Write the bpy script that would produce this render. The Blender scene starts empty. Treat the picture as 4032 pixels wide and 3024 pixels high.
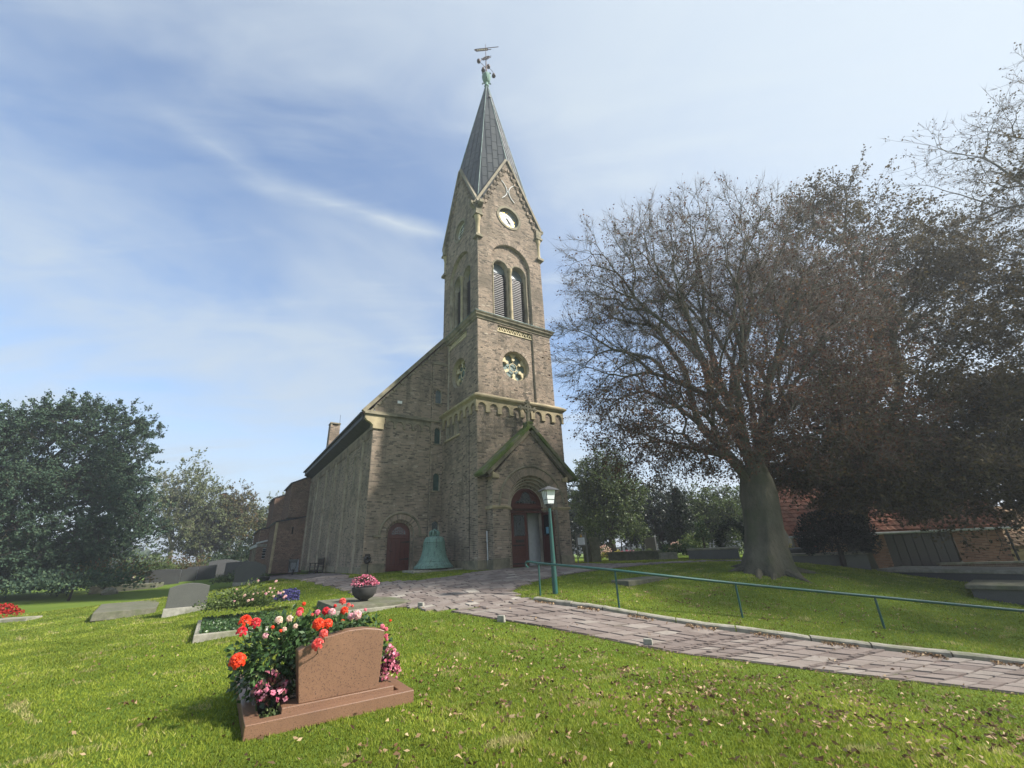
import bpy, bmesh, math, random
import numpy as np
from mathutils import Vector, Matrix

R = math.radians
random.seed(7)
rng = np.random.default_rng(11)
S = bpy.context.scene
COL = S.collection

# ------------------------------------------------------------------ camera
CAMH = 1.6
PITCH, ROLL, FPX = R(21.652), R(-2.430), 1660.0
_cp, _sp = math.cos(PITCH), math.sin(PITCH)
_fw = np.array([0, _cp, _sp]); _up = np.array([0, -_sp, _cp]); _rt = np.array([1.0, 0, 0])
_c, _s = math.cos(ROLL), math.sin(ROLL)
_r2 = _c * _rt + _s * _up; _u2 = -_s * _rt + _c * _up
cam_d = bpy.data.cameras.new('camera'); cam = bpy.data.objects.new('camera', cam_d); COL.objects.link(cam)
cam.matrix_world = Matrix(((_r2[0], _u2[0], -_fw[0], 0), (_r2[1], _u2[1], -_fw[1], 0), (_r2[2], _u2[2], -_fw[2], CAMH), (0, 0, 0, 1)))
cam_d.sensor_width = 36.0; cam_d.lens = 36.0 * FPX / 4032.0
cam_d.clip_start = 0.05; cam_d.clip_end = 6000
S.camera = cam

# ------------------------------------------------------------------ sky, sun, exposure
SUN_EL = R(41)
SUN_XY = np.array([0.975, -0.222]); SUN_XY /= np.linalg.norm(SUN_XY)
SUN_DIR = Vector((SUN_XY[0] * math.cos(SUN_EL), SUN_XY[1] * math.cos(SUN_EL), math.sin(SUN_EL)))
sun_d = bpy.data.lights.new('sun', 'SUN'); sun = bpy.data.objects.new('sun', sun_d); COL.objects.link(sun)
sun_d.energy = 4.0; sun_d.angle = R(3.5); sun_d.color = (1.0, 0.94, 0.86)
sun.rotation_euler = SUN_DIR.to_track_quat('Z', 'Y').to_euler()
S.view_settings.view_transform = 'Standard'; S.view_settings.look = 'None'
S.view_settings.exposure = 1.36; S.view_settings.gamma = 1.0

W = bpy.data.worlds.new('World'); S.world = W; W.use_nodes = True
wn = W.node_tree.nodes; wl = W.node_tree.links; wn.clear()
def wnode(t, **k):
    n = wn.new(t)
    for a, b in k.items(): setattr(n, a, b)
    return n
def wmath(op, a, b=None, c=None, clamp=False):
    n = wnode('ShaderNodeMath', operation=op, use_clamp=clamp)
    for i, x in enumerate((a, b, c)):
        if x is None: continue
        if isinstance(x, (int, float)): n.inputs[i].default_value = x
        else: wl.new(x, n.inputs[i])
    return n.outputs[0]
sky = wnode('ShaderNodeTexSky', sky_type='NISHITA')
sky.sun_disc = False; sky.sun_elevation = SUN_EL
sky.sun_rotation = math.atan2(SUN_XY[0], SUN_XY[1])
sky.altitude = 0; sky.air_density = 1.0; sky.dust_density = 0.6; sky.ozone_density = 3.0
tc = wnode('ShaderNodeTexCoord')
sep = wnode('ShaderNodeSeparateXYZ'); wl.new(tc.outputs['Generated'], sep.inputs[0])
zc = wmath('MAXIMUM', wmath('ADD', sep.outputs[2], 0.10), 0.04)
cx = wmath('DIVIDE', sep.outputs[0], zc); cy = wmath('DIVIDE', sep.outputs[1], zc)
cmb = wnode('ShaderNodeCombineXYZ'); wl.new(cx, cmb.inputs[0]); wl.new(cy, cmb.inputs[1])
def cirrus(rot, scl, nscale, detail, dist, seed):
    mp = wnode('ShaderNodeMapping'); mp.inputs['Rotation'].default_value = (0, 0, R(rot)); mp.inputs['Scale'].default_value = (scl[0], scl[1], 1)
    mp.inputs['Location'].default_value = (seed, seed * 0.7, 0)
    wl.new(cmb.outputs[0], mp.inputs[0])
    no = wnode('ShaderNodeTexNoise'); no.inputs['Scale'].default_value = nscale; no.inputs['Detail'].default_value = detail
    no.inputs['Roughness'].default_value = 0.58; no.inputs['Distortion'].default_value = dist
    wl.new(mp.outputs[0], no.inputs['Vector'])
    return no.outputs['Fac']
def wramp(f, lo, hi, a=0.0, b=1.0):
    m = wnode('ShaderNodeMapRange', interpolation_type='SMOOTHSTEP'); m.inputs['From Min'].default_value = lo; m.inputs['From Max'].default_value = hi
    m.inputs['To Min'].default_value = a; m.inputs['To Max'].default_value = b
    wl.new(f, m.inputs['Value']); return m.outputs[0]
veil = wramp(cirrus(20, (1, 1), 0.9, 5, 0.4, 3.1), 0.34, 0.70, 0.02, 0.66)
wisps = wramp(cirrus(-58, (0.45, 1.5), 2.2, 8, 0.9, 9.7), 0.46, 0.72, 0.0, 0.55)
# one long mares-tail streak: distance to a slightly bent line in the cloud plane
wob = wnode('ShaderNodeTexNoise'); wob.inputs['Scale'].default_value = 2.0; wob.inputs['Detail'].default_value = 6; wl.new(cmb.outputs[0], wob.inputs['Vector'])
fib = wramp(cirrus(-29, (0.5, 3.2), 3.4, 9, 0.6, 4.4), 0.30, 0.72, 0.35, 1.0)
def lin(a, b, c): return wmath('ADD', wmath('ADD', wmath('MULTIPLY', cx, float(a)), wmath('MULTIPLY', cy, float(b))), float(c))
def mares_tail(A, B, width, amp, bend):
    A, B = np.array(A), np.array(B); L_ = float(np.linalg.norm(B - A)); sd = (B - A) / L_; sn = np.array([-sd[1], sd[0]])
    along = lin(sd[0], sd[1], -A @ sd); across = lin(sn[0], sn[1], -A @ sn)
    across = wmath('ADD', across, wmath('MULTIPLY', wmath('SUBTRACT', wob.outputs['Fac'], 0.5), bend))
    core = wmath('SUBTRACT', 1.0, wmath('DIVIDE', wmath('ABSOLUTE', across), width), clamp=True)
    ends = wmath('MULTIPLY', wramp(along, -0.3 * L_, 0.6 * L_), wramp(along, L_ * 0.85, L_ * 1.15, 1.0, 0.0))
    return wmath('MULTIPLY', wmath('MULTIPLY', wmath('MULTIPLY', wmath('POWER', core, 1.4), ends), fib), amp)
streak = mares_tail((-0.62, 0.745), (-0.18, 0.985), 0.060, 0.95, 0.20)
streak2 = mares_tail((-0.70, 0.56), (-0.52, 0.77), 0.085, 0.55, 0.30)
streak3 = mares_tail((-0.62, 1.12), (-0.30, 1.62), 0.16, 0.45, 0.35)
hazeh = wramp(sep.outputs[2], 0.0, 0.45, 0.72, 0.0)
# aureole of the thin cloud round the sun
dotn = wnode('ShaderNodeVectorMath', operation='DOT_PRODUCT'); wl.new(tc.outputs['Generated'], dotn.inputs[0]); dotn.inputs[1].default_value = SUN_DIR
aur = wramp(dotn.outputs['Value'], 0.05, 0.95, 0.0, 0.93)
inv = 1.0
for d in (veil, wisps, streak, streak2, streak3, hazeh, aur):
    inv = wmath('MULTIPLY', inv, wmath('SUBTRACT', 1.0, d)) if not isinstance(inv, float) else wmath('SUBTRACT', 1.0, d)
dens = wmath('SUBTRACT', 1.0, inv, clamp=True)
cw = wmath('ADD', 3.05, wmath('MULTIPLY', aur, 0.30))
cloudc = wnode('ShaderNodeVectorMath', operation='SCALE'); cloudc.inputs[0].default_value = (0.90, 0.98, 1.07); wl.new(cw, cloudc.inputs['Scale'])
mix = wnode('ShaderNodeMix', data_type='RGBA'); wl.new(dens, mix.inputs['Factor']); wl.new(sky.outputs[0], mix.inputs['A']); wl.new(cloudc.outputs[0], mix.inputs['B'])
tn = wnode('ShaderNodeVectorMath', operation='MULTIPLY'); wl.new(mix.outputs['Result'], tn.inputs[0]); tn.inputs[1].default_value = (0.96, 1.0, 1.01)
bg = wnode('ShaderNodeBackground'); bg.inputs['Strength'].default_value = 0.097
wo = wnode('ShaderNodeOutputWorld'); wl.new(tn.outputs[0], bg.inputs[0]); wl.new(bg.outputs[0], wo.inputs[0])

# ------------------------------------------------------------------ helpers
def ray(sx, sy):
    v = np.array([sx - 2016, sy - 1512, FPX])
    return v[0] * _r2 - v[1] * _u2 + v[2] * _fw
def at(dx, dy, Y):            # display pixel of the photo (2212 wide) and a real depth -> a point
    w = ray(dx * 1.8228, dy * 1.8228); return np.array([0, 0, CAMH]) + w * (Y / w[1])

def tag(o, label=None, cat=None, group=None, kind=None):
    if label: o['label'] = label
    if cat: o['category'] = cat
    if group: o['group'] = group
    if kind: o['kind'] = kind
    return o
def empty(name, loc=(0, 0, 0), rz=0.0, parent=None):
    o = bpy.data.objects.new(name, None); COL.objects.link(o); o.location = loc; o.rotation_euler = (0, 0, rz)
    o.empty_display_size = 0.2
    if parent: o.parent = parent
    return o
def link_mesh(name, me, mat, parent=None):
    o = bpy.data.objects.new(name, me); COL.objects.link(o)
    if mat and not len(me.materials): me.materials.append(mat)
    if parent: o.parent = parent
    return o
def np_mesh(name, V, F, mat, parent=None, tint=None, smooth=False):
    """V (n,3), F (m,k) same-size polygons"""
    V = np.ascontiguousarray(V, dtype=np.float32); F = np.ascontiguousarray(F, dtype=np.int32)
    me = bpy.data.meshes.new(name); m, k = F.shape
    me.vertices.add(len(V)); me.vertices.foreach_set('co', V.ravel())
    me.loops.add(m * k); me.loops.foreach_set('vertex_index', F.ravel())
    me.polygons.add(m); me.polygons.foreach_set('loop_start', np.arange(0, m * k, k, dtype=np.int32))
    if tint is not None:
        a = me.attributes.new('tint', 'FLOAT', 'FACE'); a.data.foreach_set('value', np.ascontiguousarray(tint, dtype=np.float32))
    me.update(calc_edges=True)
    if smooth: me.polygons.foreach_set('use_smooth', np.ones(m, dtype=bool))
    return link_mesh(name, me, mat, parent)

class G:
    """collects polygons and links them as one mesh object"""
    def __init__(s): s.v = []; s.f = []; s.t = []
    def add(s, vs, fs, t=0.5):
        b = len(s.v); s.v.extend([tuple(map(float, p)) for p in vs])
        for f in fs: s.f.append(tuple(b + i for i in f)); s.t.append(t)
    def poly(s, vs, t=0.5): s.add(vs, [tuple(range(len(vs)))], t)
    def box(s, a, b, t=0.5, M=None):
        (x0, y0, z0), (x1, y1, z1) = a, b
        vs = [(x0, y0, z0), (x1, y0, z0), (x1, y1, z0), (x0, y1, z0), (x0, y0, z1), (x1, y0, z1), (x1, y1, z1), (x0, y1, z1)]
        if M is not None: vs = [tuple(M @ Vector(p)) for p in vs]
        s.add(vs, [(3, 2, 1, 0), (4, 5, 6, 7), (0, 1, 5, 4), (1, 2, 6, 5), (2, 3, 7, 6), (3, 0, 4, 7)], t)
    def hexa(s, low, high, t=0.5):      # 4 low corners, 4 high corners (ccw seen from high)
        s.add(list(low) + list(high), [(3, 2, 1, 0), (4, 5, 6, 7), (0, 1, 5, 4), (1, 2, 6, 5), (2, 3, 7, 6), (3, 0, 4, 7)], t)
    def prism(s, pts, fn, d0, d1, t=0.5):   # polygon pts (s,t) extruded d0..d1 through fn(s,t,d)
        n = len(pts); a = [fn(p[0], p[1], d0) for p in pts]; b = [fn(p[0], p[1], d1) for p in pts]
        s.add(a + b, [tuple(range(n - 1, -1, -1)), tuple(range(n, 2 * n))] + [(i, (i + 1) % n, n + (i + 1) % n, n + i) for i in range(n)], t)
    def tube(s, path, r, n=8, t=0.5, caps=True):
        path = [Vector(p) for p in path]; m = len(path)
        rs = r if isinstance(r, (list, tuple)) else [r] * m
        ref = Vector((0, 0, 1)); vs = []
        for i, p in enumerate(path):
            d = (path[min(i + 1, m - 1)] - path[max(i - 1, 0)]).normalized()
            if i == 0:
                if abs(d.dot(ref)) > 0.9: ref = Vector((1, 0, 0))
            x = (ref - d * ref.dot(d)).normalized(); ref = x; y = d.cross(x)
            for k in range(n):
                a = 2 * math.pi * k / n; vs.append(tuple(p + (x * math.cos(a) + y * math.sin(a)) * rs[i]))
        fs = [(i * n + k, i * n + (k + 1) % n, (i + 1) * n + (k + 1) % n, (i + 1) * n + k) for i in range(m - 1) for k in range(n)]
        if caps: fs += [tuple(range(n - 1, -1, -1)), tuple((m - 1) * n + k for k in range(n))]
        s.add(vs, fs, t)
    def lathe(s, prof, c=(0, 0, 0), n=24, t=0.5, caps=True, wob=None):
        vs = []; m = len(prof)
        for (r, z) in prof:
            for k in range(n):
                a = 2 * math.pi * k / n; q = r * (wob(a, z) if wob else 1.0)
                vs.append((c[0] + q * math.cos(a), c[1] + q * math.sin(a), c[2] + z))
        fs = [(i * n + k, i * n + (k + 1) % n, (i + 1) * n + (k + 1) % n, (i + 1) * n + k) for i in range(m - 1) for k in range(n)]
        if caps: fs += [tuple(range(n - 1, -1, -1)), tuple((m - 1) * n + k for k in range(n))]
        s.add(vs, fs, t)
    def build(s, name, mat, parent=None, smooth=False, bevel=0.0, kind=None):
        me = bpy.data.meshes.new(name); me.from_pydata(s.v, [], s.f)
        a = me.attributes.new('tint', 'FLOAT', 'FACE'); a.data.foreach_set('value', np.array(s.t, dtype=np.float32))
        me.update()
        if smooth:
            me.polygons.foreach_set('use_smooth', np.ones(len(me.polygons), dtype=bool))
        o = link_mesh(name, me, mat, parent)
        if smooth:
            md = o.modifiers.new('edges', 'EDGE_SPLIT'); md.split_angle = R(38)
        if bevel:
            md = o.modifiers.new('bevel', 'BEVEL'); md.width = bevel; md.segments = 2; md.limit_method = 'ANGLE'
        if kind: o['kind'] = kind
        return o

# ------------------------------------------------------------------ materials
MAT = {}
class NT:
    def __init__(s, name):
        s.m = bpy.data.materials.new(name); s.m.use_nodes = True; s.n = s.m.node_tree.nodes; s.l = s.m.node_tree.links
        s.n.clear(); s.out = s.n.new('ShaderNodeOutputMaterial'); MAT[name] = s.m
    def node(s, t, ins=None, **k):
        n = s.n.new(t)
        for a, b in k.items(): setattr(n, a, b)
        for a, b in (ins or {}).items(): s.put(n.inputs[a], b)
        return n
    def put(s, sock, x):
        if hasattr(x, 'is_linked') or isinstance(x, bpy.types.NodeSocket): s.l.new(x, sock)
        else: sock.default_value = x
    def coord(s, kind='Object'): return s.node('ShaderNodeTexCoord').outputs[kind]
    def noise(s, vec, scale, detail=4, rough=0.55, dist=0.0):
        return s.node('ShaderNodeTexNoise', {'Vector': vec, 'Scale': scale, 'Detail': detail, 'Roughness': rough, 'Distortion': dist}).outputs['Fac']
    def vor(s, vec, scale, feature='F1'):
        return s.node('ShaderNodeTexVoronoi', {'Vector': vec, 'Scale': scale}, feature=feature)
    def scale(s, vec, sc): return s.node('ShaderNodeMapping', {'Vector': vec, 'Scale': sc}).outputs[0]
    def ramp(s, f, stops):
        n = s.node('ShaderNodeValToRGB', {'Fac': f}); el = n.color_ramp.elements
        while len(el) > 1: el.remove(el[-1])
        el[0].position = stops[0][0]; el[0].color = (*stops[0][1], 1)
        for p, c in stops[1:]:
            e = el.new(p); e.color = (*c, 1)
        return n.outputs[0]
    def rng(s, f, lo, hi, a=0.0, b=1.0):
        return s.node('ShaderNodeMapRange', {'Value': f, 'From Min': lo, 'From Max': hi, 'To Min': a, 'To Max': b}).outputs[0]
    def math(s, op, a, b=0.0): return s.node('ShaderNodeMath', {0: a, 1: b}, operation=op).outputs[0]
    def mix(s, f, a, b, blend='MIX'):
        n = s.node('ShaderNodeMix', data_type='RGBA', blend_type=blend)
        s.put(n.inputs['Factor'], f); 
        for k, x in (('A', a), ('B', b)):
            s.put(n.inputs[k], (*x, 1) if isinstance(x, tuple) and len(x) == 3 else x)
        return n.outputs['Result']
    def tint(s): return s.node('ShaderNodeAttribute', attribute_name='tint').outputs['Fac']
    def bump(s, h, strength=0.4, dist=0.02): return s.node('ShaderNodeBump', {'Height': h, 'Strength': strength, 'Distance': dist}).outputs[0]
    def bsdf(s, col, rough=0.85, bump=None, spec=0.3, metal=0.0, coat=0.0):
        b = s.node('ShaderNodeBsdfPrincipled'); s.put(b.inputs['Base Color'], (*col, 1) if isinstance(col, tuple) else col)
        s.put(b.inputs['Roughness'], rough); b.inputs['Specular IOR Level'].default_value = spec; b.inputs['Metallic'].default_value = metal
        b.inputs['Coat Weight'].default_value = coat
        if bump is not None: s.l.new(bump, b.inputs['Normal'])
        return b
    def done(s, sh): s.l.new(sh.outputs[0], s.out.inputs['Surface']); return s.m

def m_brick():
    m = NT('brick'); P = m.coord(); t = m.tint()
    col = m.ramp(t, [(0.0, (.10, .086, .071)), (.12, (.16, .135, .11)), (.3, (.245, .201, .159)), (.55, (.315, .257, .202)), (.8, (.352, .273, .212)), (1.0, (.43, .37, .295))])
    n1 = m.noise(P, .55, 6, .6); n2 = m.noise(P, 14, 4, .6)
    col = m.mix(m.rng(n1, .48, .68, 0, .72), col, (.135, .118, .092))
    n3 = m.noise(m.scale(P, (1.3, 1.3, .25)), 1.6, 4, .6)
    col = m.mix(m.rng(n3, .52, .70, 0, .62), col, (.09, .084, .066))
    col = m.mix(m.rng(n2, .3, .75, 0, .45), col, m.mix(1.0, col, (.62, .6, .56), 'MULTIPLY'))
    m.done(m.bsdf(col, .93, m.bump(m.noise(P, 45, 5, .65), .5, .006), .15))
def m_redbrick():
    m = NT('red_brick'); P = m.coord(); t = m.tint()
    col = m.ramp(t, [(0, (.085, .058, .044)), (.3, (.15, .09, .066)), (.7, (.19, .118, .088)), (1, (.24, .165, .125))])
    col = m.mix(m.rng(m.noise(P, .6, 5), .45, .7, 0, .55), col, (.12, .09, .07))
    m.done(m.bsdf(col, .93, m.bump(m.noise(P, 40, 4), .4, .006), .15))
def m_barnbrick():
    m = NT('barn_brick'); P = m.coord(); t = m.tint()  # orange brick, colour lightened to make up for the tree shade
    col = m.ramp(t, [(0, (.20, .10, .06)), (.5, (.33, .17, .105)), (1, (.42, .25, .16))]); m.done(m.bsdf(col, .93, m.bump(m.noise(P, 40, 4), .4, .006), .15))
m_barnbrick()
def simple(name, c1, c2, scale=3.0, rough=.85, detail=6, lo=.35, hi=.65, bumps=0.3, bscale=40, bdist=.006, spec=.3, metal=0, coord='Object', c3=None, s3=.7, stretch=None, coat=0.0):
    m = NT(name); P = m.coord(coord)
    if stretch: P = m.scale(P, stretch)
    col = m.mix(m.rng(m.noise(P, scale, detail, .6), lo, hi), c1, c2)
    if c3: col = m.mix(m.rng(m.noise(P, s3, 6, .62), .5, .68, 0, .85), col, c3)
    m.done(m.bsdf(col, rough, m.bump(m.noise(P, bscale, 4), bumps, bdist), spec, metal, coat))
    return m.m
m_brick(); m_redbrick()
simple('mortar', (.45, .405, .325), (.31, .28, .22), 2.2, .95, bumps=.5, bscale=60, c3=(.16, .145, .115), s3=.6)
simple('sandstone', (.40, .335, .21), (.30, .252, .16), 3, .9, c3=(.15, .135, .085), s3=.9, bumps=.35)
simple('tan_stone', (.26, .228, .168), (.19, .168, .124), 3, .9, c3=(.12, .11, .075), s3=1.0, bumps=.35)
simple('dark_sandstone', (.27, .235, .165), (.17, .155, .11), 3, .92, c3=(.08, .08, .055), s3=1.2, bumps=.4)
simple('pale_stone', (.62, .54, .36), (.5, .43, .27), 4, .88, c3=(.3, .27, .17), bumps=.3)
def m_mossy():
    m = NT('mossy_stone'); P = m.coord()
    col = m.mix(m.rng(m.noise(P, 4, 6), .3, .7), (.20, .19, .13), (.11, .11, .075))
    col = m.mix(m.rng(m.noise(P, 1.6, 5), .36, .55), col, m.mix(m.noise(P, 9, 3), (.055, .085, .02), (.13, .17, .045)))
    m.done(m.bsdf(col, .95, m.bump(m.noise(P, 30, 5), .6, .012), .1))
m_mossy()
def m_zinc():
    m = NT('spire_metal'); P = m.coord(); t = m.tint()
    col = m.ramp(t, [(0, (.045, .05, .054)), (.5, (.062, .068, .072)), (1, (.088, .093, .093))])
    col = m.mix(m.rng(m.noise(m.scale(P, (1, 1, .3)), 1.8, 5), .45, .75, 0, .6), col, (.075, .082, .082))
    m.done(m.bsdf(col, m.rng(m.noise(P, 3, 4), .3, .7, .5, .7), m.bump(m.noise(P, 5, 3), .15, .02), .35, .15))
m_zinc()
def m_verdigris():
    m = NT('verdigris'); P = m.coord()
    st = m.noise(m.scale(P, (1, 1, .16)), 7.5, 5, .6, .4)
    col = m.mix(m.rng(st, .40, .66), (.145, .25, .205), (.085, .15, .13))
    band = m.rng(m.noise(m.scale(P, (1, 1, .10)), 13, 4, .6), .55, .63, 0, .8)
    col = m.mix(band, col, (.06, .065, .055))
    col = m.mix(m.rng(m.noise(P, 22, 5), .4, .7, 0, .5), col, (.22, .335, .285))
    m.done(m.bsdf(col, .8, m.bump(m.noise(P, 25, 5), .3, .008), .3, .15))
m_verdigris()
simple('copper_cap', (.17, .24, .22), (.10, .13, .125), 3, .7, metal=.3, stretch=(1, 1, 1))
def m_wood(name, a, b):
    m = NT(name); P = m.coord()
    g = m.noise(m.scale(P, (9, 9, .7)), 4, 5, .6)
    col = m.mix(m.rng(g, .35, .65), a, b)
    m.done(m.bsdf(col, .42, m.bump(g, .2, .004), .5))
m_wood('door_wood', (.105, .026, .018), (.055, .016, .012)); m_wood('dark_wood', (.035, .026, .02), (.018, .014, .011)); m_wood('louver_wood', (.045, .044, .043), (.025, .025, .025))
m_wood('grey_wood', (.2, .19, .17), (.12, .115, .10))
def m_glass(name, c, rough=.12):
    m = NT(name); P = m.coord(); col = m.mix(m.rng(m.noise(P, 3.5, 3), .35, .7), c, tuple(x * .55 for x in c))
    m.done(m.bsdf(col, rough, m.bump(m.noise(P, 6, 2), .12, .02), .6))
m_glass('dark_glass', (.02, .024, .026)); m_glass('teal_glass', (.17, .245, .235), .25); m_glass('church_glass', (.055, .10, .085), .2); m_glass('blue_glass', (.14, .18, .2), .15)
simple('white_paint', (.74, .75, .75), (.66, .67, .66), 5, .5); simple('pale_metal', (.55, .57, .57), (.42, .44, .45), 6, .5)
simple('frosted_pane', (.70, .74, .74), (.60, .65, .66), 4, .3); simple('lead', (.24, .26, .26), (.16, .17, .17), 12, .6)
simple('iron', (.028, .029, .03), (.05, .045, .04), 9, .6, metal=.4); simple('rail_paint', (.014, .085, .072), (.02, .07, .062), 7, .38, spec=.5, c3=(.05, .085, .075), s3=4)
simple('lamp_roof', (.10, .105, .11), (.06, .062, .066), 6, .55, metal=.3); simple('bronze_brown', (.09, .062, .05), (.055, .04, .035), 8, .6, metal=.4)
simple('gold', (.55, .37, .08), (.42, .28, .06), 8, .35, metal=.6)
simple('clock_white', (.20, .235, .245), (.15, .18, .195), 5, .45, c3=(.25, .25, .19), s3=2.4)
def m_tiles():
    m = NT('roof_tiles'); P = m.coord(); t = m.tint()
    col = m.ramp(t, [(0, (.19, .065, .038)), (.5, (.30, .115, .068)), (1, (.38, .18, .12))])
    col = m.mix(m.rng(m.noise(P, 1.2, 5), .48, .7, 0, .6), col, (.15, .11, .075))
    m.done(m.bsdf(col, .85, m.bump(m.noise(P, 20, 4), .4, .01), .3))
m_tiles()
def m_browntiles():
    m = NT('brown_tiles'); P = m.coord(); t = m.tint()
    col = m.ramp(t, [(0, (.16, .10, .06)), (.5, (.235, .15, .085)), (1, (.3, .215, .13))])
    m.done(m.bsdf(col, .85, m.bump(m.noise(P, 20, 4), .4, .01), .3))
m_browntiles()
simple('slate', (.05, .052, .055), (.032, .034, .037), 3, .6)
def m_granite(name, base, dark, light, scale=110, rough=.35, big=.0):
    m = NT(name); P = m.coord()
    v = m.vor(P, scale); v2 = m.vor(P, scale * .45)
    col = m.mix(m.rng(v.outputs['Distance'], .1, .55), base, light)
    col = m.mix(m.rng(m.noise(P, scale * .5, 3, .6), .55, .66, 0, .9), col, dark)
    col = m.mix(m.rng(v2.outputs['Distance'], .02, .22, .85, 0), col, dark)
    col = m.mix(m.rng(m.noise(P, 2.5, 4), .3, .75, 0, .3), col, dark)
    m.done(m.bsdf(col, rough, m.bump(m.noise(P, 60, 3), .06, .003), .5))
m_granite('red_granite', (.155, .076, .04), (.045, .026, .02), (.215, .12, .072), 170, .42)
m_granite('grey_granite', (.054, .058, .052), (.028, .031, .029), (.085, .088, .078), 120, .6)  # darkened: shade on the left headstones' faces is put into this colour
m_granite('slate_granite', (.075, .078, .078), (.04, .042, .044), (.11, .113, .112), 120, .55)
m_granite('dark_granite', (.045, .046, .048), (.018, .018, .02), (.075, .078, .08), 120, .28)
simple('old_stone', (.15, .145, .105), (.085, .087, .06), 5, .95, c3=(.085, .10, .045), s3=1.8, bumps=.6, bscale=28, bdist=.012)
simple('pale_kerb', (.30, .285, .235), (.195, .185, .148), 6, .95, c3=(.14, .15, .085), s3=2.2, bumps=.6, bscale=30, bdist=.01)
simple('concrete', (.32, .31, .27), (.21, .205, .175), 6, .95, c3=(.13, .14, .085), s3=2.5, bumps=.5)
def m_paver():
    m = NT('paver'); P = m.coord('Object'); t = m.tint()
    col = m.ramp(t, [(0, (.125, .10, .09)), (.3, (.178, .146, .13)), (.55, (.208, .176, .157)), (.8, (.235, .206, .183)), (1, (.32, .295, .255))])
    col = m.mix(m.rng(m.noise(P, 1.7, 6, .62), .38, .7, 0, .6), col, m.mix(1.0, col, (.62, .6, .56), 'MULTIPLY'))
    col = m.mix(m.rng(m.noise(P, 7, 5, .65), .52, .72, 0, .6), col, (.15, .13, .12))
    m.done(m.bsdf(col, .88, m.bump(m.noise(P, 22, 6, .65), .5, .012), .25))
m_paver()
simple('path_joint', (.075, .055, .05), (.13, .095, .085), 5, .98, bumps=.6, bscale=50, c3=(.06, .075, .03), s3=1.2)
simple('soil', (.05, .036, .024), (.028, .02, .014), 8, .98, bumps=.7, bscale=40, bdist=.02)
def m_ground():
    m = NT('lawn'); P = m.coord('Object')
    a = m.noise(P, .28, 5, .6); b = m.noise(P, 1.7, 6, .65); c = m.noise(P, 30, 6, .7)
    col = m.mix(m.rng(b, .3, .7), (.088, .14, .015), (.125, .185, .024))
    col = m.mix(m.rng(a, .4, .7, 0, .6), col, (.165, .21, .04))
    col = m.mix(m.rng(c, .35, .75, 0, .6), col, (.07, .125, .016))
    col = m.mix(m.rng(m.noise(P, 3.3, 5, .6), .66, .74, 0, .65), col, (.24, .21, .115))
    m.done(m.bsdf(col, .95, m.bump(c, .9, .05), .1))
m_ground()
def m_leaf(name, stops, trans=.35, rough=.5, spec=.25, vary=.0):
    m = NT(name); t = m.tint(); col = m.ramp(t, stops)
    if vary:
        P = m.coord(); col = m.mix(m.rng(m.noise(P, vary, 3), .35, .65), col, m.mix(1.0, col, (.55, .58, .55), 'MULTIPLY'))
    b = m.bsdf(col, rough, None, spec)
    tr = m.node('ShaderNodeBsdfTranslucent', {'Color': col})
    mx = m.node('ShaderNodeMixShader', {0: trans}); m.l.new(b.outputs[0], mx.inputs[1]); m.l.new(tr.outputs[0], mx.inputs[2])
    m.done(mx)
m_leaf('grass_blade', [(0, (.155, .20, .018)), (.5, (.28, .345, .04)), (.85, (.375, .41, .065)), (1, (.48, .43, .18))], .45, .6, .15, .6)
m_leaf('beech_leaf', [(0, (.062, .036, .028)), (.45, (.105, .056, .040)), (.75, (.16, .078, .045)), (.9, (.11, .095, .045)), (1, (.23, .12, .055))], .30, .7, .08)
m_leaf('beech_leaf_green', [(0, (.055, .048, .030)), (.4, (.088, .072, .040)), (.7, (.115, .094, .047)), (1, (.17, .115, .055))], .30, .7, .08)
m_leaf('yew_leaf', [(0, (.028, .05, .036)), (.5, (.048, .082, .052)), (1, (.09, .13, .07))], .15, .8, .06)
m_leaf('green_leaf', [(0, (.04, .065, .02)), (.5, (.08, .12, .036)), (1, (.14, .18, .06))], .3, .5, .25)
m_leaf('autumn_leaf', [(0, (.05, .06, .018)), (.5, (.095, .088, .028)), (.8, (.13, .085, .03)), (1, (.13, .05, .03))], .3, .5, .25)
m_leaf('pale_leaf', [(0, (.075, .095, .045)), (.5, (.125, .15, .07)), (1, (.20, .21, .10))], .35, .6, .1)
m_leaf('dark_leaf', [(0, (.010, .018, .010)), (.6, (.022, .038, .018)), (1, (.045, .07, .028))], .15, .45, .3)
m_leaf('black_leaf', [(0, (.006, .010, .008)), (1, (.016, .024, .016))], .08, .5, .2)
m_leaf('rose_leaf', [(0, (.026, .055, .02)), (.5, (.052, .105, .034)), (.85, (.10, .165, .048)), (1, (.19, .21, .065))], .2, .32, .5)
m_leaf('begonia_leaf', [(0, (.018, .008, .008)), (.6, (.045, .016, .016)), (1, (.06, .04, .02))], .15, .35, .5)
m_leaf('silver_leaf', [(0, (.32, .36, .36)), (1, (.48, .52, .52))], .15, .7, .1)
m_leaf('fallen_leaf', [(0, (.055, .028, .016)), (.35, (.12, .065, .033)), (.7, (.24, .155, .082)), (1, (.42, .31, .185))], .15, .6, .2)
m_leaf('petal', [(0, (.62, .03, .012)), (.18, (.78, .075, .02)), (.36, (.52, .012, .035)), (.54, (.72, .12, .09)), (.72, (.72, .16, .24)), (.88, (.66, .36, .42)), (1, (.75, .55, .42))], .3, .45, .3)
m_leaf('pink_petal', [(0, (.42, .07, .14)), (.5, (.62, .17, .26)), (1, (.75, .38, .45))], .3, .45, .3)
m_leaf('blue_petal', [(0, (.04, .04, .14)), (1, (.10, .09, .26))], .2, .5, .2)
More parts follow.
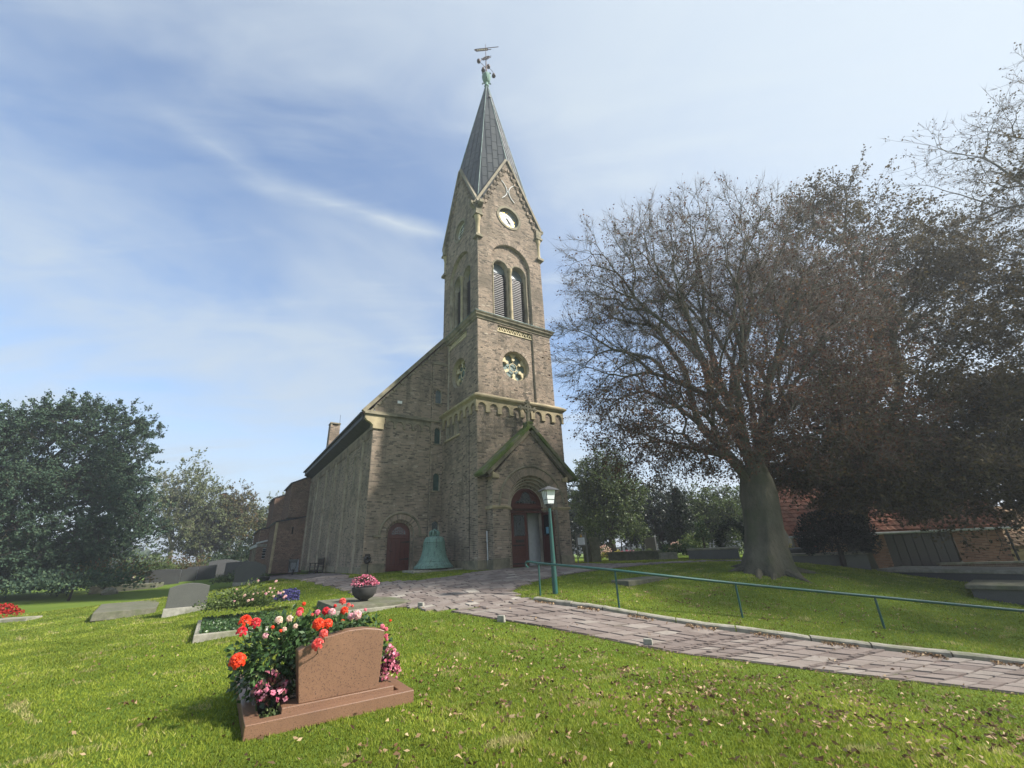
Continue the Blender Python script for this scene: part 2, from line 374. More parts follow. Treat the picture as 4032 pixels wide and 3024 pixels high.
m_leaf('pale_petal', [(0, (.70, .42, .36)), (.6, (.78, .58, .50)), (1, (.8, .72, .62))], .3, .5, .2)
m_leaf('yellow_petal', [(0, (.55, .50, .05)), (1, (.72, .62, .16))], .3, .5, .2)
m_leaf('red_petal', [(0, (.30, .015, .012)), (1, (.52, .04, .03))], .3, .5, .2)
def m_bark(name, a, b, c):
    m = NT(name); P = m.coord(); n = m.noise(m.scale(P, (1, 1, .35)), 3.5, 6, .65)
    col = m.mix(m.rng(n, .35, .65), a, b); col = m.mix(m.rng(m.noise(P, 1.1, 5), .48, .66, 0, .8), col, c)
    m.done(m.bsdf(col, .92, m.bump(m.noise(m.scale(P, (1, 1, .3)), 11, 7, .7), .9, .06), .15))
m_bark('beech_bark', (.12, .112, .083), (.07, .066, .049), (.06, .068, .036)); m_bark('dark_bark', (.06, .05, .04), (.035, .03, .025), (.045, .05, .03)); m_bark('pale_bark', (.26, .24, .18), (.16, .15, .11), (.12, .13, .08))
m_bark('twig_bark', (.19, .165, .14), (.12, .105, .09), (.13, .12, .10))
m_bark('stem', (.06, .085, .03), (.04, .055, .02), (.07, .05, .03))
simple('green_plastic', (.02, .13, .075), (.025, .11, .065), 4, .35, spec=.5); simple('bowl_grey', (.05, .05, .048), (.035, .035, .034), 6, .7)
simple('cream_paint', (.55, .42, .20), (.47, .36, .17), 3, .6); simple('blue_paper', (.16, .38, .50), (.14, .33, .45), 8, .6); simple('white_paper', (.72, .74, .76), (.66, .68, .70), 8, .6)
simple('print_grey', (.36, .38, .40), (.46, .48, .5), 8, .7)
# ------------------------------------------------------------------ terrain
YAW = R(33.861); CO = np.array([-1.824, 20.141, 0.89])
UX = np.array([math.cos(YAW), math.sin(YAW)]); UY = np.array([-math.sin(YAW), math.cos(YAW)])
def cw_(u, v): return CO[:2] + u * UX + v * UY          # church plan -> world plan
_ctl = [(0, 0, 0), (-6, 2, 0), (4, 1, -.05), (-.1, 4.3, 0), (3.6, 3.9, -.12), (-2.5, 5.5, 0), (-6, 6, 0), (-12, 17, -.03), (-20, 20, -.05), (-26, 24, -.05),
        (-18, 30, .12), (-30, 40, .2), (-42, 32, -.1), (-7, 10.5, .02), (-10, 14.5, .05), (-5.5, 13.3, .27), (-3.2, 12.2, .3), (-6.8, 16.5, .5),
        (-2.3, 11.8, .36), (-.6, 10.4, .24), (.8, 9.4, .08), (1.8, 9.2, -.06), (2.6, 8.9, -.2), (3.8, 8.5, -.32), (4.9, 8.1, -.42), (6.1, 7.75, -.52), (7.1, 7.34, -.6), (11, 5.8, -.95),
        (.36, 12.2, .36), (1.4, 11.4, .26), (2.3, 10.9, .16), (3.7, 10.3, -.06), (5, 9.8, -.2), (6.7, 9.1, -.4), (7.9, 8.7, -.5), (12, 7.3, -.9),
        (.54, 13.1, .42), (2.33, 11.3, .22), (5.2, 11.2, -.06), (8.1, 10.8, -.34), (-.3, 14.1, .46), (1.4, 17.1, .70), (4.2, 19.2, .8), (6.5, 20.5, .84), (9, 16.2, .62), (13, 18.5, .45), (15, 19, .2), (13, 13.8, -.22), (18, 14, -.5),
        (19, 24, .0), (26, 22, -.3), (5, 26, .84), (8, 27, .84), (11, 23, .78), (10, 32, .9), (20, 34, .5), (9.5, 45, .8),
        (-5, 17.5, .72), (-9.4, 20.5, .74), (-13, 26, .72)]
for u, v, z in [(0, 0, .88), (5.4, 0, .88), (0, -2, .84), (3, -2, .86), (-3.9, 4.2, .87), (-3.9, 10, .84), (-3.9, 16, .76), (-4, 22, .72), (-6.5, 26, .7), (-8, 32, .65), (2, 10, .88), (8, 6, .88), (2, 24, .8), (9, 20, .85)]:
    p = cw_(u, v); _ctl.append((p[0], p[1], z))
_ctl = np.array(_ctl, float)
def _tps(d2): return d2 * np.log(d2 + 1e-9) * 0.5
_NC = len(_ctl); _d2 = ((_ctl[:, None, :2] - _ctl[None, :, :2]) ** 2).sum(-1)
_K = np.zeros((_NC + 3, _NC + 3)); _K[:_NC, :_NC] = _tps(_d2) + np.eye(_NC) * 0.35; _K[:_NC, _NC] = 1; _K[:_NC, _NC + 1:] = _ctl[:, :2]; _K[_NC, :_NC] = 1; _K[_NC + 1:, :_NC] = _ctl[:, :2].T
_wts = np.linalg.solve(_K, np.concatenate([_ctl[:, 2], np.zeros(3)]))
def hgt(x, y):
    x = np.asarray(x, float); y = np.asarray(y, float); sh = x.shape; q = np.stack([x.ravel(), y.ravel()], 1)
    out = np.empty(len(q))
    for i in range(0, len(q), 8000):
        b = q[i:i + 8000]; d2 = ((b[:, None] - _ctl[None, :, :2]) ** 2).sum(-1)
        out[i:i + 8000] = _tps(d2) @ _wts[:_NC] + _wts[_NC] + b @ _wts[_NC + 1:]
    r = np.hypot(q[:, 0] * .8, q[:, 1] - 18); k = np.clip((r - 26) / 30, 0, 1); k = k * k * (3 - 2 * k)
    out = np.clip(out, -1.3, 1.0) * (1 - k) + (-0.25) * k
    return out.reshape(sh)
def hz(x, y): return float(hgt(np.array([x]), np.array([y]))[0])

def axis(lo, hi, step, far, grow=1.35):
    a = list(np.arange(lo, hi + 1e-6, step)); d = step; x = hi
    while x < far: d *= grow; x += d; a.append(x)
    d = step; x = lo
    while x > -far: d *= grow; x -= d; a.insert(0, x)
    return np.array(a)
gx = axis(-34, 32, .3, 3000); gy = axis(-4, 46, .3, 3000)
GX, GY = np.meshgrid(gx, gy); GZ = hgt(GX, GY)
nx, ny = len(gx), len(gy); idx = np.arange(nx * ny).reshape(ny, nx)
gf = np.stack([idx[:-1, :-1], idx[:-1, 1:], idx[1:, 1:], idx[1:, :-1]], -1).reshape(-1, 4)
ground = np_mesh('ground', np.stack([GX, GY, GZ], -1).reshape(-1, 3), gf, MAT['lawn'], smooth=True); ground['kind'] = 'structure'

# ------------------------------------------------------------------ path: ramp, forecourt, walk along the nave
KERB = np.array([(-.05, 12.9), (.36, 12.15), (1.4, 11.4), (2.3, 10.85), (3.7, 10.3), (5, 9.8), (5.85, 9.5), (6.7, 9.15), (7.9, 8.7), (9.5, 8.15), (12, 7.3), (15, 6.2)])
NEAR = np.array([(-2.5, 12.0), (-1.7, 11.2), (-.6, 10.4), (.8, 9.55), (1.8, 9.15), (2.6, 8.88), (3.8, 8.5), (4.9, 8.1), (6.1, 7.72), (7.2, 7.3), (10, 6.2), (13, 5.0)])
def resample(P, n):
    d = np.r_[0, np.cumsum(np.hypot(*np.diff(P, axis=0).T))]; t = np.linspace(0, d[-1], n)
    return np.stack([np.interp(t, d, P[:, 0]), np.interp(t, d, P[:, 1])], 1)
def inpoly(P, q):
    x, y = q; c = False; n = len(P)
    for i in range(n):
        x0, y0 = P[i]; x1, y1 = P[i - 1]
        if (y0 > y) != (y1 > y) and x < (x1 - x0) * (y - y0) / (y1 - y0) + x0: c = not c
    return c
FORE = [(-2.5, 12.0), (-3.3, 12.75), (-4.4, 14.0), (-6.0, 16.3), (-9.2, 20.2), (-14.5, 27.2), (-20, 35.2), (-18.2, 36.3), (-11.5, 27.2), (-8.2, 21.9), (-7.5, 20.1), (-6.3, 18.5), (-5.2, 17.5), (-3.9, 17.0), (-2.7, 17.7), (-1.7, 19.0), (-1.15, 19.85),
        tuple(cw_(.45, -.6)), tuple(cw_(4.95, -.6)), tuple(cw_(5.6, .1)), (4.2, 21.75), (5.4, 21.45), (7.5, 21.0), (10.5, 20.9), (10.5, 19.9), (7.6, 20.0), (6.3, 20.2), (4.1, 19.0), (1.4, 17.0), (.1, 15.4), (-.28, 14.1), (-.1, 13.1), (.36, 12.15), (-1.68, 11.22)]
NR = 150
kr = resample(KERB[1:], NR); nr = resample(NEAR[1:], NR)
g = G()
for i in range(NR - 1):
    for j in range(4):
        a, b = j / 4, (j + 1) / 4; q = [nr[i] * (1 - a) + kr[i] * a, nr[i + 1] * (1 - a) + kr[i + 1] * a, nr[i + 1] * (1 - b) + kr[i + 1] * b, nr[i] * (1 - b) + kr[i] * b]
        g.poly([(p[0], p[1], hz(*p) + .012) for p in q])
fx0, fx1, fy0, fy1 = -21, 11, 11.8, 37
st = .25
cells = [(x, y) for x in np.arange(fx0, fx1, st) for y in np.arange(fy0, fy1, st) if inpoly(FORE, (x + st / 2, y + st / 2))]
cc = np.array(cells); CZ = [hgt(cc[:, 0] + dx, cc[:, 1] + dy) + .012 for dx, dy in ((0, 0), (st, 0), (st, st), (0, st))]
for k, (x, y) in enumerate(cells):
    g.poly([(x, y, CZ[0][k]), (x + st, y, CZ[1][k]), (x + st, y + st, CZ[2][k]), (x, y + st, CZ[3][k])])
path = g.build('path', MAT['path_joint']); path['kind'] = 'structure'

slabs = []          # each: 4 plan corners, tint
def shrink(q, gap):
    c = sum(q) / 4; return [c + (p - c) * max(.5, 1 - gap / max(.05, np.linalg.norm(p - c))) for p in q]
rr = random.Random(5)
def ramp_pt(i, t):
    i = min(max(i, 0), NR - 1.001); k = int(i); f = i - k
    a = nr[k] * (1 - f) + nr[k + 1] * f; b = kr[k] * (1 - f) + kr[k + 1] * f
    return a * (1 - t) + b * t
seg_len = np.hypot(*np.diff(nr, axis=0).T).mean()
pos = -2.0
while pos < NR - 2:
    w = rr.choice([.24, .28, .34, .38]) / seg_len; thin = rr.random() < .16
    if thin: w = .12 / seg_len
    t = .0
    while t < .97:
        dt = rr.uniform(.10, .22) if not thin else .07
        t1 = min(1.0, t + dt)
        if t1 > .88: t1 = 1.0
        q = [ramp_pt(pos, t), ramp_pt(pos + w, t), ramp_pt(pos + w, t1), ramp_pt(pos, t1)]
        slabs.append((shrink([p + np.array([rr.gauss(0, .01), rr.gauss(0, .01)]) for p in q], .028), (rr.uniform(.0, .3) if thin else rr.uniform(.1, .85)), thin)); t = t1
    pos += w
v = -13.0; row = 0
while v < 21:
    dv = rr.choice([.24, .28, .32]); u = -7.5 + rr.random() * .5; row += 1
    while u < 12:
        du = rr.uniform(.3, .58); c = cw_(u + du / 2, v + dv / 2)
        if -21 < c[0] < 11 and 11.5 < c[1] < 37 and inpoly(FORE, c):
            q = [cw_(u, v), cw_(u + du, v), cw_(u + du, v + dv), cw_(u, v + dv)]
            if v < 6 or u < -3.95:
                slabs.append((shrink([p + np.array([rr.gauss(0, .008), rr.gauss(0, .008)]) for p in q], .024), 1.0 if rr.random() < .025 else rr.uniform(.1, .85), False))
        u += du
    v += dv
allp = np.array([p for q, _, _ in slabs for p in q]); az = hgt(allp[:, 0], allp[:, 1]).reshape(-1, 4)
ctr = allp.reshape(-1, 4, 2).mean(1); dist = np.hypot(ctr[:, 0], ctr[:, 1])
inview = (np.abs(ctr[:, 0]) < ctr[:, 1] * 1.22) & np.array([not s[2] for s in slabs])
order = np.argsort(np.where(inview, dist, 1e6)); single = set(order[:300].tolist())
rest = G()
def slab_geo(g, q, z, t, org=(0, 0, 0)):
    h = .034 + rr.gauss(0, .005); tl = rr.gauss(0, .003)
    top = [(p[0] - org[0], p[1] - org[1], zz + h + (tl if k < 2 else -tl) - org[2]) for k, (p, zz) in enumerate(zip(q, z))]
    c = np.mean(q, 0); bev = [(p[0] * .985 + (c[0] - org[0]) * .015, p[1] * .985 + (c[1] - org[1]) * .015, p[2]) for p in top]
    mid = [(p[0], p[1], p[2] - .008) for p in top]; low = [(p[0], p[1], p[2] - .05) for p in top]
    vs = low + mid + bev
    fs = [(8, 9, 10, 11)] + [(4 + i, 4 + (i + 1) % 4, 8 + (i + 1) % 4, 8 + i) for i in range(4)] + [(i, (i + 1) % 4, 4 + (i + 1) % 4, 4 + i) for i in range(4)]
    g.add(vs, fs, t)
def ccw(q):
    a = sum(q[i - 1][0] * q[i][1] - q[i][0] * q[i - 1][1] for i in range(4)); return q if a > 0 else q[::-1]
for i, (q, t, th) in enumerate(slabs):
    flip = ccw(q) is not q; qq = q[::-1] if flip else q; zz = az[i][::-1] if flip else az[i]
    if i in single:
        g = G(); slab_geo(g, qq, zz, t); g.build('paving_slab', MAT['paver'], path)
    else: slab_geo(rest, qq, zz, t)
rest.build('paving_field', MAT['paver'], path, kind='stuff')

# kerb stones along the bank
ks = resample(KERB, 400); kd = np.r_[0, np.cumsum(np.hypot(*np.diff(ks, axis=0).T))]
s0 = .75
while s0 < kd[-1] - .5:
    Ls = rr.choice([.95, 1.15, 1.3, .8]); a, b = s0 + .012, min(s0 + Ls - .012, kd[-1])
    g = G(); n = 4
    lo_, hi_ = [], []
    ring = []
    for k in range(n + 1):
        s = a + (b - a) * k / n; p = np.array([np.interp(s, kd, ks[:, 0]), np.interp(s, kd, ks[:, 1])]); p2 = np.array([np.interp(s + .05, kd, ks[:, 0]), np.interp(s + .05, kd, ks[:, 1])])
        d = (p2 - p) / np.linalg.norm(p2 - p); nn = np.array([-d[1], d[0]]); z = hz(*p) + rr.gauss(0, .004)
        for (o_, h_) in ((0, -.06), (0.0, .085), (.025, .11), (.15, .115), (.16, -.06)):
            e = p + nn * o_; ring.append((e[0], e[1], z + h_))
    fs = [(i * 5 + k, (i + 1) * 5 + k, (i + 1) * 5 + k + 1, i * 5 + k + 1) for i in range(n) for k in range(4)] + [(0, 1, 2, 3, 4), tuple(n * 5 + k for k in (4, 3, 2, 1, 0))]
    g.add(ring, fs, rr.random()); g.build('kerb_stone', MAT['pale_kerb'], path)
    s0 += Ls
# ------------------------------------------------------------------ church
church = empty('church', tuple(CO), YAW)
tag(church, 'tall tan brick church with slate grey spire and a gabled entrance porch', 'church')
class Face:
    """a vertical wall plane: (s along, t up, d outward)"""
    def __init__(s, o, a, n): s.o, s.a, s.n = np.array(o, float), np.array(a, float), np.array(n, float)
    def __call__(s, x, t, d=0.0): p = s.o + s.a * x + s.n * d; return (p[0], p[1], p[2] + t)
    def off(s, d): return Face(s.o + s.n * d, s.a, s.n)
FRONT = lambda v: Face((0, v, 0), (1, 0, 0), (0, -1, 0))
LEFT = lambda u: Face((u, 0, 0), (0, 1, 0), (-1, 0, 0))     # s = v, outward -u
RIGHT = lambda u: Face((u, 0, 0), (0, 1, 0), (1, 0, 0))
BACK = lambda v: Face((0, v, 0), (1, 0, 0), (0, 1, 0))
def arch(c, r, sill, spring):
    def fn(t):
        if t < sill or t > spring + r: return None
        h = r if t < spring else math.sqrt(max(0, r * r - (t - spring) ** 2)); return (c - h, c + h)
    return fn
def circ(c, t0, r):
    def fn(t):
        if abs(t - t0) > r: return None
        h = math.sqrt(r * r - (t - t0) ** 2); return (c - h, c + h)
    return fn
def rect(a, b, t0, t1): return lambda t: (a, b) if t0 <= t <= t1 else None
CH = .077; BL = .25
rb = random.Random(3)
SINGLE = []         # full bricks that become parts of their own
def wall(face, lo, hi, t0, t1, holes=(), back=None, br=None, single=None, dep=.014, tb=(0.0, 1.0), skip_back=()):
    """brick courses on a mortar backing; lo/hi are numbers or functions of t"""
    f = lambda x, t: x(t) if callable(x) else x
    n = int(round((t1 - t0) / CH)); ch = (t1 - t0) / n; prev = None
    def flush(iv, a, b):
        for (x, y) in iv: back.poly([face(x, a), face(y, a), face(y, b), face(x, b)] if face.flip else [face(y, a), face(x, a), face(x, b), face(y, b)])
    for k in range(n):
        a, b = t0 + k * ch, t0 + (k + 1) * ch; tm = (a + b) / 2
        iv = [(f(lo, tm), f(hi, tm))]
        for h in holes:
            c = h(tm)
            if not c: continue
            new = []
            for (x, y) in iv:
                if c[1] <= x or c[0] >= y: new.append((x, y)); continue
                if c[0] > x: new.append((x, c[0]))
                if c[1] < y: new.append((c[1], y))
            iv = new
        iv = [(x, y) for x, y in iv if y - x > .01]
        if back is not None:
            if prev is None or prev[0] != iv:
                if prev: flush(prev[0], prev[1], a)
                prev = (iv, a)
        if br is None: continue
        off = (k % 2) * BL * .5 + (.06 if k % 3 == 0 else 0)
        for (x, y) in iv:
            s = math.floor((x - off) / BL) * BL + off
            while s < y:
                e = s + BL
                cuts = [(s, e)] if rb.random() > .18 else [(s, s + BL / 2), (s + BL / 2, e)]
                for (p, q) in cuts:
                    full = p >= x and q <= y and q - p > .2
                    p, q = max(p, x), min(q, y)
                    if q - p < .035: continue
                    t_ = rb.gauss(.5, .2); t_ = rb.uniform(0, .14) if rb.random() < .06 else t_
                    t_ = min(tb[1], max(tb[0], t_)); dd = dep + rb.gauss(0, .003)
                    if full and single is not None and single(p, a): SINGLE.append((face, p + .006, a + .006, q - p - .012, ch - .012, dd, t_)); continue
                    brick(br, face, p + .005, q - .005, a + .006, b - .006, dd, t_)
                s = e
    if back is not None and prev: flush(prev[0], prev[1], t1)
def brick(g, face, p, q, a, b, d, t):
    vs = [face(p, a, d), face(q, a, d), face(q, b, d), face(p, b, d), face(p, a, -.002), face(q, a, -.002), face(q, b, -.002), face(p, b, -.002)]
    fs = [(0, 1, 2, 3), (4, 5, 1, 0), (5, 6, 2, 1), (6, 7, 3, 2), (7, 4, 0, 3)]
    if not face.flip: fs = [x[::-1] for x in fs]
    g.add(vs, fs, t)
def _flip(s):   # True when (a, up, n) is right handed so that ccw in (s,t) faces outward
    return float(np.dot(np.cross(s.a, (0, 0, 1)), s.n)) > 0
Face.flip = property(_flip)
def arcpts(c, t0, r, a0=0, a1=180, n=20): return [(c + r * math.cos(R(a0 + (a1 - a0) * i / n)), t0 + r * math.sin(R(a0 + (a1 - a0) * i / n))) for i in range(n + 1)]
def archpoly(c, r, sill, spring, n=18): return [(c - r, sill), (c + r, sill)] + arcpts(c, spring, r, 0, 180, n)
def reveal(g, face, c, r, sill, spring, d0, d1, t=.5, n=18, sillf=True):
    P = archpoly(c, r, sill, spring, n); P = P[1:] + ([P[0]])
    for i in range(len(P) - (0 if sillf else 1)):
        a, b = P[i], P[(i + 1) % len(P)]
        g.poly([face(*a, d0), face(*b, d0), face(*b, d1), face(*a, d1)], t)
def creveal(g, face, c, t0, r, d0, d1, t=.5, n=36):
    P = arcpts(c, t0, r, 0, 360, n)
    for i in range(n): g.poly([face(*P[i], d0), face(*P[i + 1], d0), face(*P[i + 1], d1), face(*P[i], d1)], t)
def voussoirs(g, face, c, t0, r0, r1, a0, a1, d0, d1, w=.075, tb=(.15, .9)):
    n = max(3, int(R(abs(a1 - a0)) * (r0 + r1) / 2 / w))
    for i in range(n):
        p, q = R(a0 + (a1 - a0) * (i + .07) / n), R(a0 + (a1 - a0) * (i + .93) / n)
        pts = [(c + r * math.cos(a), t0 + r * math.sin(a)) for r, a in ((r0, p), (r1, p), (r1, q), (r0, q))]
        g.prism(pts, face, d0, d1 + rb.gauss(0, .003), rb.uniform(*tb))
def ringband(g, face, c, t0, r0, r1, a0, a1, d0, d1, n=28, t=.5):
    for i in range(n):
        p, q = R(a0 + (a1 - a0) * i / n), R(a0 + (a1 - a0) * (i + 1) / n)
        f = lambda r, a, d: face(c + r * math.cos(a), t0 + r * math.sin(a), d)
        g.add([f(r0, p, d1), f(r1, p, d1), f(r1, q, d1), f(r0, q, d1), f(r0, p, d0), f(r1, p, d0), f(r1, q, d0), f(r0, q, d0)], [(0, 1, 2, 3), (1, 5, 6, 2), (4, 0, 3, 7)], t)
def arctube(g, face, c, t0, r, a0, a1, d, rad, n=26, legs=None, t=.5):
    pts = [face(*p, d) for p in arcpts(c, t0, r, a0, a1, n)]
    if legs is not None: pts = [face(c + r, legs, d)] + pts + [face(c - r, legs, d)]
    g.tube(pts, rad, 6, t)
def archband(g, face, s0, s1, n, r, foot, spring, top, d0, d1, t=.5):
    """row of n round arches hanging from a band: a corbel table"""
    w = (s1 - s0) / n
    for i in range(n):
        c = s0 + w * (i + .5); P = arcpts(c, spring, r, 180, 0, 10)
        for k in range(10):
            a, b = P[k], P[k + 1]
            g.poly([face(*a, d1), face(*b, d1), face(b[0], top, d1), face(a[0], top, d1)], t)
            g.poly([face(*a, d0), face(*b, d0), face(*b, d1), face(*a, d1)], t)
    for i in range(n + 1):
        x0 = s0 if i == 0 else s0 + w * i - (w / 2 - r); x1 = s1 if i == n else s0 + w * i + (w / 2 - r)
        g.box3(face, x0, x1, foot, spring, d0, d1, t)
        g.poly([face(x0, spring, d1), face(x1, spring, d1), face(x1, top, d1), face(x0, top, d1)], t)
        g.box3(face, x0 - .012, x1 + .012, foot - .06, foot, d0, d1 + .02, t)
def box3(s, face, x0, x1, t0, t1, d0, d1, t=.5):
    s.prism([(x0, t0), (x1, t0), (x1, t1), (x0, t1)], face, d0, d1, t)
G.box3 = box3
def rakestrip(g, face, p, q, th, d0, d1, t=.5):      # sloping bar from p to q (s,t), thickness th upward
    (x0, y0), (x1, y1) = p, q; L = math.hypot(x1 - x0, y1 - y0); nx_, ny_ = -(y1 - y0) / L, (x1 - x0) / L
    if ny_ < 0: nx_, ny_ = -nx_, -ny_
    g.prism([p, q, (x1 + nx_ * th, y1 + ny_ * th), (x0 + nx_ * th, y0 + ny_ * th)], face, d0, d1, t)
def sqring(g, lo, hi, prof, t=.5, v0=None, v1=None):
    """moulding round a square plan lo..hi: prof = [(outset, w), ...]"""
    a, b = lo, hi; va = lo if v0 is None else v0; vb = hi if v1 is None else v1
    vs = []
    for (o, w) in prof: vs += [(a - o, va - o, w), (b + o, va - o, w), (b + o, vb + o, w), (a - o, vb + o, w)]
    m = len(prof); g.add(vs, [(i * 4 + k, i * 4 + (k + 1) % 4, (i + 1) * 4 + (k + 1) % 4, (i + 1) * 4 + k) for i in range(m - 1) for k in range(4)], t)

CU = 2.725
# ---- tower, lower stage
T1 = 5.45
bk, br = G(), G()
slot = [rect(3.52, 3.27, 0, 0)]
side_slots = [arch(c, .17, 6.62, 7.42) for c in (2.12, 2.78, 3.44)]
wall(FRONT(0), 0, T1, 0.42, 8.0, [rect(.46, 4.94, 0, 4.1)], bk, br, None)
wall(FRONT(0), 0, .46, 0, .42, (), bk, br); wall(FRONT(0), 4.94, T1, 0, .42, (), bk, br)
wall(LEFT(0), 0, 4.2, 0.0, 8.0, side_slots, bk, br)
bk.box3(RIGHT(T1), 0, T1, 0, 8.0, -.2, 0); bk.box3(BACK(T1), 0, T1, 0, 8.0, -.2, 0)
low = bk.build('tower_lower_stage', MAT['mortar'], church)
br.build('brickwork', MAT['brick'], low, kind='stuff')
for f_, a_, b_ in ((FRONT(0), -.05, .46), (LEFT(0), 0, 4.2), (FRONT(0), 4.94, T1 + .04)):
    g = G(); g.box3(f_, a_, b_, 0, .40, .0, .05, .3); g.build('plinth', MAT['dark_sandstone'], low)
g = G(); archband(g, FRONT(0), -.1, T1 + .1, 8, .235, 7.38, 7.58, 8.0, -.01, .10)
g.build('arcade_band', MAT['sandstone'], low)
g = G(); archband(g, LEFT(0), -.1, 4.52, 7, .235, 7.38, 7.58, 8.0, -.01, .10)
g.build('arcade_band', MAT['sandstone'], low)
g = G(); sqring(g, 0, T1, [(.0, 7.97), (.13, 7.97), (.16, 8.02), (.24, 8.07), (.27, 8.13), (.27, 8.17), (.08, 8.30), (-.02, 8.36), (-.22, 8.38)])
g.build('cornice', MAT['sandstone'], low, smooth=False)
for c in (2.12, 2.78, 3.44):
    g = G(); reveal(g, LEFT(0), c, .17, 6.62, 7.42, 0, -.3); g.build('slot_reveal', MAT['mortar'], low)
    g = G(); g.prism(archpoly(c, .18, 6.6, 7.42), LEFT(0), -.32, -.28); g.build('slot_shade_sheet', MAT['dark_wood'], low)  # dark sheet stands for the shade inside the open slots
for c in (2.45, 3.11):
    g = G(); p = LEFT(0)(c, 0, -.02); g.lathe([(.11, 6.64), (.11, 6.72), (.075, 6.76), (.065, 6.8), (.065, 7.22), (.09, 7.28), (.12, 7.34), (.12, 7.40)], (p[0], p[1], 0), 12); g.build('column', MAT['dark_sandstone'], low, smooth=True)
g = G(); g.box3(LEFT(0), 1.82, 3.74, 6.52, 6.63, -.25, .09); g.build('sill', MAT['sandstone'], low)
g = G(); p = cw_(0, 0); g.tube([(.42, -.14, -.02), (.40, -.14, 1.15)], .028, 8); g.tube([(.40, -.14, 1.15), (.39, -.14, 1.62)], .036, 8); g.build('downpipe', MAT['pale_metal'], low, smooth=True)
g = G(); g.tube([(-.03, .78, 0), (-.03, .78, 7.3)], .012, 6); g.build('lightning_conductor', MAT['iron'], low)

# ---- tower, middle stage
A2, B2 = .2, 5.25
bk, br = G(), G()
PN0, PN1, RW = 1.5, 3.95, 10.5
for F0, hi in ((FRONT(A2), B2), (LEFT(A2), B2)):
    pa, pb = (PN0, PN1)
    wall(F0, A2, pa, 8.35, 12.9, (), bk, br); wall(F0, pb, hi, 8.35, 12.9, (), bk, br); wall(F0, pa, pb, 12.78, 12.9, (), bk, br)
    fi = F0.off(-.11)
    wall(fi, pa, pb, 8.35, 12.42, [circ(CU, RW, .90)], bk, br)
    for x in (pa, pb): bk.poly([F0(x, 8.35, 0), F0(x, 12.78, 0), F0(x, 12.78, -.12), F0(x, 8.35, -.12)])
    bk.poly([F0(pa, 12.78, 0), F0(pb, 12.78, 0), F0(pb, 12.78, -.12), F0(pa, 12.78, -.12)])
    bk.poly([F0(pa, 12.42, -.16), F0(pb, 12.42, -.16), F0(pb, 12.78, -.16), F0(pa, 12.78, -.16)], .1)
    creveal(bk, fi, CU, RW, .90, 0, -.42); voussoirs(br, fi, CU, RW, .91, 1.12, 0, 360, -.01, .018, .07)
bk.box3(RIGHT(B2), A2, B2, 8.3, 12.9, -.2, 0); bk.box3(BACK(B2), A2, B2, 8.3, 12.9, -.2, 0)
mid = bk.build('tower_middle_stage', MAT['mortar'], church)
br.build('brickwork', MAT['brick'], mid, kind='stuff')
for F0 in (FRONT(A2), LEFT(A2)):
    fi = F0.off(-.11); fr = F0.off(-.16); tr = fi.off(-.26)
    g = G()
    for i in range(7):
        w = (PN1 - PN0) / 7; x = PN0 + w * i
        g.prism([(x + .015, 12.47), (x + .065, 12.47), (x + w / 2 + .02, 12.74), (x + w / 2 - .02, 12.74)], fr, 0, .10); g.prism([(x + w - .065, 12.47), (x + w - .015, 12.47), (x + w / 2 + .03, 12.74), (x + w / 2 - .01, 12.74)], fr, 0, .10)
    g.box3(fr, PN0, PN1, 12.42, 12.475, 0, .11)
    for k in range(8): g.box3(fr, PN0 + (PN1 - PN0 - .06) * k / 7, PN0 + (PN1 - PN0 - .06) * k / 7 + .06, 12.62, 12.76, 0, .09)
    g.build('zigzag_frieze', MAT['pale_stone'], mid)
    g = G(); g.prism(arcpts(CU, RW, .90, 0, 360, 36)[:-1], fi, -.42, -.40); g.build('rose_glass', MAT['teal_glass'], mid)
    g = G(); ringband(g, tr, CU, RW, .80, .91, 0, 360, -.12, .03, 36); g.build('rose_rim', MAT['sandstone'], mid)
    g = G(); arctube(g, tr, CU, RW, .25, 0, 360, -.04, .028, 24); g.build('rose_hub', MAT['pale_stone'], mid)
    for k in range(6):
        a = R(60 * k + 30); g = G()
        cx_, cy_ = CU + .50 * math.cos(a), RW + .50 * math.sin(a)
        g.prism([(cx_ + .095 * math.cos(b), cy_ + .095 * math.sin(b)) for b in [2 * math.pi * j / 14 for j in range(14)]], tr, -.10, .015)
        dx, dy = math.cos(a), math.sin(a); q = lambda r, s: (CU + r * dx - s * dy, RW + r * dy + s * dx)
        g.prism([q(.54, -.05), q(.66, -.09), q(.76, -.20), q(.82, 0), q(.76, .20), q(.66, .09), q(.54, .05)], tr, -.10, .01)
        g.build('rose_cusp', MAT['pale_stone'], mid)
        a2 = a; g = G(); g.tube([tr(CU + .25 * dx, RW + .25 * dy, -.04), tr(CU + .40 * dx, RW + .40 * dy, -.04)], .02, 6); g.build('rose_spoke', MAT['pale_stone'], mid)
g = G(); sqring(g, A2, B2, [(.0, 12.86), (.06, 12.88), (.09, 12.98), (.17, 13.04), (.20, 13.14), (.24, 13.17), (.24, 13.22)]); g.build('cornice', MAT['dark_sandstone'], mid)
g = G(); sqring(g, A2, B2, [(.24, 13.215), (.265, 13.22), (.265, 13.25), (-.1, 13.44), (-.25, 13.45)]); g.build('cornice_flashing', MAT['copper_cap'], mid)

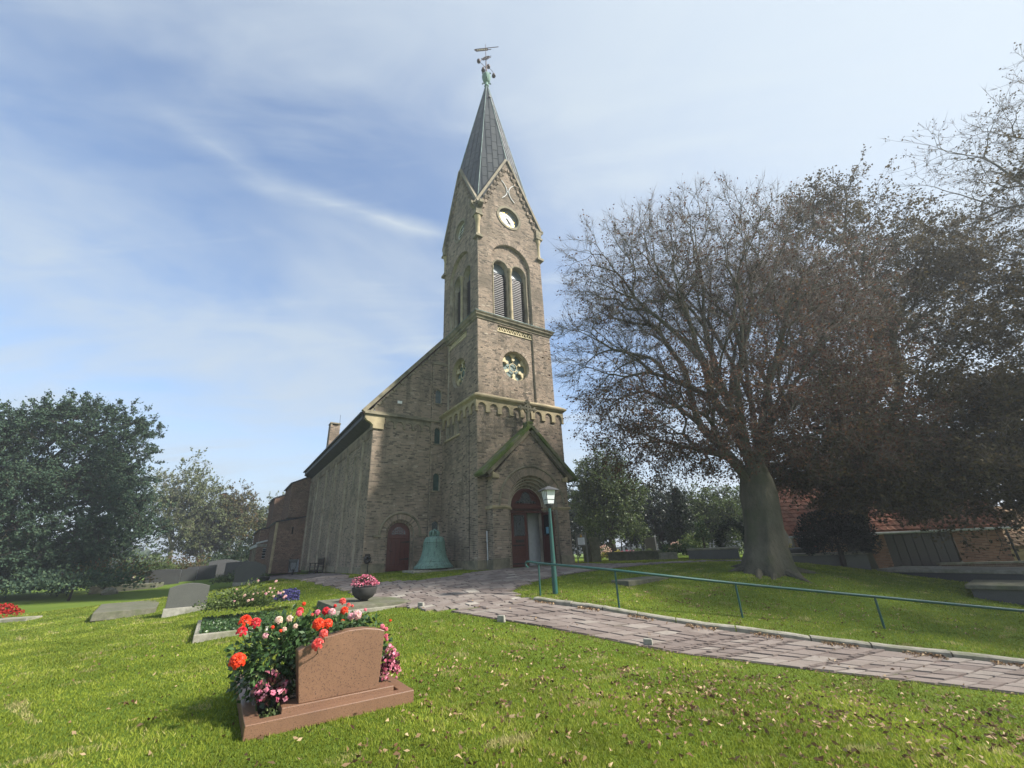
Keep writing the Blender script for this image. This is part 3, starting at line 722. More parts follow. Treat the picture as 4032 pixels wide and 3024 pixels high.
# ---- belfry
A3, B3, GS, GA = .35, 5.1, 21.15, 26.35
bk, br = G(), G()
OC, OR, OS = CU, 1.44, 17.5
def gl(t): return A3 if t < GS else A3 + (t - GS) * (CU - A3) / (GA - GS)
def gh(t): return B3 if t < GS else B3 - (t - GS) * (B3 - CU) / (GA - GS)
TW = [(CU - .66, .53), (CU + .66, .53)]; TS = 17.12
for fi_, F0 in enumerate((FRONT(A3), LEFT(A3))):
    rdial = .80 if fi_ == 0 else .70
    cw0 = 21.25 if fi_ == 0 else 20.95
    wall(F0, gl, gh, 13.4, GA - .05, [arch(OC, OR, 13.4, OS), circ(CU, cw0, rdial)], bk, br)
    reveal(bk, F0, OC, OR, 13.4, OS, 0, -.2)
    voussoirs(br, F0, OC, OS, OR + .01, OR + .26, 0, 180, -.01, .03, .078); voussoirs(br, F0, OC, OS, OR + .28, OR + .40, 0, 180, -.01, .016, .078)
    f1 = F0.off(-.2)
    lo1 = lambda t: OC - (OR if t < OS else math.sqrt(max(0.0, OR * OR - (t - OS) ** 2))); hi1 = lambda t: OC + (OR if t < OS else math.sqrt(max(0.0, OR * OR - (t - OS) ** 2)))
    wall(f1, lo1, hi1, 13.4, OS + OR - .03, [arch(c, r, 13.4, TS) for c, r in TW], bk, br)
    for c, r in TW:
        reveal(bk, f1, c, r, 13.4, TS, 0, -.42); voussoirs(br, f1, c, TS, r + .09, r + .24, 0, 180, -.01, .03, .07)
    voussoirs(br, f1, OC, OS, OR - .30, OR - .08, 35, 145, -.01, .02, .08)
    creveal(bk, F0, CU, cw0, rdial, 0, -.26)
    # stepped corbel blocks following the gable slope
    for sg in (-1, 1):
        for k in range(9):
            t = GS - .15 + k * .52; e = (gl(max(t, GS)) + .30 if sg < 0 else gh(max(t, GS)) - .30); e += sg * .06
            for m_ in range(3): br.box3(F0, e - .12 + sg * (-.0), e + .12, t + .075 * m_ + (.0), t + .075 * m_ + .065, -.01, .13 - .025 * (2 - m_), rb.uniform(.1, .6))
            br.box3(F0, e - sg * .20 - .05, e - sg * .20 + .05, t + .16, t + .42, -.01, .10, rb.uniform(.2, .7))
bk.box3(RIGHT(B3), A3, B3, 13.4, GS, -.2, 0); bk.box3(BACK(B3), A3, B3, 13.4, GS, -.2, 0)
for f_ in (RIGHT(B3), BACK(B3)): bk.prism([(A3, GS), (B3, GS), (CU, GA)], f_, -.2, 0)
bel = bk.build('belfry', MAT['mortar'], church)
br.build('brickwork', MAT['brick'], bel, kind='stuff')
slat_me = None
for F0 in (FRONT(A3), LEFT(A3)):
    f1 = F0.off(-.2); f2 = f1.off(-.3)
    for c, r in TW:
        g = G(); arctube(g, f1, c, TS, r + .045, 0, 180, .0, .055, 20, 13.5); g.build('archivolt', MAT['dark_sandstone'], bel, smooth=True)
        g = G(); g.prism(archpoly(c, r, 16.98, TS, 16), f2, -.10, -.06); g.build('tympanum_pane', MAT['blue_glass'], bel)
        g = G(); g.prism(archpoly(c, r, 13.4, TS, 12), f2, -.22, -.20); g.build('dark_backing', MAT['dark_wood'], bel)
        g = G(); g.box3(f2, c - r, c + r, 13.44, 13.78, -.1, .05); g.build('louver_sill', MAT['lead'], bel)
        for k in range(24):
            z = 13.82 + k * .132
            g = G(); g.prism([(-r + .01, -.05), (r - .01, -.05), (r - .01, -.022), (-r + .01, -.022)], lambda s, t, d: f2(c + s, z + t + (-.06 if d > 0 else .06), d), -.1, .09)
            g.build('louver_slat', MAT['louver_wood'], bel)
        for sg in (-1, 1):
            g = G(); p = f1(c + sg * (r + .045), 0, .0)
            g.lathe([(.08, 13.46), (.08, 13.56), (.055, 13.6), (.055, 16.95), (.075, 17.0), (.09, 17.1)], (p[0], p[1], 0), 10); g.build('shaft', MAT['dark_sandstone'], bel, smooth=True)
    g = G(); p = f1(CU, 0, .03)
    g.lathe([(.15, 13.44), (.15, 13.58), (.11, 13.66), (.105, 16.95), (.13, 17.02), (.17, 17.16), (.17, 17.26)], (p[0], p[1], 0), 14); g.build('mullion', MAT['sandstone'], bel, smooth=True)
    # gable coping with kneelers
    for sg, x in ((-1, A3), (1, B3)):
        g = G(); rakestrip(g, F0, (x - sg * -.16, GS + .02), (CU, GA + .02), .16, -.14, .13); g.build('gable_coping', MAT['tan_stone'], bel)
        g = G(); e = x + sg * .02
        g.prism([(e, GS - .55), (e + sg * .06, GS - .5), (e + sg * .16, GS - .22), (e + sg * .42, GS + .0), (e + sg * .44, GS + .2), (e - sg * .2, GS + .2), (e - sg * .2, GS - .55)][:: (1 if sg > 0 else -1)], F0, -.22, .06); g.build('kneeler', MAT['dark_sandstone'], bel)
# corner colonnettes under the kneelers
for (x, y) in ((A3, A3), (B3, A3), (A3, B3)):
    g = G(); cx0, cy0 = x + (.05 if x < 1 else -.05), y + (.05 if y < 1 else -.05)
    g.lathe([(.20, 18.82), (.20, 18.90), (.15, 18.98), (.13, 19.02), (.13, 19.98), (.16, 20.02), (.17, 20.12), (.23, 20.32), (.23, 20.36)], (cx0, cy0, 0), 14)
    g.build('corner_colonnette', MAT['sandstone'], bel, smooth=True)
    for (e_, z0_, z1_) in ((.24, 18.66, 18.82), (.26, 20.36, 20.50), (.20, 20.50, 21.1)):
        g = G(); g.box((cx0 - e_, cy0 - e_, z0_), (cx0 + e_, cy0 + e_, z1_)); g.build('corner_block', MAT['dark_sandstone'], bel)
# wall anchors, pale curved irons )(
f0 = FRONT(A3).off(.05)
for sg in (-1, 1):
    g = G(); P = [(CU + sg * (.07 + .42 * (k / 8 - 1) ** 2 * (1 if k < 8 else 1)), 22.75 + 1.55 * k / 16 + 0) for k in range(17)]
    g.tube([f0(*p, 0) for p in P], .026, 6); g.tube([f0(CU + sg * .0, 23.52, -.01), f0(CU + sg * .09, 23.52, 0)], .025, 6); g.build('wall_anchor', MAT['pale_metal'], bel)
# clock on the front, round window on the side: parts of the church
ck = G(); fc = FRONT(A3)
ck.prism(arcpts(CU, 21.25, .74, 0, 360, 40)[:-1], fc, -.22, -.17); clock = ck.build('clock', MAT['clock_white'], church)
g = G(); ringband(g, fc, CU, 21.25, .76, .93, 0, 360, -.05, .06, 40); g.build('clock_surround', MAT['dark_sandstone'], clock)
g = G(); ringband(g, fc, CU, 21.25, .27, .30, 0, 360, -.17, -.16, 30); ringband(g, fc, CU, 21.25, .66, .69, 0, 360, -.17, -.16, 30); g.build('minute_track', MAT['lead'], clock)
for k in range(12):
    a = R(30 * k); dx, dy = math.cos(a), math.sin(a); g = G(); q = lambda r, s: (CU + r * dx - s * dy, 21.25 + r * dy + s * dx)
    for s_ in ((-.035, .035) if k % 3 else (-.05, 0, .05)): g.prism([q(.48, s_ - .012), q(.62, s_ - .012), q(.62, s_ + .012), q(.48, s_ + .012)], fc, -.17, -.155)
    g.build('numeral', MAT['gold'], clock)
for nm, ang, ln, wd in (('hour_hand', -58, .36, .035), ('minute_hand', -52, .56, .024)):
    a = R(ang); dx, dy = math.cos(a), math.sin(a); g = G(); q = lambda r, s: (CU + r * dx - s * dy, 21.25 + r * dy + s * dx)
    g.prism([q(-.12, -wd * .6), q(ln * .7, -wd), q(ln, 0), q(ln * .7, wd), q(-.12, wd * .6)], fc, -.15 if nm[0] == 'h' else -.135, -.14 if nm[0] == 'h' else -.125); g.build(nm, MAT['iron'], clock)
fl = LEFT(A3)
g = G(); g.prism(arcpts(CU, 20.95, .66, 0, 360, 36)[:-1], fl, -.26, -.22); rw = g.build('round_window', MAT['dark_glass'], church)
g = G(); ringband(g, fl, CU, 20.95, .70, .86, 0, 360, -.05, .05, 36); g.build('window_surround', MAT['dark_sandstone'], rw)
g = G(); arctube(g, fl, CU, 20.95, .60, 0, 360, -.2, .03, 30); g.build('window_frame', MAT['white_paint'], rw)
for (a, b) in (((-.6, 0), (.6, 0)), ((0, -.6), (0, .6)), ((-.55, .22), (.55, .22)), ((-.55, -.22), (.55, -.22))):
    g = G(); g.tube([fl(CU + a[0], 20.95 + a[1], -.2), fl(CU + b[0], 20.95 + b[1], -.2)], .018, 6); g.build('glazing_bar', MAT['white_paint'], rw)

# ---- spire: eight metal faces between corners and gable tops
TOPW = 37.95
cs = [(A3 - .02, A3 - .02), (B3 + .02, A3 - .02), (B3 + .02, B3 + .02), (A3 - .02, B3 + .02)]; gs = [(CU, A3 - .08), (B3 + .08, CU), (CU, B3 + .08), (A3 - .08, CU)]
g = G(); ap = (CU, CU, TOPW); spv = []
for i in range(4):
    c, ga, gb = cs[i], gs[i], gs[i - 1]
    spv.append(((c[0], c[1], GS - .05), (ga[0], ga[1], GA - .02), ap)); spv.append(((gb[0], gb[1], GA - .02), (c[0], c[1], GS - .05), ap))
sg_ = G(); pn = G()
for tri in spv:
    g.poly(tri, .45)
spire = g.build('spire', MAT['spire_metal'], church)
for tri in spv:
    a, b, c = [np.array(p) for p in tri]; e = b - a; up = c - (a + b) / 2
    nrm = np.cross(b - a, c - a); nrm /= np.linalg.norm(nrm)
    if nrm @ ((a + b + c) / 3 - np.array([CU, CU, (a + b + c)[2] / 3])) < 0: nrm = -nrm
    upd = np.array([0, 0, 1.0]) - nrm * nrm[2]; upd /= np.linalg.norm(upd); hd = np.cross(upd, nrm)
    P2 = [((p - a) @ hd, (p - a) @ upd) for p in (a, b, c)]
    xs = [p[0] for p in P2]; lo_, hi_ = min(xs), max(xs)
    def span(x):
        ys = []
        for i in range(3):
            (x0, y0), (x1, y1) = P2[i], P2[(i + 1) % 3]
            if (x0 - x) * (x1 - x) < 0: ys.append(y0 + (y1 - y0) * (x - x0) / (x1 - x0))
        return (min(ys), max(ys)) if len(ys) == 2 else None
    W_ = .40; k0 = math.floor(lo_ / W_)
    for k in range(k0, int(hi_ / W_) + 2):
        sp = span(k * W_ + .01)
        if sp and sp[1] - sp[0] > .3:
            p0, p1 = a + hd * k * W_ + upd * sp[0], a + hd * k * W_ + upd * sp[1]
            q = G(); tw = hd * .012; ht = nrm * .035
            q.hexa([p0 - tw, p0 + tw, p1 + tw, p1 - tw], [p0 - tw + ht, p0 + tw + ht, p1 + tw + ht, p1 - tw + ht], .2); q.build('standing_seam', MAT['spire_metal'], spire)
        # sheets between the seams, lapped upward
        y = math.floor(P2[0][1]) - .5 + (k % 2) * .55
        while y < P2[2][1]:
            x0, x1 = k * W_ + .025, (k + 1) * W_ - .025; s0_, s1_ = span(x0 + 1e-4), span(x1 - 1e-4)
            if s0_ and s1_:
                ya = max(y, s0_[0] + .02, s1_[0] + .02); yb = min(y + 1.1, s0_[1] - .02, s1_[1] - .02)
                if yb - ya > .12:
                    lift0, lift1 = .02, .006
                    pn.add([a + hd * x0 + upd * ya + nrm * lift0, a + hd * x1 + upd * ya + nrm * lift0, a + hd * x1 + upd * yb + nrm * lift1, a + hd * x0 + upd * yb + nrm * lift1, a + hd * x0 + upd * ya, a + hd * x1 + upd * ya], [(0, 1, 2, 3), (4, 5, 1, 0)], rb.uniform(.2, .95))
            y += 1.1
pn.build('metal_sheets', MAT['spire_metal'], spire, kind='stuff')
for i in range(4):
    for p in ((cs[i][0], cs[i][1], GS), (gs[i][0], gs[i][1], GA)):
        g = G(); g.tube([p, ap], .035, 6); g.build('ridge_roll', MAT['copper_cap'], spire)
g = G(); g.prism([(-.10, 0), (.10, 0), (0, .2)], lambda s, t, d: (CU - .10 + s, CU - .52 + d, 35.3 + t), -.12, .1); g.build('roof_vent', MAT['dark_wood'], spire)

# ---- weather vane on top
vane = empty('weather_vane', (CU, CU, TOPW), 0, church)
g = G(); g.lathe([(.16, -.55), (.20, -.5), (.15, -.3), (.13, -.05), (.18, .0), (.24, .05), (.30, .2), (.36, .45), (.38, .65), (.34, .9), (.22, 1.08), (.12, 1.14), (.10, 1.2)], (0, 0, 0), 20, wob=lambda a, z: 1 + .05 * math.sin(5 * a)); g.build('copper_orb', MAT['verdigris'], vane, smooth=True)
for k in range(6):
    a = k * 1.05; g = G(); g.prism([(-.08, 0), (.08, 0), (.03, .16), (0, .2), (-.05, .14)], lambda s, t, d: ((.30 + t * .8) * math.cos(a) - s * math.sin(a) + d * 0, (.30 + t * .8) * math.sin(a) + s * math.cos(a), (.95 if k % 2 else .15) + d - t * .3), 0, .02); g.build('orb_leaf', MAT['verdigris'], vane)
g = G(); g.tube([(0, 0, 1.1), (0, 0, 1.8), (0, 0, 3.0), (0, 0, 5.2)], [.09, .06, .04, .018], 8); g.build('rod', MAT['bronze_brown'], vane, smooth=True)
VX = np.array([.80, -.60]) ; VX /= np.linalg.norm(VX)
vf = lambda s, t, d: (s * VX[0] - d * VX[1], s * VX[1] + d * VX[0], t)
g = G(); g.prism([(-1.05, 4.55), (-.85, 4.28), (.2, 4.28), (.2, 4.38), (.48, 4.34), (.5, 4.42), (.2, 4.46), (.2, 4.60), (1.15, 4.60), (1.15, 4.68), (-.95, 4.66)], vf, -.012, .012); ship = g.build('vane_ship', MAT['bronze_brown'], vane)
for k in range(6): 
    g = G(); g.box3(vf, -.75 + .15 * k, -.66 + .15 * k, 4.38, 4.50, -.018, .018) if False else g.prism([(-.75 + .15 * k, 4.40), (-.67 + .15 * k, 4.40), (-.67 + .15 * k, 4.52), (-.75 + .15 * k, 4.52)], vf, -.018, .018); g.build('gun_port', MAT['pale_stone'], vane)
wf = lambda s, t, d: (s * .35 + t * .35 + d, -s * .55, 3.25 + t * .75 - s * .35)
g = G(); g.tube([wf(.52 * math.cos(2 * math.pi * i / 24), .52 * math.sin(2 * math.pi * i / 24), 0) for i in range(25)], .035, 6); g.build('vane_wheel', MAT['bronze_brown'], vane, smooth=True)
for k in range(4):
    a = math.pi * k / 4; g = G(); g.tube([wf(.75 * math.cos(a), .75 * math.sin(a), 0), wf(-.75 * math.cos(a), -.75 * math.sin(a), 0)], .022, 6); g.build('wheel_spoke', MAT['bronze_brown'], vane)
for (dx, dy, z0, z1, dn) in ((-.62, .2, 1.8, 2.55, 0), (.45, .35, 1.9, 2.95, 0), (.62, -.2, 1.75, 1.45, 1), (-.48, -.3, 1.65, 1.15, 1)):
    g = G(); pts = [(dx * k / 6, dy * k / 6, z0 + (z1 - z0) * (k / 6) + .35 * math.sin(math.pi * k / 6) * (1 if dn else .3)) for k in range(7)]; g.tube(pts, .018, 6); arm = g.build('flower_arm', MAT['bronze_brown'], vane)
    e = pts[-1]; g = G()
    if dn: g.lathe([(.04, .02), (.11, -.1), (.15, -.28), (.17, -.38), (.10, -.36), (.03, -.42)], e, 12)
    else: g.lathe([(.05, -.14), (.15, -.08), (.17, .04), (.14, .16), (.06, .19)], e, 12)
    g.build('flower_head', MAT['bronze_brown'], vane, smooth=True)
# ---- porch
PV = -.6; PF = FRONT(PV); PC, PSP = 2.735, 2.70
RS = [1.47, 1.335, 1.20, 1.065, .93]
bk, br = G(), G()
PE0, PE1, PEW, PAW = .45, 4.95, 4.02, 6.38
pl = lambda t: PE0 if t < PEW else PE0 + (t - PEW) * (PC - PE0) / (PAW - PEW); ph = lambda t: PE1 if t < PEW else PE1 - (t - PEW) * (PE1 - PC) / (PAW - PEW)
wall(PF, pl, ph, 0, PAW - .06, [arch(PC, RS[0], 0, PSP)], bk, br, lambda p, a: a < 4.4)
wall(LEFT(PE0), PV, 0, 0, 4.05, (), bk, br)
bk.box3(RIGHT(PE1), PV, 0, 0, 4.05, -.1, 0)
for k in range(4):
    f_ = PF.off(-.15 * (k + 1)); reveal(bk, PF, PC, RS[k], 0, PSP, -.15 * k, -.15 * (k + 1), sillf=False)
    for sg in (-1, 1):
        a, b = sorted((PC + sg * RS[k], PC + sg * RS[k + 1])); wall(f_, a, b, 0, PSP, (), bk, br)
    ringband(bk, f_, PC, PSP, RS[k + 1], RS[k], 0, 180, -.02, 0, 24); voussoirs(br, f_, PC, PSP, RS[k + 1] + .005, RS[k] - .005, 0, 180, -.01, .02, .075)
    arctube(bk, f_, PC, PSP, RS[k + 1] + .02, 0, 180, .01, .03, 24)
voussoirs(br, PF, PC, PSP, RS[0] + .01, RS[0] + .40, 0, 180, -.01, .022, .078)
reveal(bk, PF, PC, RS[4], 0, PSP, -.6, -.9, sillf=False)
porch = bk.build('porch', MAT['mortar'], church)
br.build('brickwork', MAT['brick'], porch, kind='stuff')
SINGLE.sort(key=lambda s: (s[1] - (-9.7)) ** 2 + (s[2] - .7) ** 2)
variants = {}
extra = G()
for i, (f_, p, a, w, h, d, t) in enumerate(SINGLE):
    if i >= 300: brick(extra, f_, p - .001, p + w + .001, a, a + h, d, t); continue
    key = int(t * 9.99)
    if key not in variants:
        q = G(); brick(q, Face((0, 0, 0), (1, 0, 0), (0, -1, 0)), 0, .238, 0, CH - .012, .014, (key + .5) / 10); o = q.build('brick', MAT['brick'], porch); variants[key] = o.data
    else: o = link_mesh('brick', variants[key], None, porch)
    o.location = f_(p, a, d - .014)
if extra.v: extra.build('brickwork', MAT['brick'], porch, kind='stuff')
g = G(); arctube(g, PF, PC, PSP, 1.915, 0, 180, .02, .055, 30); g.build('hood_mould', MAT['dark_sandstone'], porch, smooth=True)
for sg in (-1, 1):
    g = G(); e = PE0 - .04 if sg < 0 else PE1 + .04
    a, b = sorted((e, PC + sg * (RS[0] - .04)))
    g.prism([(a, 2.56), (b, 2.56), (b, 2.62), (a, 2.62)], PF, -.1, .04); g.prism([(a - .02, 2.62), (b + .02, 2.62), (b + .02, 2.70), (a - .02, 2.70)], PF, -.1, .09)
    if sg < 0: g.box3(LEFT(PE0), PV - .06, 0, 2.56, 2.70, -.02, .07)
    for k in range(4):
        x0, x1 = sorted((PC + sg * (RS[k] + .0), PC + sg * (RS[k + 1] - .05))); g.prism([(x0, 2.58), (x1, 2.58), (x1, 2.70), (x0, 2.70)], PF, -.15 * (k + 1) - .05, -.15 * (k + 1) + .06)
    g.build('impost', MAT['sandstone'], porch)
    g = G(); a, b = sorted((PE0 - .06 if sg < 0 else PE1 + .06, PC + sg * (RS[0] + .0)))
    g.prism([(a, 0), (b, 0), (b, .40), (a, .40)], PF, -.05, .06); g.prism([(a, .40), (b, .40), (b, .45), (a, .45)], PF, -.05, .02)
    if sg < 0: g.box3(LEFT(PE0), PV, 0, 0, .40, -.02, .06)
    g.build('plinth', MAT['dark_sandstone'], porch)
    # roof slab and coping of the porch gable
    x0 = PE0 - .56 if sg < 0 else PE1 + .56
    g = G(); rakestrip(g, PF, (x0, 4.02), (PC, 6.60), .17, -.6, .24); g.build('porch_roof', MAT['mossy_stone'], porch, bevel=.02)
    g = G(); rakestrip(g, PF, (x0 + sg * -.34, 4.05), (PC, 6.36), .22, -.05, .12); g.build('porch_coping', MAT['dark_sandstone'], porch)
    g = G(); e = PE0 if sg < 0 else PE1; a, b = sorted((e - sg * -.02, e - sg * .34)); g.prism([(a, 3.95), (b, 3.95), (b, 4.10) if sg < 0 else (b, 4.24), (a, 4.24) if sg < 0 else (a, 4.10)], PF, -.02, .10); g.build('skew_corbel', MAT['sandstone'], porch)
cr = G(); fx = PF.off(.08)
cr.prism([(PC - .19, 6.62), (PC + .19, 6.62), (PC + .17, 6.86), (PC - .17, 6.86)], fx, -.36, .04); cr.prism([(PC - .22, 6.86), (PC + .22, 6.86), (PC + .16, 6.94), (PC - .16, 6.94)], fx, -.38, .06)
cr.build('cross_pedestal', MAT['mossy_stone'], porch)
cr = G(); fx2 = fx.off(-.12); CW = 7.68
cr.prism([(PC - .085, 6.93), (PC + .085, 6.93), (PC + .06, 8.08), (PC - .06, 8.08)], fx2, -.07, .07); cr.prism([(PC - .46, CW - .06), (PC + .46, CW - .06), (PC + .46, CW + .06), (PC - .46, CW + .06)], fx2, -.065, .065)
for (a, b) in ((PC - .44, CW), (PC + .44, CW), (PC, 8.04)):
    for dx, dy in ((0, .09), (.09, 0), (-.09, 0), (0, -.09)): cr.prism([(a + dx + .062 * math.cos(2 * math.pi * j / 8), b + dy + .062 * math.sin(2 * math.pi * j / 8)) for j in range(8)], fx2, -.055, .055)
ringband(cr, fx2, PC, CW, .17, .25, 0, 360, -.05, .05, 20); cr.build('stone_cross', MAT['dark_sandstone'], porch)

# ---- main door
DF = PF.off(-.62)
def lattice(g, face, x0, x1, t0, t1, d, step=.085, r=.006, clip=None):
    n = int((x1 - x0 + t1 - t0) / step) + 1
    for k in range(-n, n):
        for sl in (1.55, -1.55):
            xx = [x0 + (x1 - x0) * i / 24 for i in range(25)]; base = t0 + k * step * 1.55
            pts = [(x, base + sl * (x - (x0 if sl > 0 else x1))) for x in xx]; ok = [p for p in pts if t0 <= p[1] <= t1 and (clip is None or clip(*p))]
            if len(ok) > 1: g.tube([face(*ok[0], d), face(*ok[-1], d)], r, 4, caps=False)
g = G(); g.box3(DF, 1.80, 2.735, .03, 2.46, -.06, 0); ldoor = g.build('main_door', MAT['door_wood'], church)
g = G()
for (a, b) in ((1.82, 1.95), (2.60, 2.73)): g.box3(DF, a, b, .04, 2.45, 0, .03)
for (a, b) in ((2.36, 2.45), (1.24, 1.36), (.98, 1.06), (.70, .78), (.38, .46), (.04, .20)): g.box3(DF, 1.95, 2.60, a, b, 0, .028)
for t in (.56, .88): g.box3(DF, 2.02, 2.53, t, t + .07, 0, .04)
g.build('door_rail', MAT['door_wood'], ldoor, bevel=.006)
g = G(); g.box3(DF, 1.97, 2.58, 1.38, 2.34, -.01, .006); g.build('door_pane', MAT['dark_glass'], ldoor)
g = G(); lattice(g, DF, 1.97, 2.58, 1.38, 2.34, .014, .09, .008); g.build('leading', MAT['lead'], ldoor)
g = G(); g.box3(DF, 2.05, 2.50, 1.09, 1.22, 0, .045); [g.box3(DF, 2.07 + .06 * k, 2.10 + .06 * k, 1.10, 1.21, .04, .06) for k in range(7)]; g.build('carved_panel', MAT['dark_wood'], ldoor)
for t in (.94, .14): 
    g = G(); g.prism([(1.84, t), (2.48, t), (2.55, t + .03), (2.48, t + .06), (1.84, t + .06)], DF, .03, .045); g.build('strap_hinge', MAT['iron'], ldoor)
g = G(); g.box((3.66, -.60 - .28, .03), (3.715, -.60 + .62, 2.46)); rdoor = g.build('open_door', MAT['door_wood'], church)
RF = LEFT(3.66)
for (a, b, c_, d_) in ((-.87, -.75, .04, 2.45), (-.10, .01, .04, 2.45), (-.75, -.10, 2.34, 2.45), (-.75, -.10, 1.22, 1.36), (-.75, -.10, .60, .70), (-.75, -.10, .04, .2)):
    g = G(); g.box3(RF, a, b, c_, d_, 0, .027); g.build('door_rail', MAT['door_wood'], rdoor)
g = G(); g.box3(RF, -.73, -.12, 1.38, 2.33, -.01, .006); g.build('door_pane', MAT['dark_glass'], rdoor)
g = G(); g.box3(RF, -.50, -.29, 1.46, 1.76, .008, .014); g.build('notice_paper', MAT['blue_paper'], rdoor)
g = G(); g.box3(RF, -.83, -.79, 1.0, 1.2, .03, .07); g.build('door_handle', MAT['iron'], rdoor)
g = G(); g.box3(DF, 1.79, 3.69, 2.47, 2.70, -.12, .05); g.box3(DF, 1.78, 3.70, 2.66, 2.73, -.12, .09); g.box3(DF, 1.78, 3.70, 2.46, 2.50, -.12, .08)
tra = g.build('door_transom', MAT['door_wood'], church)
g = G(); [g.box3(DF, 1.85 + .10 * k, 1.91 + .10 * k, 2.55, 2.61, .05, .075) for k in range(18)]; g.build('dentil_row', MAT['dark_wood'], tra)
g = G(); g.prism(archpoly(PC, .94, 2.72, 2.74, 24), DF, -.1, -.02); tym = g.build('tympanum', MAT['door_wood'], church)
g = G(); ringband(g, DF, PC, 2.76, .76, .90, 0, 180, -.02, .05, 24); g.box3(DF, PC - .9, PC + .9, 2.73, 2.84, -.02, .045); g.build('tympanum_frame', MAT['door_wood'], tym)
tre = lambda x, t: (abs(x - PC) < .66 and 2.88 < t < 2.88 + .17 * math.sqrt(max(0, 1 - ((abs(x - PC) - .46) / .2) ** 2) if abs(x - PC) > .46 else 1)) or (math.hypot(x - PC, t - 3.17) < .30) or (abs(x - PC) < .42 and 2.88 < t < 3.12)
trp = [(PC - .66, 2.88), (PC + .66, 2.88), (PC + .62, 2.98), (PC + .5, 3.05), (PC + .36, 3.05), (PC + .33, 3.12)] + arcpts(PC, 3.20, .28, -10, 190, 12) + [(PC - .33, 3.12), (PC - .36, 3.05), (PC - .5, 3.05), (PC - .62, 2.98)]
g = G(); g.prism(trp, DF, -.015, -.005); g.build('tympanum_pane', MAT['dark_glass'], tym)
g = G(); lattice(g, DF, PC - .66, PC + .66, 2.88, 3.48, .008, .085, .008, tre); g.build('leading', MAT['lead'], tym)
g = G(); P_ = [DF(*p, .0) for p in trp]; g.tube(P_ + [P_[0]], .022, 6); g.build('window_moulding', MAT['door_wood'], tym)
g = G(); g.box((3.45, .95, 0), (5.0, 1.0, 2.75)); g.build('inner_wall', MAT['white_paint'], church)
g = G(); g.box((.3, .1, -.02), (5.1, 4.0, .02)); g.box((.3, 2.8, 0), (5.1, 2.85, 3.5)); g.build('porch_interior', MAT['dark_sandstone'], church)

# ---- nave
NV, NU, NE, NR_ = 4.2, -3.92, 22.6, 8.3
rk = lambda t: max(NU, -4.33 + .12 + (t - 8.0) / 1.19)
bk, br = G(), G(); NF = FRONT(NV); TF = FRONT(NV - .13); NL = LEFT(NU)
DC, DR, DS = -2.15, .60, 1.72
TWIN = [(-.33, .185, 8.92, 9.62), (-.33, .185, 6.52, 7.28), (-.33, .185, 3.93, 4.70), (-.33, .185, 1.62, 2.18)]
wall(NF, NU, -.71, 0, 7.72, [arch(DC, DR + .12, 0, DS)], bk, br); wall(NF, rk, -.71, 7.72, 12.2, (), bk, br)
wall(NF, rk, .2, 11.5, 13.1, (), bk, br)
wall(TF, -.71, 0.0, 0, 7.72, [arch(*w) for w in TWIN], bk, br); wall(TF, -.71, .2, 7.72, 11.4, [arch(*w) for w in TWIN], bk, br)
wall(LEFT(-.71), NV - .13, NV, 0, 11.4, (), bk, br)
reveal(bk, NF, DC, DR + .12, 0, DS, 0, -.12, sillf=False); reveal(bk, NF, DC, DR, 0, DS, -.12, -.3, sillf=False)
fd = NF.off(-.12)
for sg in (-1, 1):
    a, b = sorted((DC + sg * DR, DC + sg * (DR + .12))); wall(fd, a, b, 0, DS, (), bk, br)
voussoirs(br, fd, DC, DS, DR + .005, DR + .115, 0, 180, -.01, .015); voussoirs(br, NF, DC, DS, DR + .13, DR + .40, 0, 180, -.01, .02)
ringband(bk, fd, DC, DS, DR, DR + .12, 0, 180, -.02, 0)
for w in TWIN: reveal(bk, TF, *w, 0, -.16)
SW = [(7.5, .2, 4.35, 6.0), (13.6, .2, 4.35, 6.0), (20.1, .2, 4.35, 6.0)]
wall(NL, NV, NE, 0, 7.45, [arch(*w) for w in SW], bk, br, None, .014, (.1, .75))
for w in SW: reveal(bk, NL, *w, 0, -.25)
bk.box3(RIGHT(NR_), NV, NE, 0, 7.6, -.2, 0); bk.box3(NF, T1, NR_, 0, 7.6, -.2, 0); bk.prism([(NU, 7.6), (NR_, 7.6), ((NU + NR_) / 2, 14.9)], BACK(NE), -.2, 0); bk.box3(BACK(NE), NU, NR_, 0, 7.6, -.2, 0)
nave = bk.build('nave', MAT['mortar'], church); br.build('brickwork', MAT['brick'], nave, kind='stuff')
for v_ in (5.8, 9.2, 12.5, 15.5, 18.9, 21.9):
    k2, b2 = G(), G(); wd = .26 if v_ > 5 else .30
    fL = NL.off(.13); wall(fL, v_ - wd / 2, v_ + wd / 2, 0, 6.75, (), k2, b2, None, .012, (.1, .75))
    for x in (v_ - wd / 2, v_ + wd / 2): k2.poly([NL(x, 0, 0), NL(x, 6.75, 0), NL(x, 6.75, .13), NL(x, 0, .13)])
    k2.poly([NL(v_ - wd / 2, 6.75, 0), NL(v_ + wd / 2, 6.75, 0), NL(v_ + wd / 2, 6.75, .13), NL(v_ - wd / 2, 6.75, .13)])
    o = k2.build('lesene', MAT['mortar'], nave); b2.build('lesene_bricks', MAT['brick'], nave, kind='stuff')
fz = G()
for k in range(58):
    v_ = 4.75 + k * .30
    fz.prism([(v_, 6.62), (v_ + .12, 6.62), (v_ + .14, 6.80), (v_ + .2, 6.98), (v_ - .08, 6.98), (v_ - .02, 6.80)], NL, -.01, .08, rb.uniform(.2, .6))
fz.box3(NL, NV, NE, 6.98, 7.16, -.01, .10, .4); fz.build('corbel_frieze', MAT['brick'], nave)
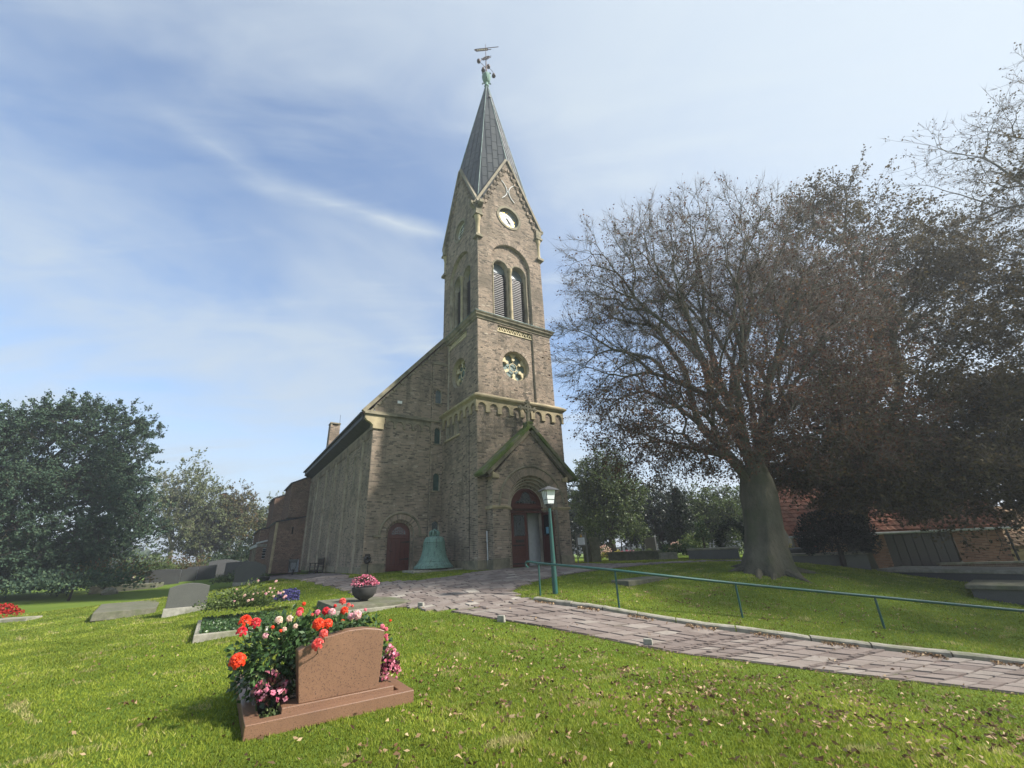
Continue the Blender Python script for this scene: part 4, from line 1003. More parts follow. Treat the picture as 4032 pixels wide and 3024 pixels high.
for w in SW:
    g = G(); g.prism(archpoly(*w, 12), NL, -.27, -.22); g.build('window', MAT['dark_glass'], nave)
for i, w in enumerate(TWIN):
    g = G(); g.prism(archpoly(*w, 12), TF, -.17, -.12); wo_ = g.build('window', MAT['church_glass'] if i else MAT['blue_glass'], nave)
    if i == 3:
        g = G(); lattice(g, TF, w[0] - .18, w[0] + .18, w[2], w[3] + .18, -.11, .07, .008, lambda x, t: t < w[3] or math.hypot(x - w[0], t - w[3]) < .18); g.build('leading', MAT['lead'], wo_)
    g = G(); g.prism([(w[0] - .27, w[2] - .07), (w[0] + .27, w[2] - .07), (w[0] + .27, w[2]), (w[0] - .27, w[2])], TF, -.1, .06); g.build('window_sill', MAT['dark_sandstone'], nave)
g = G(); g.prism([(-.76, 11.4), (.2, 11.4), (.2, 11.46), (-.76, 11.46)], TF, -.13, .06); g.prism([(-.76, 11.46), (.2, 11.46), (.1, 11.62), (-.55, 11.62)], TF, -.13, .02); g.build('turret_cap', MAT['dark_sandstone'], nave)
g = G(); archband(g, NF, -3.30, -.72, 5, .20, 7.22, 7.34, 7.72, -.01, .07); g.build('arch_frieze', MAT['dark_sandstone'], nave)
g = G(); f_ = NF
g.prism([(-4.42, 7.72), (.0, 7.72), (.0, 7.78), (-4.42, 7.78)], f_, -.05, .10); g.prism([(-4.46, 7.78), (.0, 7.78), (.0, 7.88), (-4.46, 7.88)], f_, -.05, .20); g.prism([(-4.46, 7.88), (.0, 7.88), (.0, 8.0), (-4.40, 8.0)], f_, -.05, .08); g.build('string_course', MAT['dark_sandstone'], nave)
g = G(); g.prism([(-3.98, 7.02), (-3.40, 7.02), (-3.40, 7.34), (-3.36, 7.34), (-3.36, 7.72), (-4.40, 7.72), (-4.42, 7.56), (-4.30, 7.42), (-4.12, 7.34), (-3.98, 7.2)], NF, -.35, .10); g.build('kneeler', MAT['sandstone'], nave, bevel=.015)
g = G(); arctube(g, NF, DC, DS, 1.05, 2, 178, .03, .06, 26)
for sg in (-1, 1):
    a, b = sorted((DC + sg * .99, DC + sg * 1.36)); g.prism([(a, DS - .10), (b, DS - .10), (b, DS + .02), (a, DS + .02)], NF, -.02, .10)
g.build('hood_mould', MAT['dark_sandstone'], nave)
for f_, a_, b_, h_, d_ in ((NF, NU - .05, DC - .74, .42, .06), (NF, DC + .74, -.0, .42, .19), (NL, NV - .055, NE, .30, .05)):
    g = G(); g.box3(f_, a_, b_, 0, h_, -.02, d_); g.build('plinth', MAT['dark_sandstone'], nave)
g = G(); g.prism([(-2.72, 8.62), (-2.46, 8.62), (-2.46, 8.78), (-2.72, 8.78)], NF, 0, .03); g.build('stone_plaque', MAT['white_paint'], nave)
# side door
sdf = NF.off(-.24)
g = G(); g.prism(archpoly(DC, DR, .04, DS, 20), sdf, -.06, 0); sd_ = g.build('side_door', MAT['door_wood'], church)
g = G(); g.prism(arcpts(DC, DS + .02, .36, 0, 180, 14), sdf, 0, .012); g.build('door_pane', MAT['dark_glass'], sd_)
g = G()
for x in (-.24, -.12, 0, .12, .24): g.box3(sdf, DC + x - .012, DC + x + .012, DS + .02, DS + .02 + math.sqrt(.36 ** 2 - x * x), .01, .025)
for t in (.12, .23): g.box3(sdf, DC - math.sqrt(.36 ** 2 - t * t), DC + math.sqrt(.36 ** 2 - t * t), DS + t, DS + t + .02, .01, .025)
g.build('glazing_bar', MAT['door_wood'], sd_)
for k in range(5):
    g = G(); w = 2 * DR / 5; g.box3(sdf, DC - DR + w * k + .006, DC - DR + w * (k + 1) - .006, .32, 1.50, 0, .018); g.build('door_plank', MAT['door_wood'], sd_)
for q_ in ((DC - DR, DC + DR, .05, .30, .04), (DC - .45, DC + .40, 1.54, 1.60, .03)):
    g = G(); g.box3(sdf, *q_[:4], 0, q_[4]); g.build('door_rail', MAT['door_wood'], sd_, bevel=.01)
for t in (.55, 1.35):
    g = G(); g.prism([(DC + .1, t), (DC + .56, t - .02), (DC + .56, t + .08), (DC + .1, t + .03)], sdf, .018, .032); g.build('strap_hinge', MAT['iron'], sd_)
g = G(); g.tube([sdf(DC - .42, .98, .03), sdf(DC - .42, .98, .09), sdf(DC - .30, .96, .09)], .014, 6); g.build('door_handle', MAT['iron'], sd_)
# roof
rm = (NU + NR_) / 2; rw_ = 8.0 + (rm + 4.33) * 1.19
g = G(); th = .18
for sg, e in ((-1, -4.50), (1, NR_ + .58)):
    g.add([(e, NV - .12, 7.80), (e, NE + .2, 7.80), (rm, NE + .2, rw_ - .02), (rm, NV - .12, rw_ - .02), (e, NV - .12, 7.80 + th), (e, NE + .2, 7.80 + th), (rm, NE + .2, rw_ - .02 + th), (rm, NV - .12, rw_ - .02 + th)], [(0, 1, 2, 3), (7, 6, 5, 4), (0, 4, 5, 1), (3, 2, 6, 7), (0, 3, 7, 4), (1, 5, 6, 2)])
nroof = g.build('nave_roof', MAT['roof_tiles'], church)
g = G(); rakestrip(g, NF, (-4.45, 7.83), (.25, 13.42), .20, -.1, .16); g.build('verge_coping', MAT['dark_sandstone'], nroof)
for k in range(22):
    g = G(); f_ = k / 22; x, t = -4.2 + 4.3 * f_, 7.95 + 5.12 * f_; g.prism([(x, t), (x + .16, t + .19), (x + .24, t + .12), (x + .08, t - .07)], NF, 0, .05 if k % 2 else .09); g.build('verge_block', MAT['dark_sandstone'], nroof)
g = G(); g.prism([(-4.52, 7.50), (-3.90, 7.18), (-3.90, 7.9), (-4.52, 7.86)], lambda s, t, d: (s, d, t), NV + .1, NE + .2); g.build('eave_soffit', MAT['slate'], nroof)
g = G(); g.tube([(-4.58, NV + .05, 7.82), (-4.58, NE + .3, 7.82)], .075, 8); g.build('gutter', MAT['slate'], nroof, smooth=True)
# chimney
k2, b2 = G(), G(); cv = 20.0
wall(FRONT(cv), -3.38, -2.60, 9.0, 11.45, (), k2, b2); wall(LEFT(-3.38), cv, cv + .8, 8.6, 11.45, (), k2, b2); k2.box((-3.37, cv + .01, 8.4), (-2.61, cv + .8, 11.45))
chim = k2.build('chimney', MAT['mortar'], church); b2.build('brickwork', MAT['brick'], chim, kind='stuff')
g = G()
for (x, y) in ((-3.38, cv), (-2.74, cv), (-3.38, cv + .66), (-2.74, cv + .66)): g.box((x, y, 11.45), (x + .14, y + .14, 11.62))
g.box((-3.42, cv - .04, 11.62), (-2.56, cv + .84, 11.72)); g.build('chimney_cap', MAT['dark_sandstone'], chim)
g = G(); g.tube([(-2.65, cv + .1, 11.7), (-2.65, cv + .1, 12.5)], .015, 5); g.build('chimney_rod', MAT['iron'], chim)
# ---- transept, organ wing and vestry behind
def block(name, u0, u1, v0, v1, t0, tl, tr, mat='red_brick', parts=()):
    k2, b2 = G(), G(); top = lambda u: tl + (tr - tl) * (u - u0) / (u1 - u0)
    hi_t = max(tl, tr)
    wall(FRONT(v0), (lambda t: u0 if t < tl else u0 + (t - tl) / max(1e-6, tr - tl) * (u1 - u0)), u1, t0, hi_t, (), k2, b2, None, .012)
    wall(LEFT(u0), v0, v1, t0, tl, (), k2, b2, None, .012)
    k2.prism([(u0 + .01, t0), (u1, t0), (u1, tr - .02), (u0 + .01, tl - .02)], FRONT(v0), -(v1 - v0), -.01)
    o = k2.build(name, MAT['mortar'], church); b2.build('brickwork', MAT[mat], o, kind='stuff')
    g = G(); L = math.hypot(u1 - u0, tr - tl)
    rakestrip(g, FRONT(v0), (u0 - .12, tl - .12 * (tr - tl) / (u1 - u0)), (u1, tr), .09, -(v1 - v0) - .05, .09); g.build('wing_roof', MAT['slate'], o)
    return o
tw_ = block('transept', -6.12, -3.9, 22.0, 27.5, -.15, 3.62, 4.05)
g = G(); g.box3(FRONT(22.0), -4.98, -4.88, 2.7, 3.25, -.01, .02); g.build('slit_window', MAT['dark_glass'], tw_)
g = G(); g.box3(FRONT(22.0), -6.2, -6.02, -.1, 3.6, -.05, .05); g.build('corner_strip', MAT['sandstone'], tw_)
block('upper_wing', -5.38, -3.9, 22.3, 27.0, 4.0, 6.75, 7.45)
block('organ_wing', -6.05, -4.0, 28.2, 33, -.1, 6.2, 6.95)
block('low_wing', -6.78, -4.5, 28.6, 36, -.1, 3.45, 3.85)
vs_ = block('vestry', -6.85, -5.0, 28.2, 37, -.15, 2.25, 2.72)
g = G(); rakestrip(g, FRONT(28.2), (-6.95, 2.22), (-5.4, 2.62), .12, -.1, .14); g.build('white_fascia', MAT['pale_metal'], vs_)
g = G(); g.box3(FRONT(28.2), -6.85, -5.3, 1.98, 2.2, -.01, .05); g.build('concrete_band', MAT['concrete'], vs_)
g = G(); g.box3(LEFT(-6.85), 28.2, 37, 1.95, 2.2, -.01, .12); g.build('white_fascia', MAT['pale_metal'], vs_)
g = G(); g.box3(FRONT(28.2), -6.35, -6.12, 1.0, 1.85, -.01, .03); g.build('vestry_window', MAT['dark_glass'], vs_)
for t in (1.0, 1.22, 1.45, 1.68, 1.83): g = G(); g.box3(FRONT(28.2), -6.37, -6.10, t, t + .03, .0, .05); g.build('glazing_bar', MAT['pale_metal'], vs_)
for k in range(5): g = G(); g.box3(LEFT(-6.85), 28.5 + k * .9, 28.8 + k * .9, 0, 1.95, 0, .08); g.build('pilaster', MAT['tan_stone'], vs_)
# ------------------------------------------------------------------ street furniture
def thing(name, label, cat, x, y, rz=0.0, group=None, dz=0.0):
    return tag(empty(name, (x, y, hz(x, y) + dz), rz), label, cat, group)
# hand rail
posts = [(.54, 13.1), (2.33, 11.35), (5.15, 11.25), (8.05, 10.85), (10.9, 10.3), (13.7, 9.6)]
PZ = [.36, .17, -.22, -.58, -.93, -1.25]
t = tag(empty('hand_rail', (posts[0][0], posts[0][1], PZ[0])), 'green painted tube hand rail along the sloping path kerb', 'hand rail')
o0 = np.array([posts[0][0], posts[0][1], PZ[0]])
pts = [np.array([x, y, z + .9]) - o0 for (x, y), z in zip(posts, PZ)]
d0 = (pts[0] - pts[1]) / np.linalg.norm(pts[0] - pts[1])
P = []
for i in range(len(pts) - 1):
    for k in range(6):
        a = k / 6; p0, p1, p2, p3 = pts[max(i - 1, 0)], pts[i], pts[i + 1], pts[min(i + 2, len(pts) - 1)]
        P.append(.5 * ((2 * p1) + (-p0 + p2) * a + (2 * p0 - 5 * p1 + 4 * p2 - p3) * a * a + (-p0 + 3 * p1 - 3 * p2 + p3) * a ** 3))
P.append(pts[-1])
hook = [P[0] + d0 * .42 + np.array([0, 0, -.13]), P[0] + d0 * .47 + np.array([0, 0, -.12]), P[0] + d0 * .51 + np.array([0, 0, -.07]), P[0] + d0 * .49 + np.array([0, 0, -.01]), P[0] + d0 * .43 + np.array([0, 0, .015]), P[0] + d0 * .3 + np.array([0, 0, .012])]
g = G(); g.tube(hook + P, .031, 10); g.build('rail', MAT['rail_paint'], t, smooth=True)
for (x, y), z, p in zip(posts, PZ, pts):
    g = G(); b = np.array([x, y, min(z, hz(x, y)) - .1]) - o0; g.tube([b, p], .024, 10); g.build('post', MAT['rail_paint'], t, smooth=True)
# lamp post
t = thing('lamp_post', 'green lamp post with a square frosted lantern and grey cap beside the path', 'street lamp', .98, 13.35, R(24), dz=-.05)
g = G(); g.tube([(0, 0, -.1), (0, 0, .5), (0, 0, 1.5), (0, 0, 2.42)], [.08, .077, .058, .042], 14); g.build('post', MAT['rail_paint'], t, smooth=True)
g = G(); g.lathe([(.03, 2.38), (.06, 2.42), (.10, 2.46), (.12, 2.50), (.12, 2.52)], (0, 0, 0), 16); g.build('lantern_base', MAT['lamp_roof'], t, smooth=True)
lb, lt = .115, .165
def q4(r, z): return [(r, r, z), (-r, r, z), (-r, -r, z), (r, -r, z)]
for k in range(4):
    a, b = q4(lb, 2.53), q4(lt, 2.93); g = G(); g.poly([a[k], a[(k + 1) % 4], b[(k + 1) % 4], b[k]]); g.build('lantern_pane', MAT['frosted_pane'], t)
    g = G(); g.tube([a[k], b[k]], .012, 4); g.build('lantern_bar', MAT['iron'], t)
    z = .3; m0 = [tuple(np.array(a[j]) * (1 - z) + np.array(b[j]) * z) for j in (k, (k + 1) % 4)]; g = G(); g.tube([tuple(np.array(p) * np.array([1.03, 1.03, 1])) for p in m0], .007, 4); g.build('lantern_crossbar', MAT['iron'], t)
    if k == 1:
        for s_ in (.33, .66): g = G(); g.tube([np.array(a[k]) * (1 - s_) + np.array(a[(k + 1) % 4]) * s_ + np.array([-.004, 0, 0]), np.array(b[k]) * (1 - s_) + np.array(b[(k + 1) % 4]) * s_ + np.array([-.004, 0, 0])], .006, 4); g.build('lantern_crossbar', MAT['iron'], t)
g = G(); g.add([(r, s_, z) for rr_, z in ((.25, 2.92), (.25, 2.935), (.07, 3.04), (.02, 3.06)) for (r, s_) in ((rr_, rr_), (-rr_, rr_), (-rr_, -rr_), (rr_, -rr_))], [(i * 4 + k, i * 4 + (k + 1) % 4, i * 4 + 4 + (k + 1) % 4, i * 4 + 4 + k) for i in range(3) for k in range(4)] + [(3, 2, 1, 0), (12, 13, 14, 15)]); g.build('lantern_roof', MAT['lamp_roof'], t)
# bell on its slab
def cpl(u, v): p = cw_(u, v); return float(p[0]), float(p[1])
x, y = cpl(-1.2, 2.1)
t = thing('bell_slab', 'low pale stone slab carrying the old church bell', 'stone slab', x, y, YAW)
g = G(); g.box((-1.25, -.75, -.1), (1.15, .7, .075)); g.build('slab', MAT['pale_kerb'], t, bevel=.02); t['_b'] = 0; del t['_b']
for dx in (-.62, .1, .55):
    g = G(); g.box((dx - .16, -.74, .075), (dx + .16, -.45, .12)); g.build('bearer', MAT['dark_wood'], t)
bz = hz(x, y) + .12
t = tag(empty('bell', (x, y, bz), .4), 'large weathered green bronze bell standing on a slab by the church wall', 'bell')
prof = [(.86, .0), (.90, .005), (.905, .03), (.88, .08), (.80, .16), (.72, .27), (.645, .40), (.585, .55), (.545, .72), (.52, .90), (.505, 1.05), (.495, 1.10), (.51, 1.12), (.49, 1.15), (.47, 1.22), (.44, 1.30), (.36, 1.36), (.2, 1.385), (.0, 1.39)]
g = G(); g.lathe(prof, (0, 0, 0), 48, caps=False); g.build('bell_body', MAT['verdigris'], t, smooth=True)
g = G()
for z, r in ((1.02, .515), (.30, .71), (.10, .87)): g.tube([(r * math.cos(2 * math.pi * k / 40), r * math.sin(2 * math.pi * k / 40), z) for k in range(41)], .014, 5)
g.build('moulding_ring', MAT['verdigris'], t)
for k in range(6):
    a = k * math.pi / 3; g = G(); g.tube([(.10 * math.cos(a), .10 * math.sin(a), 1.38), (.20 * math.cos(a), .20 * math.sin(a), 1.44), (.22 * math.cos(a), .22 * math.sin(a), 1.54), (.15 * math.cos(a), .15 * math.sin(a), 1.62), (.05 * math.cos(a), .05 * math.sin(a), 1.62)], .05, 8); g.build('crown_loop', MAT['verdigris'], t, smooth=True)
g = G(); g.lathe([(.12, 1.36), (.12, 1.5), (.10, 1.62), (.07, 1.70), (.0, 1.72)], (0, 0, 0), 12, caps=False); g.build('crown_post', MAT['verdigris'], t, smooth=True)
# path edge stubs
for (x, y), lab in zip(((-2.58, 12.15), (-.44, 10.2), (2.33, 9.12)), ('small weathered stone stub at the path edge beside the flower bowl grave', 'small weathered stone stub at the middle of the path edge', 'small stone stub with yellow lichen top at the near path edge')):
    g = G(); g.hexa([(-.09, -.05, -.1), (.09, -.05, -.1), (.09, .05, -.1), (-.09, .05, -.1)], [(-.075, -.045, .13), (.08, -.045, .125), (.075, .045, .12), (-.08, .045, .13)])
    o = g.build('edge_stub', MAT['concrete'], bevel=.012); o.location = (x, y, hz(x, y)); o.rotation_euler = (0, 0, -.4); tag(o, lab, 'marker stone', 'stubs along the path edge')
# bench against the nave
x, y = cpl(-4.45, 12.6)
t = thing('garden_bench', 'weathered dark wooden bench against the nave wall', 'bench', x, y, YAW - math.pi / 2, dz=0)
for s_ in (-1, 1):
    for d_ in (-.22, .25):
        g = G(); g.box((s_ * .85 - .03, d_ - .03, -.05), (s_ * .85 + .03, d_ + .03, .62 if d_ < 0 else .92)); g.build('leg', MAT['dark_wood'], t)
    g = G(); g.box((s_ * .85 - .035, -.28, .6), (s_ * .85 + .035, .25, .64)); g.build('armrest', MAT['dark_wood'], t)
    g = G(); g.box((s_ * .85 - .025, -.22, .2), (s_ * .85 + .025, .25, .25)); g.build('stretcher', MAT['dark_wood'], t)
for k in range(5): g = G(); g.box((-.85, -.25 + k * .1, .41), (.85, -.17 + k * .1, .44)); g.build('seat_slat', MAT['dark_wood'], t)
for k in range(11): g = G(); g.box((-.82 + k * .155, .235, .5), (-.75 + k * .155, .265, .86)); g.build('back_slat', MAT['dark_wood'], t)
g = G(); g.box((-.88, .23, .85), (.88, .28, .93)); g.build('top_rail', MAT['dark_wood'], t)
# wheelbarrow leaning on its nose
x, y = cpl(-4.75, 20.2)
t = thing('wheelbarrow', 'grey metal wheelbarrow tipped up against the church wall', 'wheelbarrow', x, y, YAW + math.pi / 2)
g = G(); M = Matrix.Rotation(R(-72), 4, 'Y') 
low_ = [M @ Vector(p) for p in ((-.30, -.22, 0), (.30, -.22, 0), (.30, .22, 0), (-.30, .22, 0))]; hi_ = [M @ Vector(p) for p in ((-.45, -.34, .28), (.5, -.34, .24), (.5, .34, .24), (-.45, .34, .28))]
off = Vector((.1, 0, .55)); g.add([p + off for p in low_ + hi_], [(3, 2, 1, 0), (0, 1, 5, 4), (1, 2, 6, 5), (2, 3, 7, 6), (3, 0, 4, 7)]); g.build('tray', MAT['lead'], t)
g = G(); g.tube([(-.1 + .2 * math.cos(2 * math.pi * k / 16), 0, .2 + .2 * math.sin(2 * math.pi * k / 16)) for k in range(17)], .045, 8); g.build('wheel', MAT['iron'], t, smooth=True)
for s_ in (-1, 1): g = G(); g.tube([(-.1, s_ * .05, .2), (.1, s_ * .2, .55), (.2, s_ * .26, 1.2)], .018, 6); g.build('handle', MAT['iron'], t)
# watering cans
for k, (u, v, lab) in enumerate(((-6.9, 26.9, 'green plastic watering can, left of the pair by the vestry'), (-6.45, 26.6, 'green plastic watering can, right of the pair by the vestry'))):
    x, y = cpl(u, v); t = thing('watering_can', lab, 'watering can', x, y, YAW + k, 'watering cans by the vestry')
    g = G(); g.lathe([(.15, 0), (.16, .02), (.15, .2), (.13, .28), (.08, .31), (.07, .30)], (0, 0, 0), 16); g.build('body', MAT['green_plastic'], t, smooth=True)
    g = G(); g.tube([(.13, 0, .06), (.25, 0, .2), (.36, 0, .36)], [.035, .025, .02], 8); g.build('spout', MAT['green_plastic'], t, smooth=True)
    g = G(); g.lathe([(.02, 0), (.055, .05), (.055, .06)], (.37, 0, .36), 10); g.build('rose_head', MAT['green_plastic'], t)
    g = G(); g.tube([(-.14, 0, .08), (-.22, 0, .18), (-.16, 0, .33), (0, 0, .38), (.06, 0, .31)], .016, 6); g.build('handle', MAT['green_plastic'], t, smooth=True)
# hose box and grille on the nave corner
x, y = cpl(-3.72, 4.10)
t = thing('hose_reel', 'dark hose reel hung low on the nave corner', 'hose reel', x, y, YAW)
g = G(); g.tube([(.10 * math.cos(2 * math.pi * k / 18), -.06, .64 + .12 * math.sin(2 * math.pi * k / 18)) for k in range(19)], .07, 8); g.build('hose_coil', MAT['iron'], t, smooth=True)
g = G(); g.box((-.12, -.02, .72), (.12, .0, .88)); g.build('bracket', MAT['iron'], t); g = G(); g.tube([(.05, -.05, .46), (.03, -.06, .25), (.06, -.04, .05)], .02, 6); g.build('hose_tail', MAT['iron'], t)
# notice board
t = thing('notice_board', 'small grey notice board on two posts with a white notice, right of the porch', 'sign', 3.3, 23.8, R(-8))
for x0 in (-.25, .25): g = G(); g.box((x0 - .03, -.03, -.2), (x0 + .03, .03, 1.52)); g.build('post', MAT['grey_wood'], t)
g = G(); g.prism([(-.23, .86), (.23, .86), (.23, 1.36), (.0, 1.5), (-.23, 1.36)], lambda s, t_, d: (s, d, t_), -.05, -.02); g.build('board', MAT['grey_wood'], t)
g = G(); g.box((-.18, -.062, .92), (.18, -.052, 1.27)); nt = g.build('notice', MAT['white_paper'], t)
for k in range(5): g = G(); g.box((-.10 - .02 * (k % 2), -.066, 1.19 - k * .055), (.10 + .02 * (k % 3), -.0635, 1.205 - k * .055)); g.build('print_line', MAT['print_grey'], t)
g = G(); g.lathe([(.0, 0), (.05, .01), (.06, .05), (.03, .09), (.05, .13), (.0, .15)], (0, -.06, 1.28), 10, caps=False); g.build('emblem', MAT['gold'], t)
# standing old gravestones by the porch
def stela(name, lab, x, y, rz, w, d, h, top, mat, group=None, leanx=0.0):
    t = thing(name, lab, 'gravestone', x, y, rz, group); t.rotation_euler = (leanx, 0, rz)
    g = G(); P = [(-w / 2, -.15), (w / 2, -.15)] + [(p[0] * w / 2, h + p[1]) for p in top]
    g.prism(P, lambda s, t_, q: (s, -q, t_), -d / 2, d / 2); g.build('stone', MAT[mat], t, bevel=.018); return t
tp = [(1, -.06), (.75, .02), (.7, .03), (-.7, .05), (-.75, .03), (-1, -.05)]
t = stela('old_gravestone', 'tall mossy grave slab standing right of the porch', 4.35, 26.0, R(12), .56, .2, 1.30, tp, 'old_stone', 'old standing gravestones by the porch')
t = stela('old_gravestone', 'shorter lichen streaked grave slab behind the notice board', 3.9, 26.25, R(10), .40, .18, .90, [(1, -.05), (.5, .05), (-1, .05)], 'old_stone', 'old standing gravestones by the porch')

# ------------------------------------------------------------------ leaves, flowers and bushes as mesh
def leaf_quads(C, N, L, Wd, rg, fold=.15):
    """diamond leaves: C centres (n,3), N rough direction, L length, Wd width (arrays)"""
    n = len(C); a = N + rg.normal(0, .35, (n, 3)); a /= np.linalg.norm(a, axis=1)[:, None] + 1e-9
    r = rg.normal(0, 1, (n, 3)); b = np.cross(a, r); b /= np.linalg.norm(b, axis=1)[:, None] + 1e-9; c = np.cross(a, b)
    L = np.broadcast_to(L, n)[:, None]; Wd = np.broadcast_to(Wd, n)[:, None]
    p0 = C - a * L * .5; p2 = C + a * L * .5; p1 = C + b * Wd * .5 + c * Wd * fold - a * L * .08; p3 = C - b * Wd * .5 + c * Wd * fold - a * L * .08
    V = np.stack([p0, p1, p2, p3], 1).reshape(-1, 3); return V, np.arange(n * 4).reshape(-1, 4)
def ell_pts(n, c, r, rg, inner=.45, lump=.16, flat=None, seed=0):
    d = rg.normal(0, 1, (n, 3)); d /= np.linalg.norm(d, axis=1)[:, None]
    if flat is not None: d[:, 2] = np.where(d[:, 2] < flat, -d[:, 2] * .3, d[:, 2])
    k = 1 + lump * (np.sin(d[:, 0] * 5.1 + seed) * np.cos(d[:, 1] * 4.3 + seed * 2) + .7 * np.sin(d[:, 2] * 7.3 + d[:, 0] * 6 + seed))
    rad = (inner + (1 - inner) * rg.random(n) ** .6) * k
    return np.array(c) + d * rad[:, None] * np.array(r), d
def bush(name, parent, c, r, n, L, Wd, mat, rg, inner=.35, lump=.16, flat=-.2, up=.3, seed=0):
    C, d = ell_pts(n, c, r, rg, inner, lump, flat, seed); d = d + np.array([0, 0, up]); V, F = leaf_quads(C, d, rg.uniform(.7, 1.2, n) * L, rg.uniform(.7, 1.2, n) * Wd, rg)
    return np_mesh(name, V, F, MAT[mat], parent, rg.random(n))
RG = np.random.default_rng(21)
def petals(g, c, rad, t, rg, look=(0, -.6, .8)):
    z = Vector(look).normalized(); x = z.orthogonal().normalized(); y = z.cross(x)
    for ring, (rr_, hh, nn, sz) in enumerate(((.10, .46, 3, .28), (.27, .40, 5, .34), (.46, .30, 6, .42), (.66, .14, 7, .48), (.84, -.06, 7, .50), (.95, -.32, 6, .50))):
        for k in range(nn):
            a = 2 * math.pi * (k + .5 * (ring % 2) + rg.uniform(-.1, .1)) / nn; rd = x * math.cos(a) + y * math.sin(a); tg = -x * math.sin(a) + y * math.cos(a)
            o = Vector(c); w = sz * rad; base = o + rd * rr_ * rad * .45 + z * (hh - .25) * rad; mid_ = o + rd * rr_ * rad + z * (hh + .05) * rad; tip = o + rd * (rr_ + .18) * rad + z * (hh + (.22 - .10 * ring)) * rad
            g.add([base - tg * w * .35, base + tg * w * .35, mid_ + tg * w * .62, tip + tg * w * .4, tip - tg * w * .4, mid_ - tg * w * .62], [(0, 1, 2, 5), (5, 2, 3, 4)], min(1, max(0, t + rg.uniform(-.07, .07))))
# ---- foreground grave
NLc = np.array([-2.74, 5.0]); FZ = hz(-2.0, 6.2)
gv = tag(empty('grave_surround', (NLc[0], NLc[1], FZ), YAW), 'red granite grave kerb around the rose bed in the foreground', 'grave kerb')
GW, GD = 1.72, 2.45
for a, b in (((0, 0, -.08), (GW, .14, .115)), ((0, GD - .13, -.08), (GW, GD, .11)), ((0, .142, -.08), (.14, GD - .132, .112)), ((GW - .14, .142, -.08), (GW, GD - .132, .112))):
    g = G(); g.box(a, b); g.build('kerb', MAT['red_granite'], gv, bevel=.008)
g = G(); n = 14
for i in range(n):
    for j in range(n):
        f_ = lambda a, b: (.14 + (GW - .28) * a / n, .14 + (GD - .28) * b / n, .05 + .02 * math.sin(a * 3.1 + b * 1.7)); g.poly([f_(i, j), f_(i + 1, j), f_(i + 1, j + 1), f_(i, j + 1)])
g.build('soil', MAT['soil'], gv)
g = G(); g.box((.33, .141, .06), (1.52, .42, .165)); g.build('footing', MAT['red_granite'], gv, bevel=.008)
hs = tag(empty('headstone', (NLc[0] + UX[0] * .9 + UY[0] * .26, NLc[1] + UX[1] * .9 + UY[1] * .26, FZ + .165), YAW), 'polished reddish brown granite headstone with curved top in the foreground', 'headstone')
g = G(); prof_ = [(-.41, 0), (.44, 0), (.475, .585), (.40, .612), (.24, .637), (.05, .637), (-.13, .607), (-.24, .595), (-.40, .53), (-.48, .495)]
g.prism(prof_, lambda s, t_, d: (s, -d, t_), -.09, .10); g.build('stone', MAT['red_granite'], hs, bevel=.008)
def gp(u, v): return NLc + UX * u + UY * v
bx_ = gp(.62, .95)
rb_ = tag(empty('rose_bush', (bx_[0], bx_[1], FZ + .05), YAW), 'rose bush with orange, red and pink blooms leaning over the headstone', 'rose bush')
lc, ld = [], []
for (c, r, n) in (((-.35, -.1, .46), (.44, .5, .46), 1500), ((.02, .0, .62), (.48, .5, .28), 1100), ((.45, .05, .72), (.42, .4, .14), 520), ((-.02, -.66, .66), (.14, .12, .13), 70), ((.22, -.60, .80), (.16, .16, .07), 60), ((.86, .0, .45), (.24, .3, .30), 220)):
    C, d = ell_pts(n, c, r, RG, .3, .18, None, c[0]); lc.append(C); ld.append(d)
lc = np.concatenate(lc); ld = np.concatenate(ld) + np.array([0, -.1, -.25]); n = len(lc)
V, F = leaf_quads(lc, ld, RG.uniform(.05, .10, n), RG.uniform(.035, .062, n), RG, .1); np_mesh('foliage', V, F, MAT['rose_leaf'], rb_, np.clip(RG.normal(.4, .24, n), 0, 1))['kind'] = 'stuff'
for k in range(26):
    a = RG.uniform(0, 6.28); b0 = Vector((RG.normal(-.1, .22), RG.normal(0, .2), 0)); tp_ = lc[RG.integers(0, n)]; e = Vector(tp_); m_ = (b0 + e) / 2 + Vector((0, 0, .1)); g = G(); g.tube([b0, m_, e], [.009, .007, .003], 5); g.build('stem', MAT['stem'], rb_)
